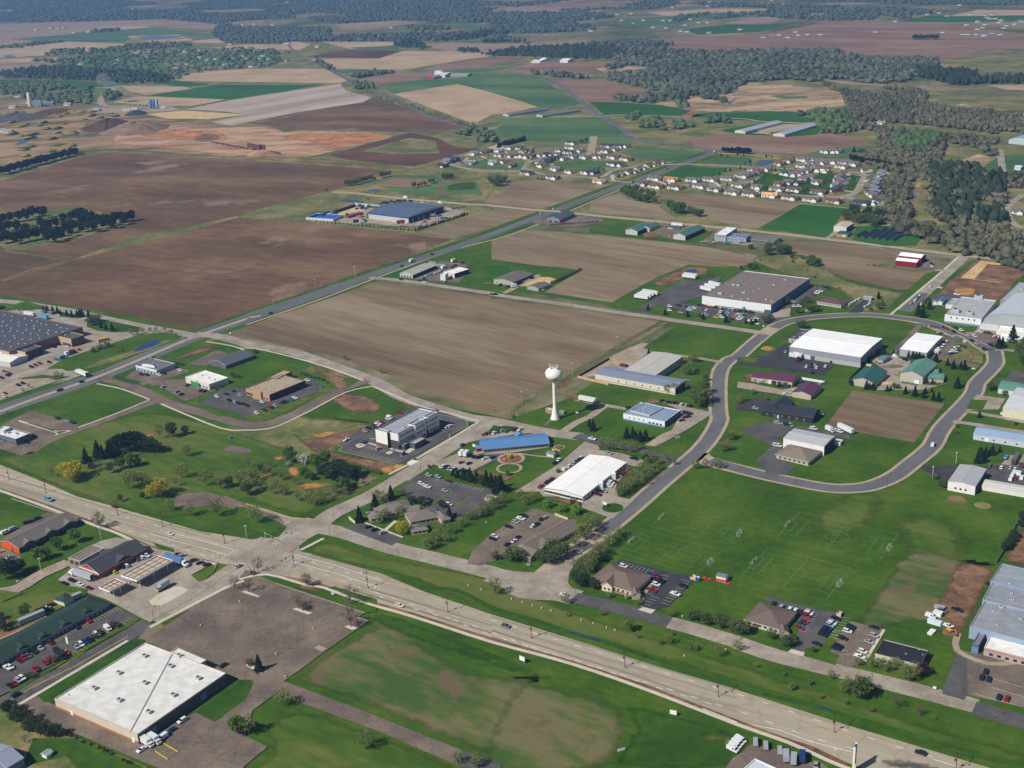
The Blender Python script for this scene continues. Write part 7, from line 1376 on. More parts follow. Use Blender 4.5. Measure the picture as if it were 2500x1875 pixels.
bld('red_pole_building','red walled building with two bright white roofs','barn',370.4,1154.7,-0.5896,[((O3,20,10.9,5.4),D(rise=1.2,wall='7A2026',rm='F2F2F0:m',over=0.15,roof='gx')),(((-2.2,16.3,-0.028),21.9,14.3,6),D(rise=1.4,wall='7A2026',rm='F2F2F0:m',over=0.15,band_=[(0,5.5,'2A2430','r')],roof='gx'))])
bld('ice_arena','large arena with curved silver roof and white front wing','arena',356.4,974.8,-0.5587,[((O3,28.6,57.1,7),D(wall='DCDCDA',rm='A4A6A8:r',fascia='C8C8C6',band_=[(0,1.6,'6C86AC','f')],win=[('f',5,1.2,1.6,4.4,0.1,0.9),('f',4,1.2,1.0,0.6,0.1,0.9)],units=[(6.0,11.4,3.0),(17.6,9.8,2.4),(14.4,57.5,3.4)])),(((30.5,-0.6,-0.095),54.2,71.3,6),D(rise=8.5,wall='9CA0A2',rm='B4BAC0:m',over=0.3,band_=[(1.5,2.1,'D0D4D4','f'),(3.0,3.6,'D0D4D4','f')],roof='arch')),(((30.6,64.8,-0.061),35.4,60.8,6),D(wall='8A8E94',rm='9CA2A8:r',units=[(7.2,40.9,1.2),(7.9,25.7,1.2),(8.6,13.3,1.0)])),(((29.2,-6.1,0.022),14.0,11.9,4),D(wall='C8C8C4',rm='C4C6C8:r')),(((43.7,-15.2,-0.018),36.0,11.6,4.6),D(wall='DCDCD4',rm='E8E8E0:r')),(((47.9,-29.4,-0.020),16.9,7.8,3.6),D(wall='E0E0D8',rm='E8E8E0:r')),(((-8.6,40.5,-0.042),6.8,20.6,3.6),D(wall='D0D0CC',rm='9A9EA0:r'))])
bld('storage_hut','tiny blue roofed hut beside the arena, left of two','hut',363.5,1025.1,-0.4245,[((O3,3.4,5.7,2.8),D(rise=1,wall='D8D8D4',rm='5C7898:m',roof='gy'))])
bld('storage_hut','blue arched roofed hut beside the arena, right of two','hut',367.1,1024.0,-0.5316,[((O3,4.0,12.1,3),D(rise=1.4,wall='D8D8D4',rm='5C7898:m',roof='gy'))])
bld('brown_hip_office','low brown hip roofed office beside black parking strip','office',267.7,1039.6,-0.6784,[((O3,21.9,17.0,2.9),D(rise=2.6,wall='C8BEB0',rm='5E4A48:s',over=0.6,win=[('f',9,1.3,1.2,0.8,0.03,0.97)],roof='hip'))])
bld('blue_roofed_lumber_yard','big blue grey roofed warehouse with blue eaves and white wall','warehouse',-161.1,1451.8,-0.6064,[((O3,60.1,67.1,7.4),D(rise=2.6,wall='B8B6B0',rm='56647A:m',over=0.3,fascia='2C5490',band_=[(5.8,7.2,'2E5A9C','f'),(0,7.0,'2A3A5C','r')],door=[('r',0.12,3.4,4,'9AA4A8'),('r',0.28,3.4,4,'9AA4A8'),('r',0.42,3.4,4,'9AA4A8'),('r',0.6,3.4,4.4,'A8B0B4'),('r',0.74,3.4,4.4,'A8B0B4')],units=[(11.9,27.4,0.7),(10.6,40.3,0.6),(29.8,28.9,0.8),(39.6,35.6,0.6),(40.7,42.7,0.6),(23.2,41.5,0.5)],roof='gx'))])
bld('lumber_rack','open blue storage racks enclosing the lumber yard corner','rack',-236.4,1460.2,-0.4253,[((O3,37.7,23.6,3.2),D(wall='C0C4C4',rm='2C58B4:m')),(((3.9,2.0,-0.122),3.5,35.5,3.2),D(wall='3C4C6C',rm='2A3C6C:m')),(((14.5,36.9,-0.107),2.3,42.8,3.2),D(wall='3A3E50',rm='44485A:m'))])
bld('lumber_rack','small blue topped rack in the middle of lumber yard','rack',-190,1462.2,-0.6944,[((O3,5.8,24.2,3),D(wall='8C4038',rm='3A6CB8:m'))])
bld('vet_clinic','pale grey gabled building with white columned porch by main road','office',-105.3,1184.6,-0.5687,[((O3,15.5,39.2,3.8),D(rise=1.8,wall='B8B4A8',rm='AAA9A2:m',over=0.4,fascia='D8D6D0',band_=[(0,3.6,'242C3C','r')],win=[('f',4,2.0,2.2,0.3,0.05,0.95)],roof='gy')),(((12.2,41.3,0.434),8.7,7.2,2.6),D(rise=0.6,wall='8C8C8A',rm='8A8C8E:m',roof='gx'))])
bld('bank','small white flat roofed building with entrance tower','office',-62.1,1181.5,-0.7442,[((O3,14.4,20.5,4.8),D(wall='C8C6C0',rm='E8E6E0:r',fascia='D8D6D0',band_=[(0,4.6,'20242E','r')],win=[('f',2,1.8,2.0,0.6,0.1,0.9)],units=[(9.9,7.4,0.5),(10.7,10.3,0.5)])),(((8.0,-13.0,0.392),5.3,7.7,6),D(wall='D8D6D0',rm='DCDAD4:r'))])
bld('white_trimmed_clinic','dark grey gabled building with white trimmed porch near crossroads','office',47.3,1397.7,-0.5579,[((O3,15.9,35.9,4.2),D(rise=2.6,wall='7C8690',rm='4E5662:m',over=0.4,fascia='DCDCDA',win=[('f',2,5,2.6,0.3,0.05,0.95),('r',4,2.4,2.2,0.4,0.1,0.9)],roof='gy'))])
bld('grey_workshop','grey roofed workshop with pale green gable beside gravel yard','workshop',-13.5,1146.5,-0.6215,[((O3,22.6,33.0,4.4),D(rise=1.7,wall='A4A88C',rm='6C675E:m',over=0.3,fascia='C8C8B8',band_=[(0,4.2,'3A4456','r')],win=[('f',4,2.2,1.0,1.2,0.05,0.95)],roof='gy'))])
bld('grey_shed','small grey roofed shed on the gravel yard corner','shed',17.7,1123.1,-0.7112,[((O3,13.3,17.7,2.9),D(rise=1.2,wall='9CA094',rm='6C6660:m',roof='gy'))])
bld('poultry_barn','long silver roofed poultry barn on green field, left of two','barn',364.2,1968.2,-0.7551,[((O3,19.2,110,3.4),D(rise=2.0,wall='C8C2B8',rm='9CA4B0:m',over=0.3,roof='gy'))])
bld('poultry_barn','long silver roofed poultry barn on green field, right of two','barn',415.6,1924.5,-0.7021,[((O3,19.1,109.2,3.4),D(rise=2.0,wall='C8C2B8',rm='9CA4B0:m',over=0.3,roof='gy'))])
bld('long_barn','long dark low barn behind the tan field, left of two','barn',2.4,2251.7,-0.9173,[((O3,16.9,91.0,3.4),D(rise=1.4,wall='B0B0AC',rm='6A7078:m',roof='gy'))])
bld('long_barn','long dark low barn near the far road, right of two','barn',61.3,2227.2,-0.9439,[((O3,17.8,86.0,3.4),D(rise=1.4,wall='B0B0AC',rm='6E747C:m',roof='gy'))])
bld('farm_shed','brown farm shed with white trim beyond the far road','barn',309.2,2155.2,-0.7332,[((O3,18.4,28.0,3),D(rise=1.2,wall='8A5A4A',rm='84503C:m',roof='gx'))])
bld('red_barn','small bright red barn on the distant farm','barn',-165.1,2876.2,-0.5490,[((O3,20.5,36.9,4),D(rise=2,wall='A83428',rm='5C84A0:m',roof='gy'))])
bld('farm_building','white farm buildings grouped behind the red barn','barn',-149.8,2911.4,-0.4365,[((O3,15.0,41.1,6),D(rise=3,wall='D8D4D0',rm='E0DEDC:m',roof='gx')),(((21.3,-11.7,0.065),12.4,47.5,6),D(rise=2,wall='D8D4D0',rm='E0DEDC:m',roof='gx')),(((-33.5,66.2,0.084),15.4,17.6,4),D(rise=1,wall='D8D4D0',rm='E0DEDC:m',roof='gx'))])
bld('cattle_barn','long pale blue roofed barn beside the distant red barn','barn',-113.9,2905.3,-0.3615,[((O3,43.3,27.9,3.2),D(rise=2,wall='9C9C98',rm='7C9CA8:m',roof='gx'))])
bld('white_barn','bright white barn on distant farm, left of two by the wood','barn',98.5,3153.0,-0.6128,[((O3,13.2,29.1,5),D(rise=3,wall='DCDCD8',rm='E4E4E4:m',roof='gx')),(((-5.5,-29.5,0.186),23.0,42.1,3),D(rise=2,wall='DCDCD8',rm='DCDCDC:m',roof='gx'))])
bld('white_barn','bright white barn on distant farm, right of two by the wood','barn',146.5,3110.6,-0.4635,[((O3,20.9,41.6,5),D(rise=3,wall='DCDCD8',rm='E4E4E4:m',roof='gx'))])
bld('arched_hall','pale blue quonset hall at far right edge','hall',721.2,1782.0,-0.8508,[((O3,35.0,54.5,4),D(rise=6,wall='B0B8C0',rm='8CA4C0:m',roof='arch'))])
bld('white_garage','white garage on green lawn at far right','garage',654.7,1590.6,-0.5661,[((O3,7.6,16.0,3.4),D(rise=1,wall='D8D8D8',rm='D0D0D4:m',roof='gx'))])
bld('blue_metal_barn','blue grey metal roofed building at bottom left corner','barn',-225.9,437.5,-0.6453,[((O3,17.1,7.7,4.6),D(rise=2.0,wall='6C7CA0',rm='8A90A0:m',over=0.3,roof='gy'))])
bld('garden_shed','green hip roofed garden shed with cream walls behind motel','shed',-239.7,568.0,-0.4959,[((O3,7.0,6.9,2.8),D(rise=1.8,wall='CCC8A8',rm='34483E:s',over=0.4,roof='hip'))])
bld('white_lawn_shed','small white arched shed on the lawn, bottom left','shed',-202.5,439.2,-0.5368,[((O3,2.9,2.9,2.2),D(rise=0.7,wall='E0E0E0',rm='9CA8AC:m',roof='gy'))])
bld('concession_shed','white and red shed with grey roof beside soccer pitches','shed',100.7,565.3,-0.5318,[((O3,5.1,4.2,2.8),D(rise=0.9,wall='DCD8D4',rm='6E6C70:s',over=0.2,band_=[(0.2,1.6,'C83A34','f')],roof='gx'))])
bld('play_house','grey roofed play shed in the day care yard','shed',20.4,733.1,-0.6108,[((O3,5.2,3.5,2.4),D(rise=0.7,wall='C8C8C8',rm='6A7078:m',roof='gx'))])
bld('pump_house','flat white roofed tan brick hut beside the water tower','hut',22.6,809.0,-0.5937,[((O3,6.2,2.9,3),D(wall='A08468',rm='E0DED8:r',fascia='DCDAD4',win=[('f',2,1,0.7,1.4,0.1,0.9)]))])
bld('parking_shelter','small tan walled shelter at edge of office parking lot','shelter',-18.8,670.3,-0.4630,[((O3,5.8,4.5,2.4),D(wall='C4B890',rm='7A706C:r'))])
bld('grey_shelter','small grey carport beside the brown hip office','carport',310.4,1047.2,-0.5375,[((O3,6.4,4.4,2.6),D(rise=0.5,wall='A0A0A0',rm='9C9CA0:m',roof='gx'))])
bld('truck_terminal','white framed open truck terminal at bottom edge','canopy',86.1,411.1,-0.7455,[((O3,10.1,7.8,2.8),D(wall='D0D0CC',rm='C0C8D0:m',fascia='E4E4E0'))])
vehicle('sedan','w',-60.8,551.6,0.43,-0.60,'white car driving on the highway beside the worn field',group='traffic on the roads')
vehicle('suv','g',-7.5,528.0,0.39,-0.61,'grey and white estate car on the highway below the junction',group='traffic on the roads')
vehicle('sedan','w',-198.4,642.3,0.37,-0.57,'white car in the turn lanes left of the crossroads',group='traffic on the roads')
vehicle('sedan','m',-241.1,681.2,0.36,2.55,'maroon car on the far side of the highway, left part',group='traffic on the roads')
vehicle('pickup','c',-285.2,694.9,0.43,-0.60,'light blue truck with load on the highway at far left',group='traffic on the roads',sc=1.25)
vehicle('suv','d',158.6,418.6,0.38,2.52,'dark car on the highway near the bottom right corner',group='traffic on the roads')
vehicle('suv','s',-151.2,599.7,0.54,0.99,'silver car waiting at the crossroads side street',group='traffic on the roads')
vehicle('sedan','w',22.1,556.2,0.29,2.56,'white car at the lower street junction behind a small tree',group='traffic on the roads')
vehicle('suv','n',-229.9,485.1,0.59,1.02,'dark blue car on the side street at bottom left',group='traffic on the roads')
vehicle('pickup','w',51.1,756.7,0.41,2.48,'white pickup truck with trailer on the road below the water tower',group='traffic on the roads')
vehicle('van','w',264.6,725.3,0.26,1.11,'white van driving along the curved road at right',group='traffic on the roads')
vehicle('suv','d',-332.0,910.4,0.19,1.02,'dark car on the main road beside the white semi truck',group='traffic on the roads')
vehicle('pickup','d',-343.1,893.3,0.19,1.02,'dark pickup truck on the main road at left',group='traffic on the roads')
vehicle('sedan','n',-213.7,1076.1,0.18,0.98,'dark blue car on the main road beside the brown field',group='traffic on the roads')
vehicle('sedan','s',-291.1,964.1,0.19,-2.12,'silver car on the main road above the arch front shop',group='traffic on the roads')
vehicle('boxtruck','w',-97.2,1240.6,0.19,0.98,'white box truck on the main road near the clinic',group='traffic on the roads')
vehicle('sedan','d',-106.3,1224.8,0.19,0.98,'dark car following the box truck on the main road',group='traffic on the roads')
vehicle('suv','d',-77.8,1267.7,0.19,0.98,'black car on the main road, farther than the box truck',group='traffic on the roads')
vehicle('suv','w',42.0,1441.7,0.19,0.98,'white car at the upper crossroads, nearer one',group='traffic on the roads')
vehicle('suv','w',57.9,1463.6,0.20,0.98,'white car at the upper crossroads, farther one',group='traffic on the roads')
vehicle('sedan','n',221.5,1685.4,0.19,0.99,'dark blue car on the main road between the subdivisions',group='traffic on the roads')
vehicle('suv','w',173.5,2227.4,0.20,1.65,'white car on the far curving road by the green field',group='traffic on the roads')
vehicle('suv','w',201.5,1982.9,0.20,-1.48,'white car on the far curving road above the houses',group='traffic on the roads')
vehicle('van','w',305.8,1802.8,0.20,0.67,'white van at the far end of the main road',group='traffic on the roads')
vehicle('sedan','d',-103.5,1172.7,0.24,2.62,'dark car on the cross street by the clinic',group='traffic on the roads')
vehicle('pickup','w',-80.4,1158.5,0.23,2.62,'white pickup truck on the cross street by the clinic',group='traffic on the roads')
vehicle('suv','g',-34.2,755.7,0.23,1.00,'grey car parked on the street left of the day care')
vehicle('suv','g',-35.8,652.2,0.39,-0.64,'white car half hidden right of the office complex')
semi(-337.3,927.7,0.23,2.37,'white semi truck turning onto the main road by the superstore','w','w')
semi(-186.1,606.8,0.54,-0.63,'semi truck with blue topped trailer parked under the fuel canopy edge','5C7EA8','w')
semi(-234.3,594.6,0.54,2.59,'semi truck with red striped grey trailer beside the brick shop','A8B0B4','w')
vehicle('boxtruck','s',-186.8,578.5,0.56,-2.13,'grey box truck with dark cab on the concrete island',sc=1.15)
semi(333.2,767.5,0.30,2.68,'white semi truck backed beside the white metal warehouse','w','w')
semi(221.3,900.5,0.26,-2.02,'white semi truck at the dock of the white roofed warehouse','w','m')
vehicle('bus','y',-344.8,1012.7,0.23,0.63,'yellow school bus parked alone in the superstore lot')
cars('in the row at the truck stop shop front','parked cars',0.54,'-222.7 597.4 2.3 sn 5.1 0.9 2.3 sy 2.6 5.7 2.3 uk 2 1 2.3 uw 4 7 2.3 sg 2 2 2.3 uw 2 2 2.3 pw')
cars('left of the small fuel canopy','parked cars',0.57,'-241.2 588.1 -0.6 sd 3.2 2.7 -0.6 un 5.6 -4.6 -0.6 sw 6.3 -4.3 -0.6 sm')
cars('beside the highway hedge at the truck stop','parked cars',0.55,'-188 616 0.8 sm 3 -2 0.8 us 8 -6 0.7 um 4 -3 0.7 sd 4 -2 0.7 sm')
cars('along the motel front','parked cars',0.57,'-242 507.4 -0.7 Ow 0.9 0.9 -0.7 pw 2.5 5.4 -0.7 sm 1.3 2.3 -0.7 ur 1.5 1.9 -0.7 sg 1.3 3.3 -0.7 pd 2.3 3.2 -0.7 ss 3.4 4.2 -0.7 um 8.4 13.7 -0.7 un 3.8 5.8 -0.7 pr')
cars('in the street side row of the motel lot','parked cars',0.59,'-235.4 492.8 -0.7 sn 1.4 1.7 -0.7 sr 1 2.2 -0.7 us 1.1 1.9 -0.7 uw 3.8 7.1 -0.7 ur 2.9 5.2 -0.8 ur 2.2 2.7 -0.8 pr 2.8 3.6 -0.8 Bd 1.8 1.8 -0.8 po 3.7 5.1 -0.8 us 1.6 1.9 -0.8 uw 1.4 2.4 -0.8 ub 1.7 1.4 -0.8 un 1.8 4.9 -0.8 uw 1.5 1.4 -0.8 ud 2.5 3.8 -0.8 vw 2.2 3.6 -0.8 um 1.3 0.3 -0.8 sn')
cars('behind the motel','parked cars',0.58,'-254.4 534.5 0.8 sm 4.7 8.9 0.8 pk 4.4 7.1 0.8 Ts 3.1 7.3 0.8 xk 0.1 4.9 0.8 sw 1.5 -2.8 0.8 pm 0.2 5.5 0.8 um 10.6 7 0.8 Cs')
cars('at the dark side of the big box store','parked cars',0.49,'-161.3 440.9 -2.2 sw 6.8 7.6 -2.2 vw 2.7 5.3 -2.2 sb 3 6.5 -2.2 uw 9.2 42.5 -2.2 sn')
cars('at the loading dock of the big box store','box trucks at the dock',0.49,'-159.7 444.6 -0.7 xw 2.6 1.7 -0.7 xw')
cars('beside the long grey hall with orange end','parked cars',0.45,'-290 628 0.9 sw -6 24 0.9 vw 14 -31 0.9 ss -11 35 0.9 vs 5 8 0.9 uk 2 1 0.9 un 3 4 0.9 un')
cars('in the restaurant lot at left edge','parked cars',0.27,'-332 790 -0.7 uk 0 8 -0.7 sd 1 3 -0.7 un 6 32 -0.7 un 8 -5 -0.7 ss 6 -5 -0.7 un')
cars('in front of the superstore garden center','parked cars',0.23,'-400 927 -0.7 ub -4 16 -0.7 sr 7 -11 -0.7 un 0 4 -0.7 um 12 15 -0.7 ud 2 4 -0.7 ur 2 4 -0.7 ur 7 2 -0.7 ud 4 6 -0.7 ug 11 24 -0.7 sm')
cars('in the far corner of the superstore lot','parked cars',0.24,'-384 891 -0.7 sr 2 -7 -0.7 uw 2 24 -0.7 ud 2 4 -0.7 ud -6 92 -0.8 sm 1 -3 -0.8 sd 2 7 -0.8 sd 9 -7 -0.8 sw')
cars('beside the superstore grass island','trailers beside the superstore',0.25,'-367 971 1.0 Cc 3 9 1.0 xw 2 3 1.0 xr')
cars('by the superstore loading dock','trailers at the superstore dock',0.23,'-438 1099 -0.6 Tw 16 -11 -0.6 Tc',0)
cars('at the arch front shop','parked cars',0.26,'-289 922 -0.8 ud 5 -2 -0.8 ud 10 -1 -0.8 uw 3 3 -0.8 sn 11 6 -0.8 pw')
cars('in the pharmacy parking lot','parked cars',0.28,'-264 891 1.1 us 13 -12 1.1 uc 5 -6 1.1 un 0 20 1.1 sd 13 -13 1.0 sd 3 -2 1.0 uk')
cars('in the brick store front lot','parked cars',0.27,'-218 865 -0.8 uw 6 5 -0.8 sd 5 -14 -0.8 un -1 20 -0.8 sd 6 -24 -0.8 us 3 -3 -0.8 uk -2 17 -0.8 us 6 -19 -0.8 uk')
cars('in the brick store side lot','parked cars',0.29,'-192 844 -0.8 un 10 -16 -0.8 uw 0 22 -0.8 uw 5 -17 -0.8 sd 3 4 -0.8 ur 1 2 -0.8 sm 2 2 -0.8 us 4 6 -0.8 sd 2 1 -0.8 ud 2 2 -0.8 sg 2 2 -0.8 ug 2 4 -0.8 pw 4 37 -0.8 pw')
cars('along the back row of the hotel lot','parked cars',0.30,'-101 786 -0.8 us 2 5 -0.8 ud 2 2 -0.8 ug 1 2 -0.8 pr 2 1 -0.8 uw 1 3 -0.8 pw 2 2 -0.8 ur 4 6 -0.8 uw 1 2 -0.8 vw 6 9 -0.8 pr')
cars('in the hotel front lot','parked cars',0.32,'-112 772 0.9 pw 13 -6 0.9 ub 10 -11 0.8 us 44 33 0.8 sw 2 1 0.8 uw')
cars('in the upper row behind the day care','parked cars',0.28,'-21 772 1.0 ss 3 1 1.0 um 2 1 1.0 sg 3 0 1.0 uw 3 2 1.0 pb 2 1 1.0 us 3 -1 1.0 ug 5 2 1.0 um 2 0 1.0 sd 2 0 1.0 pw')
cars('in the middle row of the day care lot','parked cars',0.32,'-34 727 0.7 sr 5 -2 0.7 sd 0 12 0.7 un 3 -2 0.7 uk 2 -1 0.7 ud 2 0 0.7 pn 3 -2 0.7 sw 5 1 0.7 sd')
cars('at the left end of the day care lot','white box vehicles',0.31,'-34 740 1.2 xw 3 -1 1.2 xw')
cars('in the lower row of the day care lot','parked cars',0.32,'-46 722 0.9 sw 1 0 0.9 uw 2 -1 0.9 un 2 -3 0.9 us 2 -1 0.9 sw 2 -1 0.9 uk 2 -1 0.9 us 2 0 0.9 sd 2 -2 0.9 un')
cars('in the office complex parking lot','parked cars',0.41,'-58 697 -0.7 uw 4 -5 -0.7 pw 0 17 -0.7 us 2 -35 -0.6 sd 4 32 -0.7 us 5 -20 -0.7 ss 2 13 -0.7 sm 1 -33 -0.7 uw')
cars('in the small lot below the office complex','parked cars',0.30,'-85 641 0.7 sn 4 -4 0.7 ud 5 -4 0.7 us')
cars('in the left row of the brown office lot','parked cars',0.30,'-14 620 -0.6 ud 1 3 -0.6 uw 8 11 -0.6 ud 4 6 -0.6 us 3 4 -0.6 pw 2 3 -0.6 un')
cars('in the middle row of the brown office lot','parked cars',0.30,'-6 613 0.9 sn 4 4 0.9 sw 2 4 0.9 sn 9 13 0.9 uw 2 2 0.9 un 3 6 0.9 ud 2 2 0.9 us')
cars('on the left side of the white gabled warehouse','parked cars',0.41,'15 686 1.0 pr 4 6 1.0 pd 3 4 1.0 um 3 25 1.0 sn 3 4 1.0 uw 6 -10 1.0 uw 3 3 1.0 us 1 2 1.0 sn 1 2 1.0 sm 2 2 1.0 ud 1 3 1.0 uw')
cars('on the right side of the white gabled warehouse','parked cars',0.41,'48 672 -0.6 pm 2 4 -0.6 uk 2 0 -0.6 us 8 56 -0.6 us -4 -49 -0.6 uw 1 3 -0.6 uw 1 2 -0.6 uw 2 0 -0.6 um 6 10 -0.6 um 1 3 -0.6 pr 8 21 -0.6 pk')
cars('in the black lot beside the medical office','parked cars',0.33,'54.9 583.1 -0.7 uw 13.6 -10.5 -0.7 ub -1.7 -15.7 -0.7 pr 3.5 14.4 -0.7 ur -0.7 -8.6 -0.7 uw 1.7 2.1 -0.7 un 1.3 1.7 -0.7 ud 5.4 -14.3 -0.7 pw 4.9 7.9 -0.7 ud')
cars('in the top row beside the dental office','parked cars',0.09,'124.6 539.2 1.1 un 3.3 -3.1 1.1 us 3.7 -2.4 1.1 uw 2.3 -1.6 1.1 uw 1.7 -1.9 1.1 un')
cars('in the left row of the dental office lot','parked cars',0.09,'127.7 508.7 -0.7 sd 4.5 7.9 -0.7 sr 1.7 3.9 -0.7 sb 1.9 1.4 -0.7 sr 2.4 5 -0.7 ur 1.2 2 -0.7 uw 1 1.4 -0.7 us')
cars('in the right row of the dental office lot','parked cars',0.13,'137 501.9 -0.7 sd 4.5 7.4 -0.7 ud 1.2 2.1 -0.7 un 1.4 1.8 -0.7 un 1.3 1.9 -0.7 ub 1.6 2.4 -0.7 us 1.2 1.4 -0.7 uw 0.8 1 -0.7 us 2.4 3.4 -0.7 un')
cars('in the left rows of the lot beside the black roof','parked cars',0.13,'144.7 497.2 -0.6 un 1.6 2.1 -0.6 un 3.7 6.4 -0.6 ud 3.8 6 -0.6 uw 1.5 1.9 -0.6 sd 1.3 1.9 -0.6 ud 10.5 -1.2 -0.6 sd')
cars('in the right row of the lot beside the black roof','parked cars',0.12,'153.7 489.8 -0.7 pw 2.4 4.1 -0.8 uw 5.3 8.1 -0.8 ss 3.7 5 -0.8 us')
cars('in the factory parking lot','parked cars',0.11,'202 469.7 1.1 un 3.4 4.5 1.1 ud -0.9 -6 1.1 un -0.6 -13.6 1.0 un 2.9 -1.3 1.0 ur')
cars('in the dirt clearing by the construction things','parked cars',0.10,'196.7 521.9 -0.7 vw 7.2 4.7 -0.7 ug -2 -13.7 -0.7 pw 9.2 14.1 -0.8 pd')
cars('in the row above the blue trimmed office','parked cars',0.43,'105 821 0.9 um 4 -3 0.9 sk 2 -1 0.9 sd 2 -1 0.9 um 5 -4 0.9 uw 3 -2 0.9 us 2 -1 0.9 um')
cars('in the row right of the blue trimmed office','parked cars',0.34,'121 839 0.3 ud -7 -56 0.3 sn 4 15 0.3 ug -1 -10 0.3 sm 2 8 0.3 un 9 63 0.3 us -9 -70 0.3 un 2 5 0.3 ud')
cars('near the blue roofed utility yard','trailers by the tower road',0.16,'53 826 -0.6 Tw 28 -16 -0.6 pk')
cars('parked in two rows by the mid road lot','white semi trailers',0.11,'119 1076 -0.6 Tw 3 5 -0.6 Tw 3 4 -0.6 Tw 3 6 -0.6 Tw 1 -3 -0.6 Tw 42 50 -0.6 Tw 2 4 -0.6 Tw',0)
cars('backed against the brown roofed warehouse','white trailers at docks',0.27,'180 1093 -0.9 Tw 5 7 -0.9 Tw 5 8 -0.9 Tw',0)
cars('in the side lot of the brown warehouse','parked cars',0.24,'279 1076 -0.6 pw',0)
cars('in the dark lot of the white roofed warehouse','parked cars',0.26,'213 915 1.2 us 8 -35 1.1 uw 3 0 1.1 um 1 4 1.1 uk -3 -17 1.1 ud 6 15 1.1 us 0 -5 1.1 uw 7 2 1.1 uw 7 10 1.1 ud')
cars('at the maroon roofed repair shop','parked cars',0.22,'181 851 0.3 uw 12 -9 0.3 pd 1 -16 0.3 pw 6 15 0.3 sd 10 8 0.3 ug')
cars('beside the black metal building','parked cars',0.25,'167 800 -0.6 us 9 -27 -0.6 us 2 -1 -0.6 un 2 -2 -0.6 us 2 -2 -0.6 ud 2 -1 -0.6 un 13 -7 -0.6 uw 10 24 -0.6 Ow')
cars('in the row of boats by the white roofed hall','boats beside the hall',0.32,'326 906 -0.8 Ow -2 -6 -0.8 Cw 3 7 -0.8 Cw -1 -5 -0.8 Cw 6 11 -0.8 Ow 3 5 -0.8 Ow 5 8 -0.8 Ow')
cars('in the outer row of boats facing the hall','boats in the outer row',0.32,'343 946 0.4 Os -8 -50 0.4 Ob 2 4 0.4 Ow 3 4 0.4 Ow -2 -6 0.4 Ow 6 12 0.4 Ow 3 3 0.4 Ob')
cars('in the landscape supply yard','parked cars',0.27,'292 894 -1.2 vw -10 -40 -1.2 xt 15 33 -1.2 pk 9 -47 -1.2 pw')
cars('along the curve in front of the arena','parked cars',0.32,'351 959 -1.2 ud 1 -3 -1.2 ur 3 -8 -1.2 un 5 10 -1.2 un 2 -7 -1.2 uw -1 -27 -1.2 un 6 11 -1.2 uw -5 -18 -1.2 us 1 -14 -1.2 un 8 9 -1.2 pn')
cars('in the small arena lot','parked cars',0.35,'375 945 -0.9 uw 4 -3 -0.9 um 2 -1 -0.9 un 1 -10 -0.9 uw 0 -2 -0.9 sr')
cars('near the arena dirt field','parked cars',0.31,'393 1050 -0.9 pw',0)
cars('beside the red walled building','parked cars',0.30,'404 1168 -1.4 pd',0)
cars('at the white and tan contractor building','parked cars',0.27,'167 735 -1.1 uw 2 -1 -1.1 uw 8 38 -1.1 us 3 -2 -1.1 un 2 -1 -1.1 ud 2 -2 -1.1 us 14 -7 -1.1 uw 9 -5 -1.1 xw 4 0 -1.1 uw 2 -2 -1.1 uw 4 1 -1.1 Tw')
cars('in the lot right of the white block shop','parked cars',0.07,'288 691 1.0 ug 4 -2 1.0 sr 2 -1 1.0 uw 8 14 1.0 Oc -9 -31 1.0 vw 6 16 1.0 us -3 -11 1.0 vw 2 3 1.0 vw 3 6 1.0 uw -5 -13 1.0 sr 10 25 1.0 Tg -6 -18 1.0 vw 1 -1 1.0 vw -1 -6 1.0 vw 9 21 1.0 Tt')
cars('in the factory side street','parked cars',0.29,'251 678 1.0 us 78 77 1.0 sd')
cars('beside the white bank','parked cars',0.21,'-63 1209 0.9 xw 9 25 0.9 xw 9 -6 0.9 pd',0)
cars('beside the grey workshop','parked cars',0.19,'6 1131 0.3 xw 19 30 0.3 pw 4 5 0.3 pw',0)
cars('at the dark green barns','vehicles at the green barns',0.21,'180 1340 -0.6 pw 9 11 -0.6 Tw 0 -8 -0.6 Cg',0)
cars('at the boat shop','vehicles at the boat shop',0.22,'206 1273 0.2 Ow 11 -3 0.2 Ow 11 -5 0.2 Cc 8 9 0.2 Ow 8 -8 0.2 Os',0)
cars('by the lumber yard entrance','parked cars',0.18,'-124 1559 -0.6 xw 39 -94 -0.6 pw 6 55 -0.6 xw',0)
cars('inside the fenced lumber yard','parked cars',0.15,'-216 1468 0.8 xb 1 8 0.8 xn 6 1 0.8 xw 5 1 0.8 xb 15 -6 0.8 xs 9 54 0.8 xw 10 -17 0.8 pg 2 9 0.8 xw',0)
cars('along the lumber yard edge','parked cars',0.15,'-174 1435 0.4 xG 8 -5 0.4 xw 1 6 0.4 xG 46 -15 0.4 Tr 25 2 0.4 pg 4 11 0.4 pr 6 15 0.4 xs 7 2 0.4 pg 3 -12 0.4 pg',0)
cars('in the line of delivery trailers at bottom edge','delivery trucks at the terminal',0.34,'94.2 429.8 1.4 vs 3.7 -2.6 1.4 vs 5 -3.5 1.4 vs 1.5 -4.3 1.4 xs 2.7 -2.1 1.3 xs 3.8 1.3 1.3 xb 4.3 -4.8 1.3 ss')
cars('parked side by side left of the terminal','white delivery vans',0.11,'84.2 425.9 -0.8 vw 1.4 2.1 -0.8 vw 1.3 1.9 -0.9 vw 1.5 1.8 -0.9 vw')
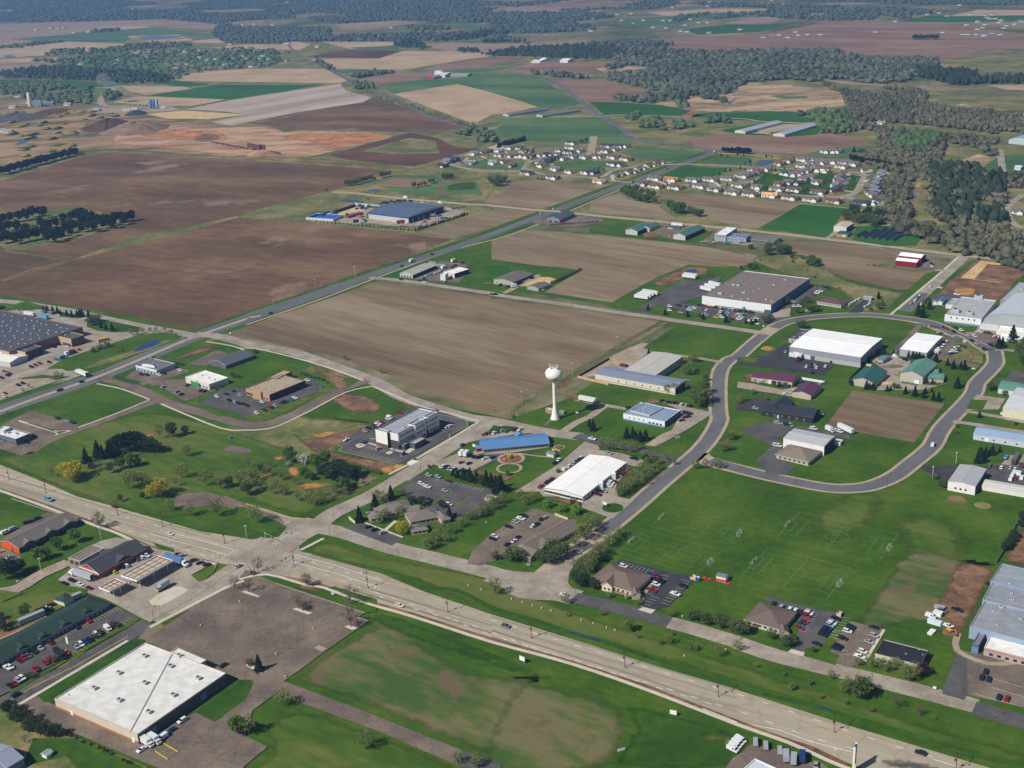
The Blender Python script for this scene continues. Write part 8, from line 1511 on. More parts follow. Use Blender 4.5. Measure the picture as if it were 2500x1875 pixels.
houses('in the left end of the left subdivision','houses of the new subdivision','-86 1775 -0.6 0rd 6 25 -0.6 2gs 9 13 -0.6 2bd 6 17 -0.6 0wg 20 -41 -0.6 0gl 3 73 -0.6 1ws 10 11 -0.6 0wb 10 10 -0.6 1nb 8 -104 -0.6 1wl 8 101 -0.6 1wl 5 -92 -0.6 0wb 12 -34 -0.6 1gb')
houses('in the back cluster of the left subdivision','houses of the new subdivision','-5 1841 -0.5 0wg 13 62 -0.5 3wg 1 -68 -0.5 0ng 11 -3 -0.5 1rg 6 -4 -0.5 1wb 1 67 -0.5 0wd 4 -37 -0.5 2td 2 -38 -0.5 1wb 6 43 -0.5 2ng 1 -38 -0.5 1nb 13 6 -0.5 1tg 8 1 -0.5 1gd 9 2 -0.5 1rg 7 -5 -0.5 0wg')
houses('in the middle of the left subdivision','houses of the new subdivision','32 1694 -0.6 3td 21 74 -0.7 1wg 1 -24 -0.7 1wb 4 46 -0.7 1gs 4 -12 -0.7 1gd 3 -123 -0.6 3wb 6 138 -0.7 1rd 1 -78 -0.7 0ws 6 83 -0.7 0gd 8 -5 -0.7 0wg 5 -101 -0.7 0wb 10 113 -0.7 0wg 17 -7 -0.7 0wg -6 -116 -0.7 0wd 22 115 -0.7 0wb')
houses('in the left subdivision court','houses of the new subdivision','85 1859 -0.6 1wg 13 -16 -0.6 3wd 5 41 -0.6 3wg 3 40 -0.6 3wd 7 -72 -0.6 1wg')
houses('in the court above the white duplexes','houses of the new subdivision','152 1840 -0.6 0wb 5 47 -0.6 3gd 8 -37 -0.6 1wg 10 30 -0.6 3gd 9 -2 -0.6 1wb')
houses('in the duplex rows beside the main road','houses of the new subdivision','122 1680 -0.7 1bd 17 119 -0.8 3wb -14 -184 -0.7 3wt 28 119 -0.8 3wd 5 55 -0.8 3wb 5 -63 -0.8 1wd 12 44 -0.8 3wb')
houses('in the slanted row along the main road','houses of the new subdivision','149 1653 1.0 3ng 19 17 1.0 3wb 15 21 1.0 3wg 16 22 1.0 3wb 14 16 1.0 3wb')
houses('in the back row of the middle subdivision','houses of the new subdivision','197 1620 -0.6 3wg 20 -11 -0.6 3wo 27 -9 -0.6 3wg 22 -1 -0.6 3wg 23 0 -0.6 3wg 21 16 -0.6 3wg 13 12 -0.6 3wg')
houses('in the front row of the middle subdivision','houses of the new subdivision','179 1589 -0.6 1gb 13 -19 -0.6 3wb 23 -12 -0.6 3wb 32 1 -0.7 3wg 14 -22 -0.6 3wg 18 -24 -0.6 3wg 16 41 -0.7 3wg 3 -55 -0.6 3wb')
houses('in the lower rows of the right subdivision','houses of the new subdivision','314 1539 -0.6 0wg 6 -51 -0.6 3wy 16 35 -0.6 3wg 4 -52 -0.6 3wb 15 43 -0.6 3wb 7 -58 -0.6 3wg 18 40 -0.6 3nb 6 -53 -0.6 3nb 28 -15 -0.6 3bd')
houses('in the long back terraces of the right subdivision','houses of the new subdivision','375 1689 -0.8 0nb 17 19 -0.8 0nb 9 -44 -0.8 3wg 11 48 -0.8 3wg 5 -30 -0.8 3wg 6 24 -0.8 3wg -9 -48 -0.8 3wg 16 27 -0.8 3wg 7 10 -0.8 3wg 9 -8 -0.8 3wg 4 -36 -0.8 3wg 9 25 -0.8 3wg 9 -10 -0.8 3wg')
houses('in the middle blocks of the right subdivision','houses of the new subdivision','321 1622 -0.7 0gg 11 30 -0.7 1wg 4 -12 -0.7 1wb 14 13 -0.7 1wg -5 -102 -0.7 1nb 23 67 -0.7 0wG -9 -58 -0.7 1gg 17 49 -0.7 1wg -9 -53 -0.7 0nG 17 53 -0.7 2wb -6 -43 -0.7 2tg 21 66 -0.7 1ng -11 -58 -0.7 2wg 24 61 -0.7 0wg -19 -82 -0.7 1wg 28 72 -0.7 2wb')
houses('in the column beside the curving street','houses of the new subdivision','405 1505 -1.4 1rd 7 26 -1.4 1ws 11 33 -1.4 1wg 8 21 -1.4 1wg -16 -64 -1.4 1bd 10 31 -1.4 1ng 9 22 -1.4 1gd 7 29 -1.4 1wb 33 18 -1.4 0wb')
houses('in the outer column of the right subdivision','houses of the new subdivision','440 1480 -1.2 0nb 0 -13 -1.2 0tg 12 37 -1.2 0bs 9 26 -1.3 0bs -13 -47 -1.2 0gs -17 -61 -1.2 2wd 39 130 -1.3 0bs 13 29 -1.3 0gs 6 17 -1.3 1ws')
houses('at the farmstead above the right subdivision','houses of the new subdivision','457 1767 -0.7 0wg 9 -2 -0.7 0wg 6 -2 -0.7 1wg')
houses('on the wooded hill at far right','houses of the new subdivision','602 1994 -0.8 1wl -45 -583 -0.6 0gg 12 14 -0.6 2tg -3 -74 -0.6 1wg')
far_houses('in the distant hill suburb at upper left','distant houses','-1262 3471 -0.3 0wg 15 32 -0.3 0wg 94 53 -0.4 0wg 65 -5 -0.4 0wg 43 -35 -0.4 0wg -29 118 -0.4 0wg -27 173 -0.4 0wg 109 -323 -0.4 0wg -22 223 -0.4 0wg 172 -660 -0.3 0wg -167 768 -0.4 0ng 33 32 -0.4 0wg 85 -292 -0.4 0wg 59 -246 -0.3 0wl -123 552 -0.4 0wg 28 -43 -0.4 0wg 92 -381 -0.4 0wg -20 97 -0.4 0wg 73 -236 -0.3 0wl -110 551 -0.4 0wg 58 -255 -0.4 0wl 43 -192 -0.4 0wg -6 125 -0.4 0wg -6 96 -0.4 0wg 72 -322 -0.3 0wg -47 243 -0.4 0wg -16 162 -0.4 0wg 75 -331 -0.4 0wg -114 644 -0.4 0wg 133 -651 -0.4 0wg -33 174 -0.4 0wg 18 59 -0.4 0wg 30 -85 -0.4 0wb -53 325 -0.4 0wg 102 -540 -0.4 0wg -70 458 -0.4 0wg 57 -249 -0.4 0wg -5 76 -0.4 0wg 50 -246 -0.4 0wg -17 143 -0.4 0wg -92 718 -0.4 0wg 144 -777 -0.4 0wg -104 737 -0.4 0wg 30 53 -0.4 0wg',1)
far_houses('at the quarry edge, upper left','distant houses','-905 2299 -0.2 0wl 15 -13 -0.2 0wl -120 355 -0.3 0wl -59 195 -0.3 0ws 67 -117 -0.3 0ws -791 2337 -0.5 0wl 831 -2365 -0.3 0bs -807 2463 -0.5 0ws 825 -2476 -0.3 0bs -775 2414 -0.5 0ws 10 32 -0.5 0ws 810 -2475 -0.3 0wl -676 2181 -0.4 0ws 55 1 -0.5 0wl 712 -2287 -0.3 0wl',1.1)
far_houses('in the wooded countryside at far upper left','distant houses','-2204 5889 -0.5 0wg -282 795 -0.5 0wg 215 -354 -0.5 0wg -49 492 -0.6 0wg -45 354 -0.6 0wg 89 -125 -0.6 0wg 110 -201 -0.6 0wg 14 186 -0.6 0wg 116 -207 -0.6 0wg 36 146 -0.6 0wg 231 -616 -0.6 0wg 330 -617 -0.5 0wg 204 -388 -0.5 0wg 186 -563 -0.5 0wg -20 558 -0.5 0wg 111 -461 -0.5 0wg 42 16 -0.5 0wg 53 -207 -0.5 0wg 30 112 -0.5 0wg -139 1077 -0.6 0wg -50 488 -0.6 0wg 83 -445 -0.6 0wg 30 24 -0.6 0wg 49 -105 -0.6 0wg 23 126 -0.6 0wg 30 24 -0.6 0wg',1)
far_houses('in the far woods at upper middle','distant houses','-730 3814 -0.4 0wg -165 969 -0.5 0wg 37 -89 -0.5 0wg 203 -1108 -0.4 0wg -400 2550 -0.6 0wg 227 -1330 -0.5 0wg -153 1171 -0.6 0wg 413 -2553 -0.4 0wg -31 224 -0.4 0bd -45 309 -0.4 0wl -34 262 -0.4 0wg -222 1622 -0.6 0wg 261 -1640 -0.4 0wg -206 1585 -0.6 0wg 312 -1984 -0.4 0wl -264 2168 -0.6 0wg 82 117 -0.6 0wg 50 49 -0.6 0wg 72 -95 -0.6 0wg 69 71 -0.6 0wg 159 -1653 -0.5 0wg -89 1455 -0.6 0wg 163 -1981 -0.4 0wg -127 2155 -0.6 0wg 82 -789 -0.5 0wg 56 -896 -0.5 0wg 135 836 -0.5 0wl',1)
far_houses('in the distant village at upper right of centre','distant houses','54 4781 -0.5 0wg 116 29 -0.5 0wg 26 -31 -0.5 0wg 28 -193 -0.5 0wg 52 84 -0.5 0wg 23 26 -0.5 0wg -18 -677 -0.5 0wg 7 -32 -0.5 0wg 39 505 -0.5 0wg 50 238 -0.5 0wg 16 -127 -0.5 0wg 37 57 -0.5 0wg -12 -288 -0.5 0wg 64 297 -0.5 0wg -39 -445 -0.5 0ng 46 109 -0.5 0wg -4 -298 -0.5 0wg 63 253 -0.5 0wg -29 -300 -0.5 0wg 53 300 -0.5 0wg 89 608 -0.6 0wg -115 -1040 -0.5 0wg 44 216 -0.5 0wg -29 -246 -0.5 0wg 80 479 -0.5 0wg 5 -156 -0.5 0wg 25 -13 -0.5 0wg 123 766 -0.6 0wg -180 -1144 -0.4 0wg 232 1396 -0.6 0wg 3 -51 -0.6 0wg -132 -1277 -0.5 0wg 365 1290 -0.6 0wg',1)
far_houses('in the farm cluster on the red brown field','distant houses','718 3826 -0.5 0wg 13 -274 -0.4 0wg 40 64 -0.4 0nb 15 -7 -0.4 0wg 6 -86 -0.4 0wg 58 158 -0.5 0wb -17 -104 -0.4 0wg 29 11 -0.4 0wg 31 -15 -0.4 0wg 157 10 -0.5 0wg 151 320 -0.5 0wg',1)
far_houses('in the far right hillside suburb','distant houses','1363 4106 -0.5 0wg 49 91 -0.5 0wg 6 -39 -0.5 0wg -211 -661 -0.5 0wg 193 533 -0.5 0wg 188 424 -0.6 0wg -356 -1041 -0.4 0wg 109 281 -0.5 0wg -98 -287 -0.4 0wg 241 656 -0.5 0wg 206 523 -0.6 0wg -428 -1187 -0.4 0wg 56 145 -0.5 0wg 85 232 -0.5 0wg -58 -193 -0.5 0wg -81 -232 -0.4 0wl 125 329 -0.5 0wg 119 322 -0.5 0wg -25 -85 -0.5 0wg -13 -55 -0.5 0wg -179 -491 -0.4 0bl 246 647 -0.5 0wg -53 -164 -0.5 0wg -38 -130 -0.5 0wg -131 -351 -0.4 0wg 164 422 -0.5 0wg -86 -247 -0.5 0wg 35 73 -0.5 0wg 37 36 -0.5 0wg 22 46 -0.5 0wg 29 42 -0.5 0wg -4 -27 -0.5 0wg',1)
trees('spruce','at the left end of the park conifer line','-280 752 11 6 -8 8 -1 17 12 4 -3 10 4 2 11')
trees('pine','in the park conifer line above the willows','-265 755 10 0 10 13 4 -8 10 0 10 14 3 3 13 5 -2 16 4 -2 15')
trees('dark','at the right end of the park conifer line','-255 757 8 11 8 13 4 -1 11 4 0 9')
trees('dark','above the park by the loop road','-233 790 12 8 5 7')
trees('bare','above the park by the loop road','-241 789 12')
trees('willow','in the park left of the conifers','-286 728 11 7 -7 10 0 6 13')
trees('willow','beside the park track','-222 694 9 5 3 12')
trees('leafy','in the park below the conifers','-259 734 8 5 5 9 6 3 10')
trees('sparse','around the park lawn','-240 708 14 5 4 11 5 -1 9 24 -37 8 -4 47 11 -5 35 9 23 -90 9 0 42 12 16 -44 12 -6 38 10 13 2 13')
trees('dark','around the park lawn edges','-240 690 5 -4 53 7 17 -51 5 14 0 6 36 13 8')
trees('bare','beside the park track and hedge','-295 732 9 6 0 8 19 5 8 3 3 8 51 -48 7 5 17 7 38 5 9')
trees('leafy','below the long hall with orange end','-265 616 9 4 3 8 3 9 9 7 9 9')
trees('sparse','on the kerb of the highway, left','-242 654 11')
trees('dark','in the clump at the left edge','-280 603 10 4.9 -6.4 13 3.1 3.4 11 2 5 8')
trees('sparse','in the brush right of the park','-163 694 12 -1 19 10 8 -14 9 0 20 8 8 -27 8 2 20 7 4 -22 8 11 -9 8 7 -6 9 5 -2 8 4 4 8 5 12 7 6 -2 6')
trees('leafy','in the brush right of the park','-164 691 10 19 48 12 13 -25 8 4 -4 7 2 17 11 5 6 11 15 -41 10 7 23 8')
trees('dark','in the brush right of the park','-161 725 6 41 -13 10 5 -3 11 4 3 12 4 -1 12 3 -12 7 1 8 11 2 5 9')
trees('bare','in the brush right of the park','-170 734 8 9 -21 6 1 13 6 4 7 5 9 -31 6 8 -11 6 3 13 6 6 -10 6 7 -7 6 5 -1 6 6 -3 6 4 3 6 7 8 7 7 5 5')
trees('bloom','in the brush behind the hotel','-145 734 3 9 2 7 41 -33 3')
trees('sparse','on the corner lawn by the crossroads','-151 653 12')
trees('bare','at the crossroads corner','-139.2 593 10 28 -17.7 9')
trees('shrub','at the crossroads corner','-141.5 590.8 3')
trees('bare','in the empty parking lot islands','-148.5 575.2 9 8.1 -3 9 27.8 -16.7 8 2.3 20.1 8 24.4 -20 12 2.4 -22 13')
trees('shrub','in the empty parking lot islands','-127.2 503 4 19.1 48.9 4')
trees('spruce','in the empty parking lot islands','-122.1 498.1 9')
trees('sparse','beside the long brown road, bottom','-117.8 449.7 10 11.4 20.2 9 39.4 -33.4 9 38.9 -12 6 7.3 -3.2 7')
trees('leafy','beside the long brown road, bottom','-122.2 449.9 10')
trees('spruce','on the lawn corners of the office complex','-91 650 10 8 13 11 8 16 9 36 -30 8')
trees('sparse','around the office complex','-83 675 9 4 -29 7 0 25 9 3 -21 8 8 3 8 -1 29 7 13 -48 6 6 -23 8 3 2 8 1 7 8 3 10 7 3 -10 7 3 10 7 5 7 7 4 9 7 5 2 8 4 7 8')
trees('willow','in front of the office complex','-65 631 9','soft yellow green tree')
trees('dark','beside the office complex parking lot','-63 672 5 2 -2 6 5 -3 7 12 -4 6')
trees('spruce','in the line below the day care yard','-39 709 5 3 -3 6 4 -3 8 4 -3 9 4 -2 8 6 -5 10 3 -2 9 3 -9 11 2 -2 12 1 8 9')
trees('shrub','in the line below the day care yard','-21 696 6 1 -1 5')
trees('sparse','along the lane left of the white warehouse','-19 650 7 4 15 7 2 -6 8 5 7 8 10 3 8 3 -6 7 5 4 7')
trees('lime','below the white gabled warehouse','18 658 6 8 -6 5.5 8 -4 7')
trees('maroon','below the white gabled warehouse','33 658 6')
trees('leafy','in the day care circle lawn','-5 706 4')
trees('sparse','in the hedge right of the white warehouse','61 669 8 3 4 9 2 9 8 4 14 8 -1 -17 9 3 10 9 2 -6 9 4 19 8 1 -12 9 4 7 9 5 6 8')
trees('leafy','in the hedge right of the white warehouse','81 715 8 2 -7 8 4 5 7')
trees('sparse','along the street verge below the water tower','56 746 7 4 -6 6 1 4 7 3 -6 6 5 -2 7 5 -3 7 4 4 7 18 -20 6 3 -5 5 12 -8 7 6 1 7 7 -2 8')
trees('spruce','on the lawn below the blue trimmed office','51 780 6 2 -7 8 21 -15 8 4 0 8 2 -3 6 2 -4 8 1 2 6 3 0 8')
trees('sparse','right of the long brown office','31 608 8 3 9 10 3 -2 11 3 16 9 1 -7 10 3 7 8')
trees('oak','right of the long brown office','-5.2 594.4 8 3 -1.4 11 14.1 -2.4 9 4.1 -1.6 9 1 14 8 2.1 -10.6 9 1.9 11.6 8 1.2 -9.3 10 2.5 2.3 9')
trees('shrub','in front of the long brown office','-12.3 597.5 5 32.3 17.5 4 3 5 4')
trees('bare','at the end of the tree row by the pitches','28.6 581.9 8 3.3 -2.7 10 3.7 3.3 10 5.5 10.6 9')
trees('sparse','in the row between the road and pitches','36.4 577.7 9 3.1 9.4 9 3.3 12.1 8 0.9 -3.8 9 5.3 10.6 9 4 7 8 3 5 7')
trees('dark','left of the medical office','28.9 568.9 8 2 -4.8 9 2.9 0.9 8 3.5 16.2 6 0.2 -19.9 7 4.5 28 6 2.5 1.1 6')
trees('sparse','near the lower street junction','-12.4 559.9 10 34.5 -11.5 6 0.4 -12.8 3 16.9 -0.3 4 5.3 16.9 4 13.6 -8.7 4 15 -11.8 5')
trees('leafy','on the strip below the lower street','51.5 520.1 7','rounded green tree')
trees('oak','in the row between the two hip roofed offices','82.3 527.4 7 2.1 -0.1 7 3.8 -3.4 7 1.4 -1.1 6 5.3 -3.4 9 2.8 0.8 7 2.5 -4.2 8 1.2 -2.1 9 2.9 -1.2 8 2.7 2.8 6 10 -7.6 6 4.7 -7.1 7 3.3 0.7 6')
trees('sparse','as saplings on the strip below the lower street','54.6 513.4 3 9.5 -6.5 4 4.8 0.6 6 2.6 7.6 2.5 7 -13.1 5 1.9 -1.1 4 10 -5.4 6 8.9 4.1 6 6 -14.3 3 10.8 -7.9 2.5 1 -11.3 4 8.7 3.7 3')
trees('sparse','on the strip in front of the black roof','117.6 466.5 4 8.9 3.7 3 1.7 -11.1 3 8.3 14.7 5 2.7 -11.3 7 -1.6 -8.1 3 3.7 10.5 7 5.5 -16.8 3 25.3 -6.4 2')
trees('oak','on the strip in front of the black roof','143.6 458.9 11 1.6 -1 11 2.8 3.2 9','tall light olive tree')
trees('bare','on the strip in front of the black roof','158.4 450.5 8 8 -6.1 6')
trees('sparse','in front of the black roofed office','151.2 483.4 5 5.5 -2.2 7 5.1 -3 7 4.1 0.6 7 2.4 -3.7 7 0.4 -3.5 8 1.4 -1.8 8 3.2 2.3 8')
trees('maroon','in front of the black roofed office','176.7 473.6 7 1.7 0.8 6')
trees('oak','beside the dental office driveway','123.7 502.1 6 9.9 -6.4 3.5')
trees('dark','along the bottom left hedge','-229.2 471.4 7 1.4 1.5 7 4.2 -7.6 6 0.3 3.2 7 4.5 -4.4 8 3.8 -6.6 6 0.6 2.3 8 4.1 -3.4 8 3.7 -2.6 8 3.2 -1 7 2.7 0.6 7')
trees('leafy','beside the bottom left lawns','-250.3 555.1 9 126.9 -104.3 9')
trees('shrub','along the motel street verge','-229.9 500.1 3 2.6 -0.2 3.2 3.3 11.9 3 3.1 1.6 3.2 12.3 18.8 3.2 1.9 0.8 3 4.5 8.9 3.2 2.3 -0.1 3')
trees('bare','on the bottom left lawn','-213.2 449.6 5')
trees('maroon','in the row of low shrubs, bottom left','-197.1 454 1.8 2.4 -1.3 2 2.8 -1.4 1.8 3.9 -3.3 2 3.8 -1.8 1.8 4.5 -2.6 2 2.4 -1.6 1.8 1.6 -0.9 2 8.4 -6.4 1.8 2.3 -1.6 2 1.6 -0.9 1.8','small reddish shrub')
trees('dark','at the left edge below the gardens','-261.9 553.8 5 3.1 -7.7 7 2.7 -4.3 6')
trees('spruce','beside the superstore loading lane','-430 1113 6 3 1 6 8 -8 7 5 -2 7 4 -4 5 7 -4 6 6 -5 7 4 3 6 4 -4 8 2 0 8 6 -1 7')
trees('oak','at the superstore grass island corner','-371 1061 9 -1 10 8 4 -9 9 1 9 8')
trees('spruce','inside the superstore grass island','-359 1053 6 6 -6 6 6 -2 7 2 -3 5')
trees('shrub','on the slope beside the superstore pond','-345 984 5 3 7 5 5 6 5 16 -13 2')
trees('sparse','along the superstore exit road','-365 845 4 -6 48 4 1 10 4 11 16 4 5 2 7 3 2 5 26 104 7 4 2 6 4 3 6 6 2 5 5 1 5 8 -1 6 8 -9 5 6 -10 4')
trees('dark','behind the superstore','-471 1117 6 2 1 6')
trees('shrub','around the pharmacy lawn','-269 945 3 3 -2 3 4 -2 3 22 -26 2 18 -34 2 3 6 2 3 26 3 2 -5 3 4 -1 3')
trees('sparse','along the brown field verge','-132 939 5 32 -35 5 -26 325 4 13 11 3')
trees('shrub','behind the brick retail store','-209 968 3 2 -2 3 45 -57 2.5 3 -3 2.5 3 -3 2.5 3 -3 2.5 3 -3 2.5 3 -1 2.5 4 -4 2.5 4 -6 2')
trees('sparse','beside the grey factory','111 837 8 5 0 8 13 36 9 -3 -29 6 7 35 9 5 25 7 -4 -30 7 -4 -32 5 11 59 8')
trees('oak','beside the grey factory','128 815 12 1 -8 11 4 6 12 7 39 5 -2 -18 10 4 25 6 -6 -42 11','large olive tree')
trees('spruce','at the back corner of the grey factory','108 925 5')
trees('spruce','in the verge of the big car park','121 1042 6 13 -15 6 18 -9 6 12 -8 6 17 -12 7 1 -1 5')
trees('lime','in the verge of the big car park','161 1017 6')
trees('spruce','at the right end of the big car park','197 993 5 4 -3 5.5 3 1 5 2 4 4')
trees('oak','at the right end of the big car park','212 991 8 5 6 7 14 37 4 10 8 7','bushy green tree')
trees('oak','before the brown hip office','245 1015 7 8 16 9 6 12 8 -4 -26 9 5 0 7 3 3 6 24 3 4 20 -9 4 8 5 6')
trees('spruce','beside the brown hip office','324 1048 6 -2 -17 5')
trees('dark','above the brown warehouse roof','224 1161 5 9 0 7 6 2 5')
trees('leafy','in the field gully above the brown warehouse','249 1240 5 31 -46 5 -2 -16 4 12 15 3 0 -26 8 5 -5 9 5 4 7')
trees('oak','in the field gully above the brown warehouse','263 1228 9 -2 -17 9 14 20 9 -1 -18 11 5 4 10','dense olive tree')
trees('oak','behind the white roofed warehouse','237 976 7 3 -2 8')
trees('spruce','between the white roofed warehouse and barns','263 879 4 7 9 5 4 8 5 7 7 5 3 -2 5.5 2 0 5 6 -1 5')
trees('spruce','in the hedge behind the pale green hall','302 894 6 2 -3 6 2 -2 6 2 -1 6 2 -2 5.5 8 -6 8 6 -8 6 2 -7 7 5 -1 6 2 -2 8')
trees('spruce','on the lawn below the barns','244 844 4 0 -5 5 8 -9 7 2 0 5 2 -2 6 9 -4 5 3 2 4 8 -8 6 5 -5 8 5 -4 7 4 8 5 11 19 4 -6 -17 4 -4 -15 6 3 -2 7 21 23 9')
trees('leafy','on the lawn below the barns','271 828 5 3 0 4')
trees('spruce','beside the arena','342 997 11 2 -6 10 9 28 4 4 -5 9 18 -108 10 3 1 9 13 13 14')
trees('oak','beside the arena lawn','388 898 10 -4 -13 12 -6 -19 12')
trees('sparse','near the diagonal street','308 1017 3 7 1 7 5 8 6')
trees('spruce','near the diagonal street','325 1053 6 -3 -21 5')
trees('shrub','on the arena corner verge','339 967 2 3 -3 2 2 -2 2 2 -2 2 -3 -58 3 7 8 3')
trees('spruce','on the lawn by the pale blue hall','282 697 6 1 0 6 5 11 6 0 -3 7 -2 -8 6 2 1 5 3 8 7 4 3 5 1 -1 7 6 4 4.5')
trees('spruce','beside the curved street at right','315 826 8 -5 -57 5')
trees('shrub','around the white block shop','250 676 3.5 1 -10 5 1 -1 4 34 78 2 4 11 2.5')
trees('oak','beside the green roofed workshop','335 817 7 3 2 7 3 -13 5 3 2 4')
trees('sparse','near the corner sign at the curve','132 729 7 3 2 8 5 16 7 3 3 7')
trees('sparse','between the repair shop and the road','157 810 5 3 4 7 10 14 4 2 2 4 6 -14 4 137 -25 2 -4 -21 3')
trees('dark','along the right edge fence','255.5 584.4 5 1.6 1.1 6 2.8 3.5 6 3.7 4.8 6 3.1 4.3 6 8.3 12.9 5 4 8 6','dark scrubby tree')
trees('leafy','in the grove by the upper crossroads','146 1532 10 6 22 9 -2 -36 11 5 26 10 0 -36 12 6 26 11 -3 -39 12 8 56 9 -3 -62 12 6 34 10 -1 -43 12 8 38 10 -3 -35 11 8 25 10 -2 -34 8','dense bright green tree')
trees('bare','in the gap of the grove by the upper crossroads','182 1469 7 5 -1 7 4 4 6')
trees('leafy','below the grove beside the brown field','192 1430 14 4 -12 15 4 -5 15 4 7 13 8 -9 10 3 -9 9')
trees('oak','below the grove beside the brown field','217 1398 8 2 -4 10 4 3 9')
trees('spruce','on the slope above the middle subdivision','272 1623 3 12 12 4.5 25 135 5 -14 -116 5 22 108 4 -15 -104 5 31 116 5 -15 -103 4.5 22 95 4 -20 -117 5.5 10 52 4 6 -7 4 4 22 6')
trees('pine','in the dark row beside the far road junction','317 1799 9 2 -1 8 3 -1 8 2 -2 8 3 0 8 1 -4 9 3 0 8 3 -2 9 2 0 10 2 -4 10 2 0 8 3 -1 9 2 -2 8 2 -2 10 3 0 9 2 0 8')
trees('pine','in the hedge behind the right subdivision','475 1703 9 1 -7 7 2 0 9 3 0 8 0 -10 7 1 -5 9 4 1 8 0 -9 7 4 1 8 0 -3 9 2 -7 9 3 2 8 2 -1 8 1 -8 9 2 -1 9 1 -10 7 2 -2 7 2 3 9 2 -10 7 3 4 8 0 -4 7 1 -11 8 2 1 9 3 -2 9 3 0 9 0 -6 8')
trees('spruce','near the farmstead above the subdivision','369 1750 5 6 -7 4 15 -12 4 11 -5 4 8 1 4 55 50 4 0 -33 4 10 28 7 2 -63 4 19 52 9')
trees('oak','near the farmstead above the subdivision','479 1756 6 21 -5 7 1 -6 8 3 -4 8')
trees('oak','in the shed yard and garden edge','247 1238 6 3 2 5 10 -28 11 6 20 10 11 14 8 -5 -33 9 3 -1 11 4 0 11 3 2 9 -1 -20 6 9 -2 4 6 -15 9','olive garden tree')
trees('oak','in the thicket behind the cream hall','374 1349 12 2 7 12 5 -3 11 -2 -13 10 7 14 12 -4 -22 11 7 7 11 -2 -7 12 6 5 12 3 -1 10 -3 -17 12 6 16 12 -4 -24 11 5 10 12')
trees('dark','on the thicket top behind the cream hall','382 1371 9 9 13 11 2 -11 10 2 7 11 1 -23 8 3 5 10 5 4 9 1 2 11 0 -16 10 7 5 11 2 -3 10 2 -9 11')
trees('spruce','in the right subdivision gardens','307 1542 4 2 -50 4.5 17 42 4 28 118 5 6 -6 5 -30 -167 4.5 16 42 4 4 -58 4.5 16 45 4 24 100 5 1 -73 5 3 13 4 -22 -98 4.5 17 40 4 1 -56 6 29 -13 5 43 91 5 13 44 5 -21 -79 5')
trees('spruce','in the middle subdivision gardens','148 1800 5 19 -16 6 -5 -128 4 5 -52 4 17 158 5 22 -149 4 -4 -48 4 6 16 4 19 18 4 0 -43 4 8 10 4 34 -42 5 13 42 4 8 -55 5 18 45 5')
trees('willow','beside the slanted row of houses','156 1636 4')
trees('oak','behind the duplex rows','124 1701 5 5 -6 6 3 10 5 3 -17 6')
trees('spruce','in the evergreen row above the left subdivision','-7 1920 8 2 3 8 2 1 7 2 5 8 2 0 7 2 2 9 2 4 9 2 3 8 2 1 8 2 1 9 2 3 7 2 3 9 2 5 8 2 2 7 2 3 7 2 -1 7 2 5 7 2 1 8 2 3 7 2 3 8 2 4 8 2 1 9')
trees('oak','beside the big brown plot','-18 1637 11 4 -16 12 5 -6 12 2 29 11 3 -25 12 4 19 10 2 10 9','bushy bright tree')
trees('leafy','beside the dirt trail','-82 1680 9 5 2 8 6 1 8')
trees('spruce','in the left subdivision gardens','-16 1876 4 16 -42 4 45 -10 4 0 -172 4 5 -4 4 4 2 4 19 -2 5')
trees('oak','behind the left subdivision courts','-78 1833 6 198 94 7 2 -4 8 7 6 9')
trees('oak','along the field hedge behind the blue yard','-211 1659 9 3 -1 9 5 2 9 4 2 9 3 4 9 4 9 9 4 5 9 3 4 9 4 8 9 5 -2 6 8 15 9 3 4 9 4 2 9 4 5 8','dark hedge tree')
trees('leafy','near the trail behind the blue yard','-233 1626 5 61 -67 4 54 67 9 6 3 6 3 5 7 5 4 7 6 13 8 4 5 7 13 23 8 6 1 8 5 4 7')
trees('spruce','in the young evergreen row right of the lumber yard','-102 1380 4.5 3 2 3.8 2 4 4.5 2 4 4.2 2 1 3.9 2 2 4.7 2 4 4.4 3 2 3.7 2 3 4.5 2 3 4.5 2 2 4.7 3 5 4.4 2 3 4.3 2 2 4.6 2 3 4.8 3 2 3.6 2 3 3.9 2 4 4.5 3 2 3.8 2 5 4.2 2 2 3.7 2 1 4.2 3 4 4.8 2 4 4.8 2 3 4.8 3 3 4','small evergreen')
trees('spruce','in the young evergreen row below the lumber yard','-222 1446 2.8 5 -3 2.4 4 -2 2.8 5 -2 2.6 5 -4 2.4 5 -3 2.9 5 -2 2.7 5 -4 2.3 5 -1 2.8 4 -3 2.8 5 -4 2.9 4 -1 2.7 5 -2 2.7 5 -3 2.9 4 -2 3 5 -5 2.2 5 -2 2.4 4 -1 2.8 5 -4 2.4 4 -1 2.6 5 -3 2.3 4 -4 2.6 5 -1 3 4 -3 3 5 -1 3 4 -4 2.5','small evergreen')
trees('shrub','in the planting strip beside the clinic lot','51 1381 2 3 1 1.9 2 -1 1.8 3 2 2 2 -2 1.8 3 1 2.3 2 1 2.2 3 0 2.1 2 0 2.1 3 0 2.3 2 1 1.7 3 0 2.1 3 2 2 2 0 1.7 3 0 1.7 2 -1 1.8 2 1 1.8 3 0 2 3 0 1.8 2 1 1.9 3 1 1.9 2 0 2.2','small brown shrub')
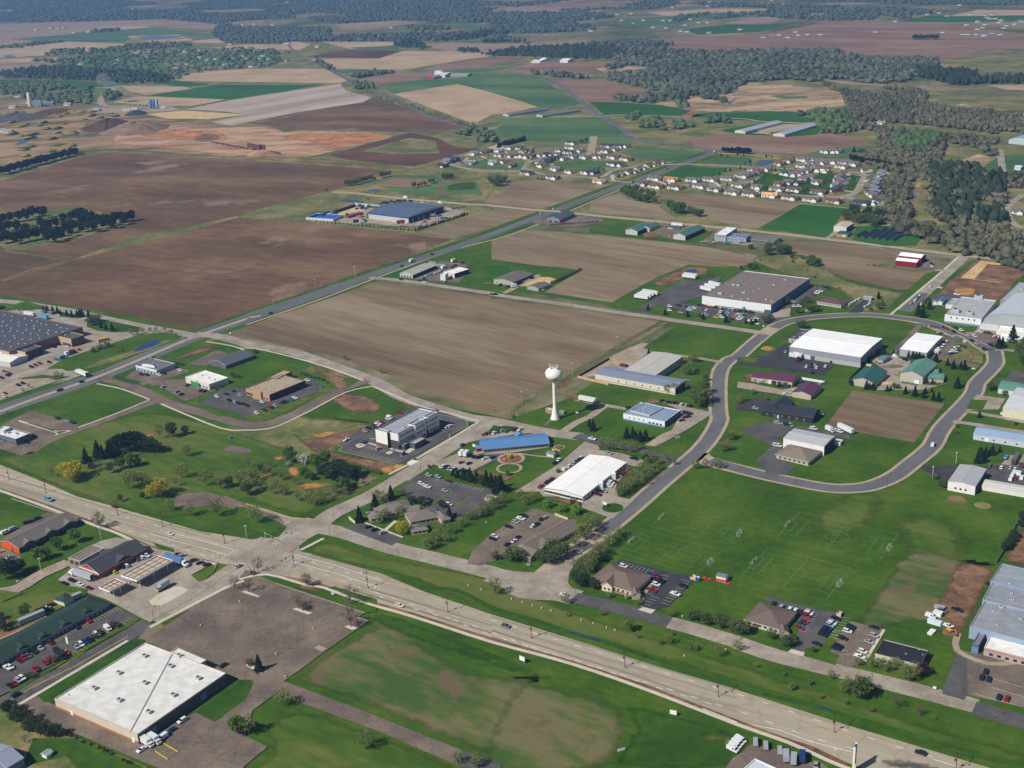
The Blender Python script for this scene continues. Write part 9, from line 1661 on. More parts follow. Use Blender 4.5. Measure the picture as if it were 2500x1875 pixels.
trees('shrub','in the straight hedge beside the grey shed','41 1137 3 1 3 2.8 2 2 2.3 1 2 2.5 1 1 2.6 1 2 2.6 2 2 2.9 1 2 2.7 1 1 2.9 2 3 2.4 1 2 2.9 1 1 2.6 2 3 2.9 1 2 2.7 1 3 2.5 1 0 2.5 2 2 2.9 1 2 2.9 2 4 2.7 1 1 2.5 1 1 2.3 1 2 2.4 2 3 2.7 1 2 2.9','clipped small shrub')
trees('pine','in the conifer windbreak at left edge','-743 1849 14 1 1 13 2 2 13 5 -4 13 -3 15 12 6 -7 14 -3 12 14 2 1 14 2 1 14 1 6 12 -1 10 12 6 -6 15 0 8 13 1 0 11 4 3 14 0 4 15 -1 12 13 1 3 12 3 2 14 -1 6 12 3 0 12 1 7 14 4 -6 15 1 4 14 -1 11 13 4 -1 14 3 2 14 -2 8 14 0 8 12 3 6 13 4 -6 12 0 10 13 1 0 14 1 10 12 2 4 11 3 -3 13 -1 10 12 1 5 14 6 -6 11 1 5 11 -1 11 14 2 5 12 2 2 13 4 -5 13')
trees('sparse','in the thin fence line across the fields','-303 2711 9 19 -55 7 6 -2 9 10 -8 8 17 -71 7 13 -41 9 11 4 8 14 -59 7 13 -6 8 5 -23 9 15 -46 9 9 12 8 7 -14 8 12 -50 9 8 -11 9 17 -58 7 9 -12 7 3 9 9 16 -56 7 5 17 8 7 -28 7 13 -57 8 6 0 9 10 -14 9 10 -4 9 5 -31 8')
trees('pine','in the conifer wood on the left field','-607 1481 14 34 -87 14 -15 46 16 -23 65 14 42 -105 16 -21 63 14 -13 45 15 46 -117 16 -19 62 16 -18 58 16 43 -114 16 -37 121 16 29 -83 16 15 -32 16 -42 131 16 48 -125 16 -41 128 14 28 -73 16 -18 63 17 35 -104 14 14 -31 14 -19 62 16 16 -40 14 12 -23 16 -24 78 14 19 -49 14 9 -16 14 -24 80 16 19 -50 16 -15 65 14 25 -81 14 -6 31 14 -14 57 16 3 8 16 23 -75 14 -8 32 16 -7 33 16 22 -59 14 -9 41 16 18 -50 16 -6 32 16 5 7 14 6 -21 15 4 11 16 7 -13 15 -4 28 16 5 7 14 8 -17 14 0 16 14 4 3 15')
trees('leafy','among the conifers on the left field','-550 1441 12 7 45 11 22 -12 12','pale green tree')
trees('dark','in the dark copse on the far right field','1073 3326 14 7 10 15 5 -2 13 1 -9 12 11 17 14 -4 -25 12 7 1 14 7 11 13 6 1 14 4 -2 12 6 2 14 -2 -17 14 3 -6 13 9 14 14')
trees('oak','among the right subdivision yards','318 1576 4.6 13 53 4.7 2 -33 4.3 6 23 5.4 -20 -99 3.9 34 128 4.8 -24 -134 3.5 25 96 3.6 -4 -23 3.7 16 46 3.4 -16 -85 4.2 23 104 4.4 -7 -37 5 -23 -123 5 34 136 5.2 -28 -136 4 38 159 3.2 -25 -155 5.4 18 56 4.5 -9 -38 4.4 0 1 5.3 25 44 3.7 22 86 4.4 1 -5 3.5 1 5 4.4 -21 -91 4.9 5 4 4.1 19 70 4.2 -33 -135 3 8 15 3.2 14 53 4.5 10 19 3 -24 -94 3.5 31 113 5')
trees('sparse','among the left subdivision yards','-46 1776 3.9 4 63 4.1 3 -135 4.4 12 111 3.3 6 18 5 13 -7 3.9 1 25 5 10 -133 4.6 3 24 4.5 19 59 3.9 8 -60 3.6 1 18 3.7 8 -22 5.2 13 -18 4.9 6 36 5.4 14 32 3.9 -1 -64 4.9 15 32 3.5 3 -16 5.3 5 93 4.1 -1 -37 3.2 12 -37 4 2 21 3.2 -3 -104 4 10 28 4.9 6 66 3.2 6 47 4.5 -1 -20 4.1')
trees('sparse','among the middle subdivision yards','185 1599 3.2 9 -63 3.5 6 36 3 7 27 5.3 9 3 3.9 1 -27 4.5 2 -38 3.8 21 55 3.5 9 -63 4.5 3 14 3.9 1 -34 4.9 4 22 4.5 4 20 3.4 14 -14 3.4 1 2 3.8 11 47 3.6 0 -28 3.5 4 20 4.8 -6 -38 4.6 3 -13 3.7 0 -2 4.2 2 -2 4.9 12 32 4.2 2 -18 4.4')
trees('shrub','dotted over the upper grass verges','227 1134 1.9 -1 -21 2.2 23 80 2.1 12 -37 1.3 -8 -39 1.6 15 -30 1.6 17 62 1.4 1 -26 2.2 0 -1 1.5 -5 -26 1.6 23 91 1.5 -4 -34 1.6 -1 -68 1.9 19 4 1.3 29 72 1.3 4 -2 1.8 -8 -88 1.2 25 77 1.5')
woods('mixed_wood','greyish green spring wood filling the right background',['285 3213 62 172 86 -117 134 -93 65 31 152 -63 -19 27 64 -64 -24 -117 105 -109 65 -25 -56 -177 -75 -110 -63 -80 -49 4 -73 113 -23 -69 -53 69 -84 -24 -71 -166 -57 -4 41 -117 -6 128 -27 8 -54 17 -67 188 -36 91 22 105 63 -22 29 79 36 50 -112 74'],13,7,12,('364032', '6C745C'),1,fill=0.85)
woods('riverside_wood','brown green wood along the creek at right',['633 2513 31 -58 117 -83 -16 -102 -35 -106 27 -26 61 -71 17 -55 55 -31 -109 -253 -6 133 -30 22 -75 -200 -17 4 11 57 -23 68 -60 -154 26 -38 5 -33 16 -33 59 -3 -26 -61 -63 -23 -76 -194 20 -67 -32 -76 -24 85 -8 26 -9 83 6 58 53 144 -11 31 -18 -25 -36 -115 -28 -129 -7 36 -21 11 11 58 21 12 27 115 34 71 -17 99 49 84 37 124 -3 45 -41 -19 -39 9 26 69 12 129 67 35 44 186'],7.5,5,8.5,('3E4230', '706E54'),2,fill=0.8,lump=0.26,gap=(45, 1.5))
woods('oak_wood','brighter green wood patch in the right woods',['592 1907 54 -56 -25 -73 -30 -30 -36 33','533 2147 43 -64 -33 -134 -35 -36 -13 48 18 122'],11,8,13,('3E5430', '54703A'),3)
woods('conifer_wood','dark conifer wood at the far right',['869 2668 39 -14 59 -76 -38 -90 65 3 85 -4 -44 -106 -99 33 -84 3 4 96 -20 32','553 1610 65 7 -14 -48 21 -24 -27 -78 -22 -39 -37 -26 -15 -44 38 24 -33 -90 -46 44 0 69 49 130'],11,10,15,('22301F', '38462E'),4,fill=0.92,conif=True)
woods('conifer_wood','dark conifer belt beyond the tan fields',['-51 3366 87 107 45 46 180 -33 72 -157 -6 -133 -63 -48 -99 38 -109 98','-183 3844 88 198 70 81 66 26 3 -117 -135 -179','-303 3727 21 213 53 -150 39 -179 -20 -14','-121 3517 28 31 58 -129 -48 11','-46 3758 43 55 22 -83 -48 -13','-1318 3394 92 75 197 -124 137 -83 104 -166 8 -78 -79 -18 -181 135 -234 143'],14,9,14,('22301F', '38462E'),5,fill=0.9,conif=True)
woods('wood','olive wood in the middle distance',['220 2457 46 -25 56 16 57 -18 -31 -76 -66 -22 -68 30','62 2925 84 -75 46 -58 -7 -54 -104 121','242 2969 35 4 10 -36 -35 -18','-355 3025 68 23 38 -29 -89 -90','-487 3439 57 -206 36 -115 -27 43 -54 160'],12,7,11,('364032', '6C745C'),6,fill=0.7)
woods('suburb_trees','green trees among the upper left suburb',['-1276 3745 148 164 149 33 312 -107 88 -360 3 -189 -161 -46 -54 -233 -344 306','-1227 3151 174 -87 122 -125 70 -273 -147 66 -124 162'],15,4,9,('303A28', '5C6A3E'),7,fill=0.32)
woods('quarry_scrub','bushes scattered on the quarry ground',['-1014 2577 183 -9 96 -129 4 -201 -50 -84 -123 127','-809 2161 151 -82 -29 -64 -107 -30'],22,2.5,5,('5E6038', '8A8A4C'),8,fill=0.35)
woods('quarry_wood','spring green trees behind the quarry',['-1049 2869 156 -98 46 -109 -74 -2 -87 72','-1214 3117 85 1 124 -128 -52 -119 -75 23','-880 2869 49 -67 16 -103 -35 34'],13,7,11,('46583A', '606E42'),9,fill=0.8)
woods('field_corner_wood','olive thicket at the corner of the green fields',['-47 2114 25 -22 12 -80 -2 -43 -28 7','-326 2854 43 -42 11 -83 -37 -14','-76 2074 34 23 1 -62 -29 15'],10,6,10,('46583A', '5E6C44'),10,fill=0.85)
woods('meadow_trees','loose trees on the meadow by the far road',['218 2180 22 12 -10 -67 -19 39','230 2108 40 58 -6 -147 -38 26','276 2079 24 11 16 -37 -16 -27 -27 -9','345 2145 36 -27 -9 -64 -36 18','505 2145 17 -13 -10 -32 -15 13','324 2361 18 -46 -12 -65 -16 33'],11,6,10,('42543A', '586C42'),11,fill=0.75)
woods('creek_trees','trees and brush along the creek below the houses',['468 1520 34 11 -70 -222 2 47 4 57 12 56','398 1336 95 -60 3 -116 -19 -48 -36 84','411 1349 19 -18 6 -70 17 -40 -9 1 -20 81'],10,5,9,('3E4230', '706E54'),12,fill=0.75)
woods('distant_forest','blue green forest reaching the top of the picture',['-4575 10293 1980 -1933 1203 -905 477 -358 172 -1374 -208 -354 -116 -387 -309 450 -346 59 -427 143 -287 -222','-1432 7486 1792 -1348 -28 -472 -366 -476 33 -662 -104 20 -145 113 -134 147 -215 -34 53 -605 64 27 177 -54 53 61 131 -34 167 8 -23 136 225 -51 -38 -641 -170 75 27 297 -21 154 -229 -303 -103 21 -268 145 -33 -88 -240 320','-23 5006 492 -330 335 -157 -47 28 -304 -573 -171 28 2 -218 78 -87 108 -236 -27 -116 -111 46 -69 116 -98 65 -185 199','241 5023 250 -20 -39 -277 -169 59','495 5046 83 237 700 165 12 -236 -123 -504 -225 -270 -229 -159 33 198 194 0 55 211 -181 201 -71 284 -186 -385 -71 0','775 5955 1330 -1022 -325 -774 -194 120 -262 -206 -74 -90 -11 280 -171 101 -144 -201 -61 173 116 319 127 92 37 160 -342 329','941 4153 213 160 83 -121 -74 -193 -128 37','-1058 4940 281 81 160 -310 75 -599 -122 -156 -211 144 -112 396','-1086 5632 436 -434 104 -1029 -89 -226 -169 179'],15,6,13,('2A3630', '525E4C'),13,fill=0.85,lump=0.28,gap=(170, 0.75))
woods('distant_hedgerows','hedgerows and small woods in the left distance',['-1649 4287 100 139 86 2 -67 -202 -91 -13','-1406 4072 170 -21 96 166 174 -129 20 -111 -171 -25 -106 -96 -136 9','-1358 3735 131 -9 179 -27 -55 -103 -174 26','-1527 4889 70 108 48 -131 -69 -103','-573 4153 97 -16 26 -147 -98 43','-324 4491 162 -83 5 -161 -149 43'],17,6,11,('303A28', '5C6A3E'),14,fill=0.65)
water_tower(28.6,796.0,0.25,30.5*1.1034)
highway_lamps('in the highway median, left of crossroads',[(-321.7,728.4,0.36,-0.57),(-291.0,706.7,0.37,-0.57),(-236.4,670.9,0.37,-0.57),(-205.2,652.5,0.37,-0.57),(-164.3,628.3,0.27,-0.57)])
highway_lamps('in the highway median, right of crossroads',[(-121.0,598.9,0.39,-0.57),(-78.7,571.6,0.50,-0.57)])
highway_lamps('in the highway median, middle stretch',[(4.6,516.9,0.39,-0.57),(46.3,489.0,0.39,-0.57),(84.6,463.5,0.39,-0.57)])
highway_lamps('in the highway median, lower right',[(128.0,434.9,0.38,-0.57),(168.9,407.4,0.29,-0.57)])
highway_lamps('in the highway median above the worn field',[(-36.4,544.3,0.39,-0.57)])
street_lamps('on the streets around the crossroads',[(-135.9,640.9,0.27,1.00),(-105.4,629.4,0.37,0.97),(-106.3,656.0,0.26,0.98),(-64.7,599.9,0.25,0.91),(-59.3,716.7,0.23,0.98)])
street_lamps('beside the lower street',[(27.7,551.3,0.29,0.80),(69.2,519.3,0.29,0.74)])
street_lamps('beside the lower street near the black roof',[(152.2,465.8,0.08,0.65),(192.9,437.6,0.09,0.60)])
street_lamps('beside the side street, bottom left',[(-210.3,504.2,0.59,0.99),(-182.6,544.7,0.54,0.98)])
street_lamps('along the loop road and store lots',[(-319.4,929.7,0.19,1.02),(-287.3,891.0,0.25,0.98),(-303.9,1058.9,0.13,1.06),(-243.2,847.9,0.25,0.93),(-211.1,815.5,0.25,0.89)])
street_lamps('along the road beside the brown field',[(-172.7,805.3,0.25,0.86),(-195.2,967.6,0.24,0.96),(-145.5,831.9,0.25,0.86),(-141.0,924.4,0.24,0.90),(-123.5,863.2,0.25,0.86),(-101.2,886.9,0.23,0.86),(-53.6,819.9,0.30,0.80)])
street_lamps('along the curved street at right',[(166.4,676.4,0.26,0.61),(218.2,666.1,0.26,0.59)])
street_lamps('on the mid road',[(13.7,1091.4,0.20,0.89),(55.6,1062.8,0.20,0.86),(98.4,1035.1,0.20,0.83),(127.8,1005.5,0.20,0.80)])
field_lamps('along the verge of the left brown field',[(-215.4,1099.9,0.19,1.02),(-183.3,1149.0,0.19,1.02),(-149.8,1189.9,0.19,1.02)])
field_lamps('along the path beside the tilled field',[(6.5,824.2,0.05,0.77),(45.5,881.0,0.07,0.78),(84.7,938.9,0.07,0.79)])
field_lamps('along the far verge by the lumber yard',[(-149.7,1193.6,0.19,1.02),(-86.5,1290.9,0.15,1.02)])
pale_lamps('around the truck stop',[(-262.1,580.3,0.57,0.79),(-259.3,604.6,0.55,0.80),(-236.8,639.2,0.54,0.81),(-190.1,621.9,0.55,0.77),(-170.1,607.3,0.55,0.74),(-163.6,599.9,0.55,0.73)])
pale_lamps('beside the black driveway of the white block shop',[(249.0,678.2,0.27,0.58),(269.7,697.5,0.27,0.59)])
pale_lamps('beside the park lawn corner',[(-153.3,634.8,0.29,0.75)])
signal_mast(-121.0,624.6,0.37,2.86,'traffic signal mast on the upper right corner of the crossroads')
signal_mast(-148.1,587.7,0.47,1.90,'traffic signal mast on the lower left corner of the crossroads')
signal_mast(-141.3,627.7,0.29,-0.84,'traffic signal mast beside the park lawn corner')
signal_mast(-121.6,600.2,0.39,-2.18,'traffic signal mast on the lower right side of the crossroads')
for gx_,gy_,ga_ in GOALS: goal(gx_,gy_,ga_)
sign(-0.3,496.4,0.43,-0.68,3,2.2,0.9,'E4E2E0','white billboard on the grass strip below the highway, left of two','sign_board')
sign(63.3,451.2,0.08,-0.40,3,2,0.7,'E4E2E0','white billboard on the grass strip below the highway, right of two','sign_board')
sign(38.9,428.3,0.09,0.32,3.2,1,0.3,'E0DEDC','low white sign on the dark green grass, bottom middle','sign_board')
sign(-96.0,564.8,0.50,0.12,1.6,1.4,0.6,'E8E8E8','small white sign on the verge above the empty parking lot','sign_board')
sign(51.1,655.9,0.42,-0.69,2.8,1.6,1.4,'DCDAD6','white sign in the round lawn of the white warehouse','sign_board')
sign(106.3,749.3,0.43,0.37,3.4,1.2,1.8,'B8BAB8','grey sign on the lawn near the curved corner','sign_board')
sign(-218.6,523.9,0.59,-0.88,2.6,3.4,2.6,'D8DCC8','tall pale sign board in the motel lot','sign_board')
sign(-238.5,1018.7,0.21,-0.75,1.5,1,0.8,'E4E4E4','small white sign beside the main road verge','sign_board')
sign(-26.3,751.4,0.32,-0.71,2.6,1.6,0.6,'DCDCE4','white sign at the left end of the day care','sign_board')
sign(-326.2,770.2,0.27,1.75,2.6,3,1.4,'E0E4EC','round topped white sign below the restaurant','sign_board')
sign(205.6,988.5,0.27,-0.30,3,0.8,0.4,'E4E4E0','white sign in front of the big car park','sign_board')
sign(209.0,980.1,0.26,-0.95,1.2,1,0.6,'E4E4E0','small white sign at the junction verge','sign_board')
sign(178.9,462.7,0.12,-0.74,1.4,1,0.5,'E0E0E0','small white sign beside the factory driveway','sign_board')
sign(53.0,550.4,0.33,0.94,2.4,1.5,1.6,'CCD0D4','grey sign in front of the medical office','sign_board')
sign(4.8,588.1,0.24,-0.08,2,1.2,0.3,'8090C8','blue and white sign before the long brown office','sign_board')
sign(44.2,804.2,0.06,-0.11,1.8,1,0.5,'DCDCDC','small white sign right of the water tower','sign_board')
sign(353.9,920.9,0.32,-0.12,2.6,2,0.6,'C8CCCC','pale sign on the corner verge near the boats','sign_board')
sign(339.3,860.9,0.31,-0.74,2.6,0.8,0.3,'D0D4D0','low pale sign beside the spruces at the curve','sign_board')
sign(53.2,550.4,0.33,1.22,2,2.4,0.6,'B8BCC4','upright grey sign near the medical office path','sign_board')
pylon(129.1,409.2,0.43,1.13,'tall white pylon sign with blue and red panels at the bottom right')
markers('below the lower street',[(-4.5,554.3,0.26,-0.59),(0.9,550.6,0.26,-0.59),(5.7,547.2,0.08,-0.59),(10.3,544.1,0.26,-0.59),(14.9,541.6,0.07,-0.59),(29.2,531.6,0.07,-0.59),(34.7,528.2,0.07,-0.59),(40.9,523.9,0.08,-0.59),(44.7,521.1,0.07,-0.59),(78.4,530.8,0.29,-0.62),(74.5,496.6,0.07,-0.59),(94.2,499.9,0.29,-0.60)])
markers('on the lawn by the office complex',[(-53.8,607.9,0.25,-0.61),(-26.7,569.8,0.08,-0.59),(-19.9,564.7,0.26,-0.59),(-17.8,641.8,0.06,-0.64)])
posts('in the empty parking lot',[(-116.4,511.7,0.47,0.11),(-108.8,491.7,0.48,0.11),(-101.8,533.2,0.47,0.12)],'yellow base lamp stub')
posts('in the left part of the empty parking lot',[(-158.3,540.2,0.47,0.12),(-143.2,562.3,0.47,0.12)],'yellow base lamp stub')
solar(364.8,1269.5,381.2,1289.4,'dark tilted row of solar panels, leftmost on the green hill')
solar(370.9,1263.6,394.8,1297.3,'dark tilted row of solar panels, second from left on the green hill')
solar(377.6,1260.2,406.5,1302.2,'dark tilted row of solar panels, third from left on the green hill')
solar(383.3,1256.1,412.8,1296.7,'dark tilted row of solar panels, third from right on the green hill')
solar(389.3,1251.8,418.0,1290.6,'dark tilted row of solar panels, second from right on the green hill')
solar(395.4,1246.7,424.2,1285.5,'dark tilted row of solar panels, rightmost on the green hill')
mound(-716.8,2312.1,46,70,19,'soil_deep','huge dark gravel pile on the quarry ground','gravel_pile')
mound(-651.5,2260.4,60,70,19,'soil_red','huge red brown gravel pile beside the dark one','gravel_pile')
mound(-711.2,2472.0,22,30,10,'asphalt_new','black gravel pile in front of the asphalt plant','gravel_pile')
mound(-947.9,2476.5,60,60,12,'asphalt','long grey quarry heap at left edge','gravel_pile')
mound(-374.9,1944.1,22,24,9,'sand','cone of orange gravel under the quarry conveyor','gravel_pile')
mound(-898.8,2555.1,40,40,9,'soil_deep','dark heap left of the plant','gravel_pile')
mound(201.5,927.1,5.5,5,2.4,'dirt_orange','small orange soil heap on the green verge','soil_pile')
mound(201.9,508.0,5,4,0.8,'dirt','low brown soil heap by the yellow digger','soil_pile')
mound(283.3,874.3,10,5,2,'asphalt_warm','rocky brown stone stacks in the landscape yard','stone_pile')
mound(289.5,881.1,6,4,1.8,'gravel','pale stone heap in the landscape yard','stone_pile')
mound(267.4,840.1,8,3.5,1.2,'sand_pale','yellow sand heap beside the green barn','sand_pile')
plant(-698.8,2541.4,0.09)
plant2(-979.5,2654.4,0.08)
conveyor(-478.2,2073.7,0.14,-378.6,1965.1,0.09,'long quarry conveyor on rusty frame, left one')
conveyor(-343.5,1934.3,0.09,-379.8,1972.2,0.09,'short quarry conveyor on rusty frame, right one')
smoke_plume(-751.7,2633.8,0.06)
digger(201.3,508.5,.1,-1.19)
toilet(91.5,565.5,0.36)
picnic_tables([(95.0,567.5),(97.1,566.0),(105.8,560.6)])
playground(-3.7,730.5,0.36)
slides(27.2,738.8,0.37)
wall_run([(49.2,876.9),(70.5,858.9)],2,'B89C7C','tan board fence at the left end of the grey factory','fence')
wall_run([(49.7,878.1),(76.2,915.6)],1.8,'5A4A40','dark brown board fence along the gravel yard','fence')
wall_run([(76.3,916.4),(82.4,908.3),(93.2,904.4)],1.8,'A88C70','tan board fence behind the gravel yard','fence')
wall_run([(210.3,856),(226.2,844.7),(221.1,840.2)],1.8,'D8DCDC','white board fence beside the maroon roofed barn','fence')
wall_run([(279.8,838.6),(289,832.5)],1.6,'5C5E60','dark grey fence in front of the pale green hall','fence')
wall_run([(259.1,830.7),(264.3,826.7)],1.6,'8A8A88','grey board fence below the green barn','fence')
wall_run([(264.6,880.2),(244.5,848.5),(246.3,839)],1.8,'4A4C44','dark fence wrapping the left green barn','fence')
wall_run([(245.2,849.6),(243.7,838.1)],1.5,'6A6A66','short grey fence piece by the green barn','fence')
wall_run([(-155.3,439.8),(-148.8,434.2)],1,'C8B41E','yellow dock railing, left of two','railing')
wall_run([(-154.5,446.2),(-145.5,438.8)],1,'C8B41E','yellow dock railing, right of two','railing')
wall_run([(-126.6,814.4),(-116.7,809.1),(-100.6,802.5)],0.8,'1E1E20','black silt fence on the slope behind the hotel','fence')
wall_run([(-149.5,785.9),(-132.8,757.5),(-120.9,743.6)],0.8,'4A4038','brown silt fence along the dirt behind the hotel','fence')
wall_run([(-99.9,728.3),(-85.4,715.8)],0.8,'2C2C2C','black silt fence near the brush','fence')
wall_run([(-97.4,653.8),(-93.2,647)],1.8,'C8BEA0','cream bin enclosure wall left of the office complex','fence')
wall_run([(21.6,647.6),(28.9,640.6),(30.9,642.5)],1.8,'C0B48C','cream bin enclosure wall behind the long brown office','fence')
wall_run([(87.7,567.5),(90.3,566.1),(90.9,568.4),(89.4,569.7)],1.8,'C8B49C','tan bin enclosure beside the blue toilet','fence')
wall_run([(152.6,526.8),(154.3,525.1),(155.5,527.6),(154.1,528.2)],1.8,'C0B098','tan bin enclosure at the dental office lot','fence')
wall_run([(-186.5,1539.1),(-152.5,1518.5)],2,'A8B4B0','pale green panel fence behind the lumber yard','fence')
wall_run([(247.4,572.2),(255.8,584.4),(272.5,611.4),(280.3,620.3)],1.6,'6A6E70','chain link fence with brush at right edge','fence')
wall_run([(156.2,486.7),(171.5,511.2)],0.4,'B8A890','low concrete wall beside the black roofed office','retaining_wall')
crate(200.4,523.2,0.09,-0.68,4,3,2.3,'D8D8D6','white plastic wrapped tank in the dirt clearing','tank','tank')
crate(196.4,515.8,0.09,-0.67,6.5,2.2,2.2,'CCD4D8','white site trailer in the dirt clearing','site_trailer','trailer')
crate(192.5,508.2,0.08,0.84,5,2.4,0.9,'DCDCDA','white board stack in the dirt clearing','board_stack','boards')
crate(203.4,529.7,0.09,-0.49,5,2,1.6,'9C9CA0','grey covered load beside the white tank','covered_load','load')
crate(26.4,706.9,0.41,-0.33,2.2,2,1.8,'3A4A48','dark green dumpster left of the white warehouse','dumpster','dumpster')
crate(30,709.9,0.41,-0.33,2.2,2,1.6,'D0D0CC','white tank beside the dumpster','tank','tank')
crate(0.2,802.8,0.24,-0.36,1.8,1.4,1.2,'2C4A44','small green cabinet on the tower lawn','utility_box','utility box')
crate(34.0,806.2,0.06,-0.37,3.5,2.4,2,'8A8C8C','grey equipment cluster right of the tower base','equipment','equipment')
crate(-427.5,1107.5,0.23,-0.59,3.6,2.6,2.6,'5C6470','grey compactor behind the superstore, left of two','compactor','compactor')
crate(-418.2,1101.1,0.23,-0.59,3.6,2.6,2.6,'5C6470','grey compactor behind the superstore, right of two','compactor','compactor')
crate(-361.2,1013.5,0.23,-0.57,3.6,2.6,2.8,'7C8C94','grey container beside the superstore corner','container','container')
crate(-173.7,439.1,0.53,-0.34,1.6,1.2,1,'2A4440','dark green utility box in the shrub row','utility_box','utility box')
crate(-54.4,723.1,0.30,-0.33,1.6,1.2,1.3,'2A4440','green utility box beside the road bend','utility_box','utility box')
crate(-142.2,877.5,0.30,-0.37,2,1.6,1.2,'3C6CA0','blue bin behind the brick retail store','bin','bin')
crate(267.2,877.4,0.27,-0.71,4,2,1.2,'C8BCA0','pale pallet stack in the landscape yard','pallet_stack','pallets')
crate(275.7,882.7,0.27,-1.24,5,3,1,'8A6444','brown mulch pallets in the landscape yard','pallet_stack','pallets')
crate(175.1,1307.9,0.03,-0.56,3.4,2,1.2,'C06438','orange machine beside the right green barn','machine','machine')
crate(-380.3,1075.6,0.24,-0.95,1.6,1.6,1.8,'D07028','orange bin on the superstore island','bin','bin')
crate(85.8,898.9,0.07,-0.65,6,3,1.6,'4A3A34','dark timber stacks behind the factory','timber_stack','timber')
crate(-192.3,784.0,0.08,1.19,1.8,1.5,1.4,'54787C','teal utility box at the loop road','utility_box','utility box')
crate(-172.4,1463.2,0.14,-0.62,9,6,1.6,'A85C38','orange and brown lumber stacks in the yard','lumber_stack','lumber')
crate(-180.9,1476.8,0.15,-0.62,7,4,1.6,'6A5A50','brown lumber stack near the blue rack','lumber_stack','lumber')
crate(-96.9,1418.6,0.15,1.11,9,2,0.8,'C8B078','tan board stacks on the concrete yard','lumber_stack','lumber')
crate(-115.6,1403.8,0.14,-0.63,12,0.5,0.9,'3A2C28','long dark pipe rack on the dirt, left','pipe_rack','rack')
crate(-97.7,1401.8,0.15,1.11,9,0.5,0.9,'3A2C28','long dark pipe rack on the dirt, right','pipe_rack','rack')
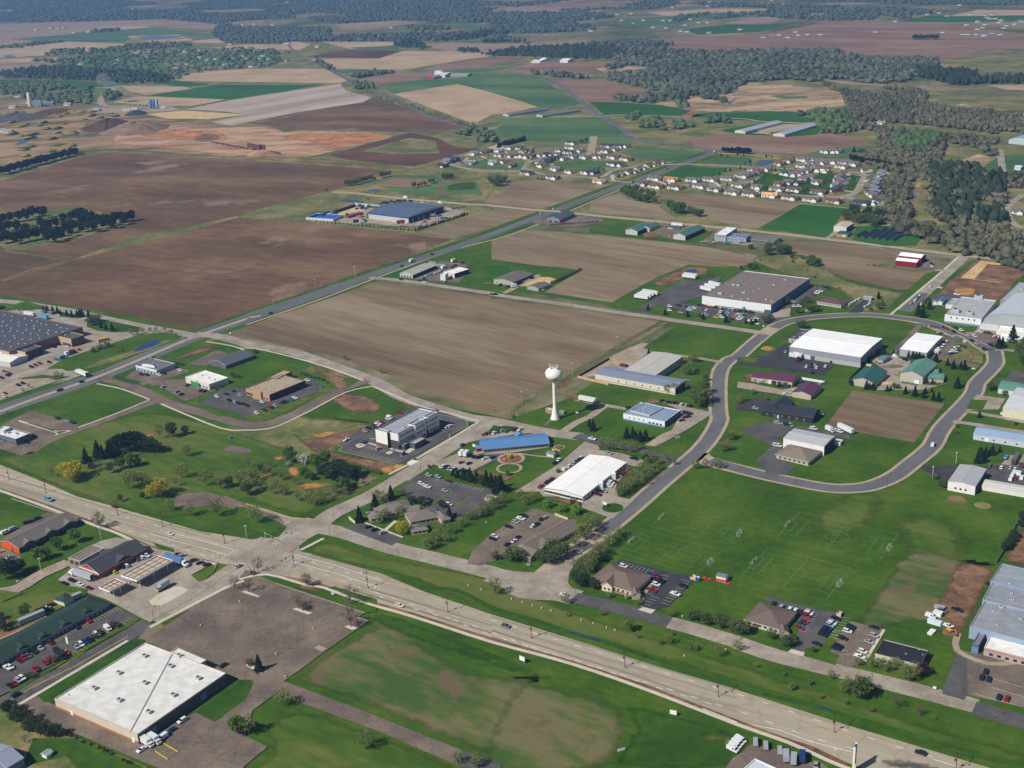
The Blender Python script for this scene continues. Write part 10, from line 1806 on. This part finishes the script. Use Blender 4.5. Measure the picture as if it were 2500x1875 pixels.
car_crowd('139 1037 -0.7 uw 2 12 -0.7 uw 1 -8 -0.7 ur 7 9 -0.7 ud -1 -20 -0.7 ss 8 15 -0.7 ud 0 -9 -0.7 uw 2 7 -0.7 us 0 -6 -0.7 us 3 4 -0.7 uw 6 8 -0.7 ud 3 -2 -0.7 um 2 -2 -0.7 ur -3 -11 -0.7 ur -2 -13 -0.7 uw 1 -2 -0.7 us 3 13 -0.7 uw 1 -3 -0.7 ug 3 -17 -0.7 sy 4 6 -0.7 us 3 7 -0.7 uw -2 -14 -0.7 uw 3 15 -0.7 us 0 -8 -0.7 ud 1 5 -0.7 un 1 -5 -0.7 us 2 6 -0.7 us 0 -20 -0.7 ud 5 7 -0.7 uo 1 2 -0.7 us 0 -9 -0.7 uw 2 12 -0.7 uw 0 -9 -0.7 uw 1 7 -0.7 uw 1 -4 -0.7 us 2 5 -0.7 uw 0 -1 -0.7 ud 2 -16 -0.7 uw 3 2 -0.7 uw 4 4 -0.7 uw -29 37 1.0 ud 1 0 1.0 uk 4 -4 1.0 us 3 -2 1.0 ud 1 -1 1.0 ug 2 -2 1.0 uc 3 -1 1.0 us 1 -1 1.0 ug 3 -1 1.0 ud 2 -1 0.9 un 4 -2 0.9 ud 3 -3 0.9 ud 2 -2 0.9 uk 39 30 -0.6 uw 2 -3 -0.6 us -2 -14 -0.6 uw 4 0 -0.6 uw 4 -15 -0.6 uw 2 1 -0.6 us 14 46 -0.6 sr 4 5 -0.6 uw 2 4 -0.6 uw 4 4 -0.6 us 6 11 -0.6 ud 2 -3 -0.6 ud 5 -57 0.7 us 2 5 0.7 uw 3 4 0.7 uw 4 5 0.7 uw 4 4 0.7 uw -1 -23 0.7 uw 3 3 0.7 uw 2 3 0.7 uw 3 7 0.7 uw 32 -9 1.0 us 6 8 1.0 uw 3 5 1.0 us 3 5 1.0 ud 3 5 1.0 uw -7 -26 1.0 uw 5 6 1.0 um 2 5 1.0 um 4 5 1.0 ud 14 36 1.0 uw 7 -5 -0.9 uw 4 -13 -0.9 ug 12 84 -1.4 uw 3 10 -1.4 un 49 10 -1.4 ud -536 13 0.9 us 3 5 0.9 uw 2 4 0.9 us 2 1 0.9 us 4 4 0.9 uw 3 3 0.9 uw 2 4 0.9 uw 4 -25 0.9 ug 2 -15 0.9 us 5 11 0.9 ud 0 42 0.9 ud 3 7 0.9 un 33 -72 0.3 us 12 -7 0.3 ud 5 -4 0.3 us 3 -2 0.3 uk 11 13 0.3 uw 4 1 0.3 uw 3 2 0.3 uw 2 3 0.3 uw 10 -35 0.3 sw 187 171 0.2 us 4 -5 0.2 sm -155 165 -0.4 ur -2 -60 -0.4 ur -220 145 0.5 us 2 -16 0.5 uw 2 19 0.5 ud 3 -11 0.5 uw 0 14 0.5 un 3 -12 0.5 ud 1 14 0.5 us 4 -13 0.5 uw -1 16 0.5 ud 4 4 0.5 uw 1 -10 0.5 ug 3 10 0.5 ud 3 -8 0.5 un 1 9 0.5 us 4 -2 0.5 ud 5 -3 0.5 uw 3 -1 0.5 ud 15 -12 -0.6 uw 7 -5 -0.6 us 25 -35 -0.6 uw 4 -5 -0.6 uw 3 2 -0.6 ug -122 35 0.8 uk 4 -14 0.8 uk 6 1 0.8 ud 0 9 0.8 ud 63 -103 0.4 uw 43 20 0.4 ub 195 206 -0.7 ud 15 -26 -0.7 us 133 -37 -0.8 um 17 -1 -0.8 us -355 218 -0.7 us 5 -1 -0.7 ur 22 47 -0.8 us 106 -90 -0.8 uw 281 -203 0.7 ug 32 -74 0.7 uw 39 46 0.7 uw 27 47 0.7 us -6 -56 0.7 ug 13 38 0.7 uw')
# ------------------------------------------------------------------ base ground and the air
b=MB(); b.quad([(-14000,-200,0),(14000,-200,0),(14000,17000,0),(-14000,17000,0)])
o=b.build('ground',G('countryside',('46502F','6A6A4A','907E64'),260,22,amt=1.2)); o['kind']='structure'
m=bpy.data.materials.new('haze'); m.use_nodes=True; t=m.node_tree; t.nodes.remove(t.nodes['Principled BSDF'])
v=t.nodes.new('ShaderNodeVolumePrincipled'); v.inputs['Density'].default_value=HAZE; v.inputs['Color'].default_value=(.27,.50,1.0,1); v.inputs['Anisotropy'].default_value=.2
t.links.new(v.outputs[0],t.nodes['Material Output'].inputs['Volume'])
if HAZE>0:
    b=MB(); b.box(-14500,14500,-700,17500,-1.0,340.0); o=b.build('haze',m); o['kind']='stuff'
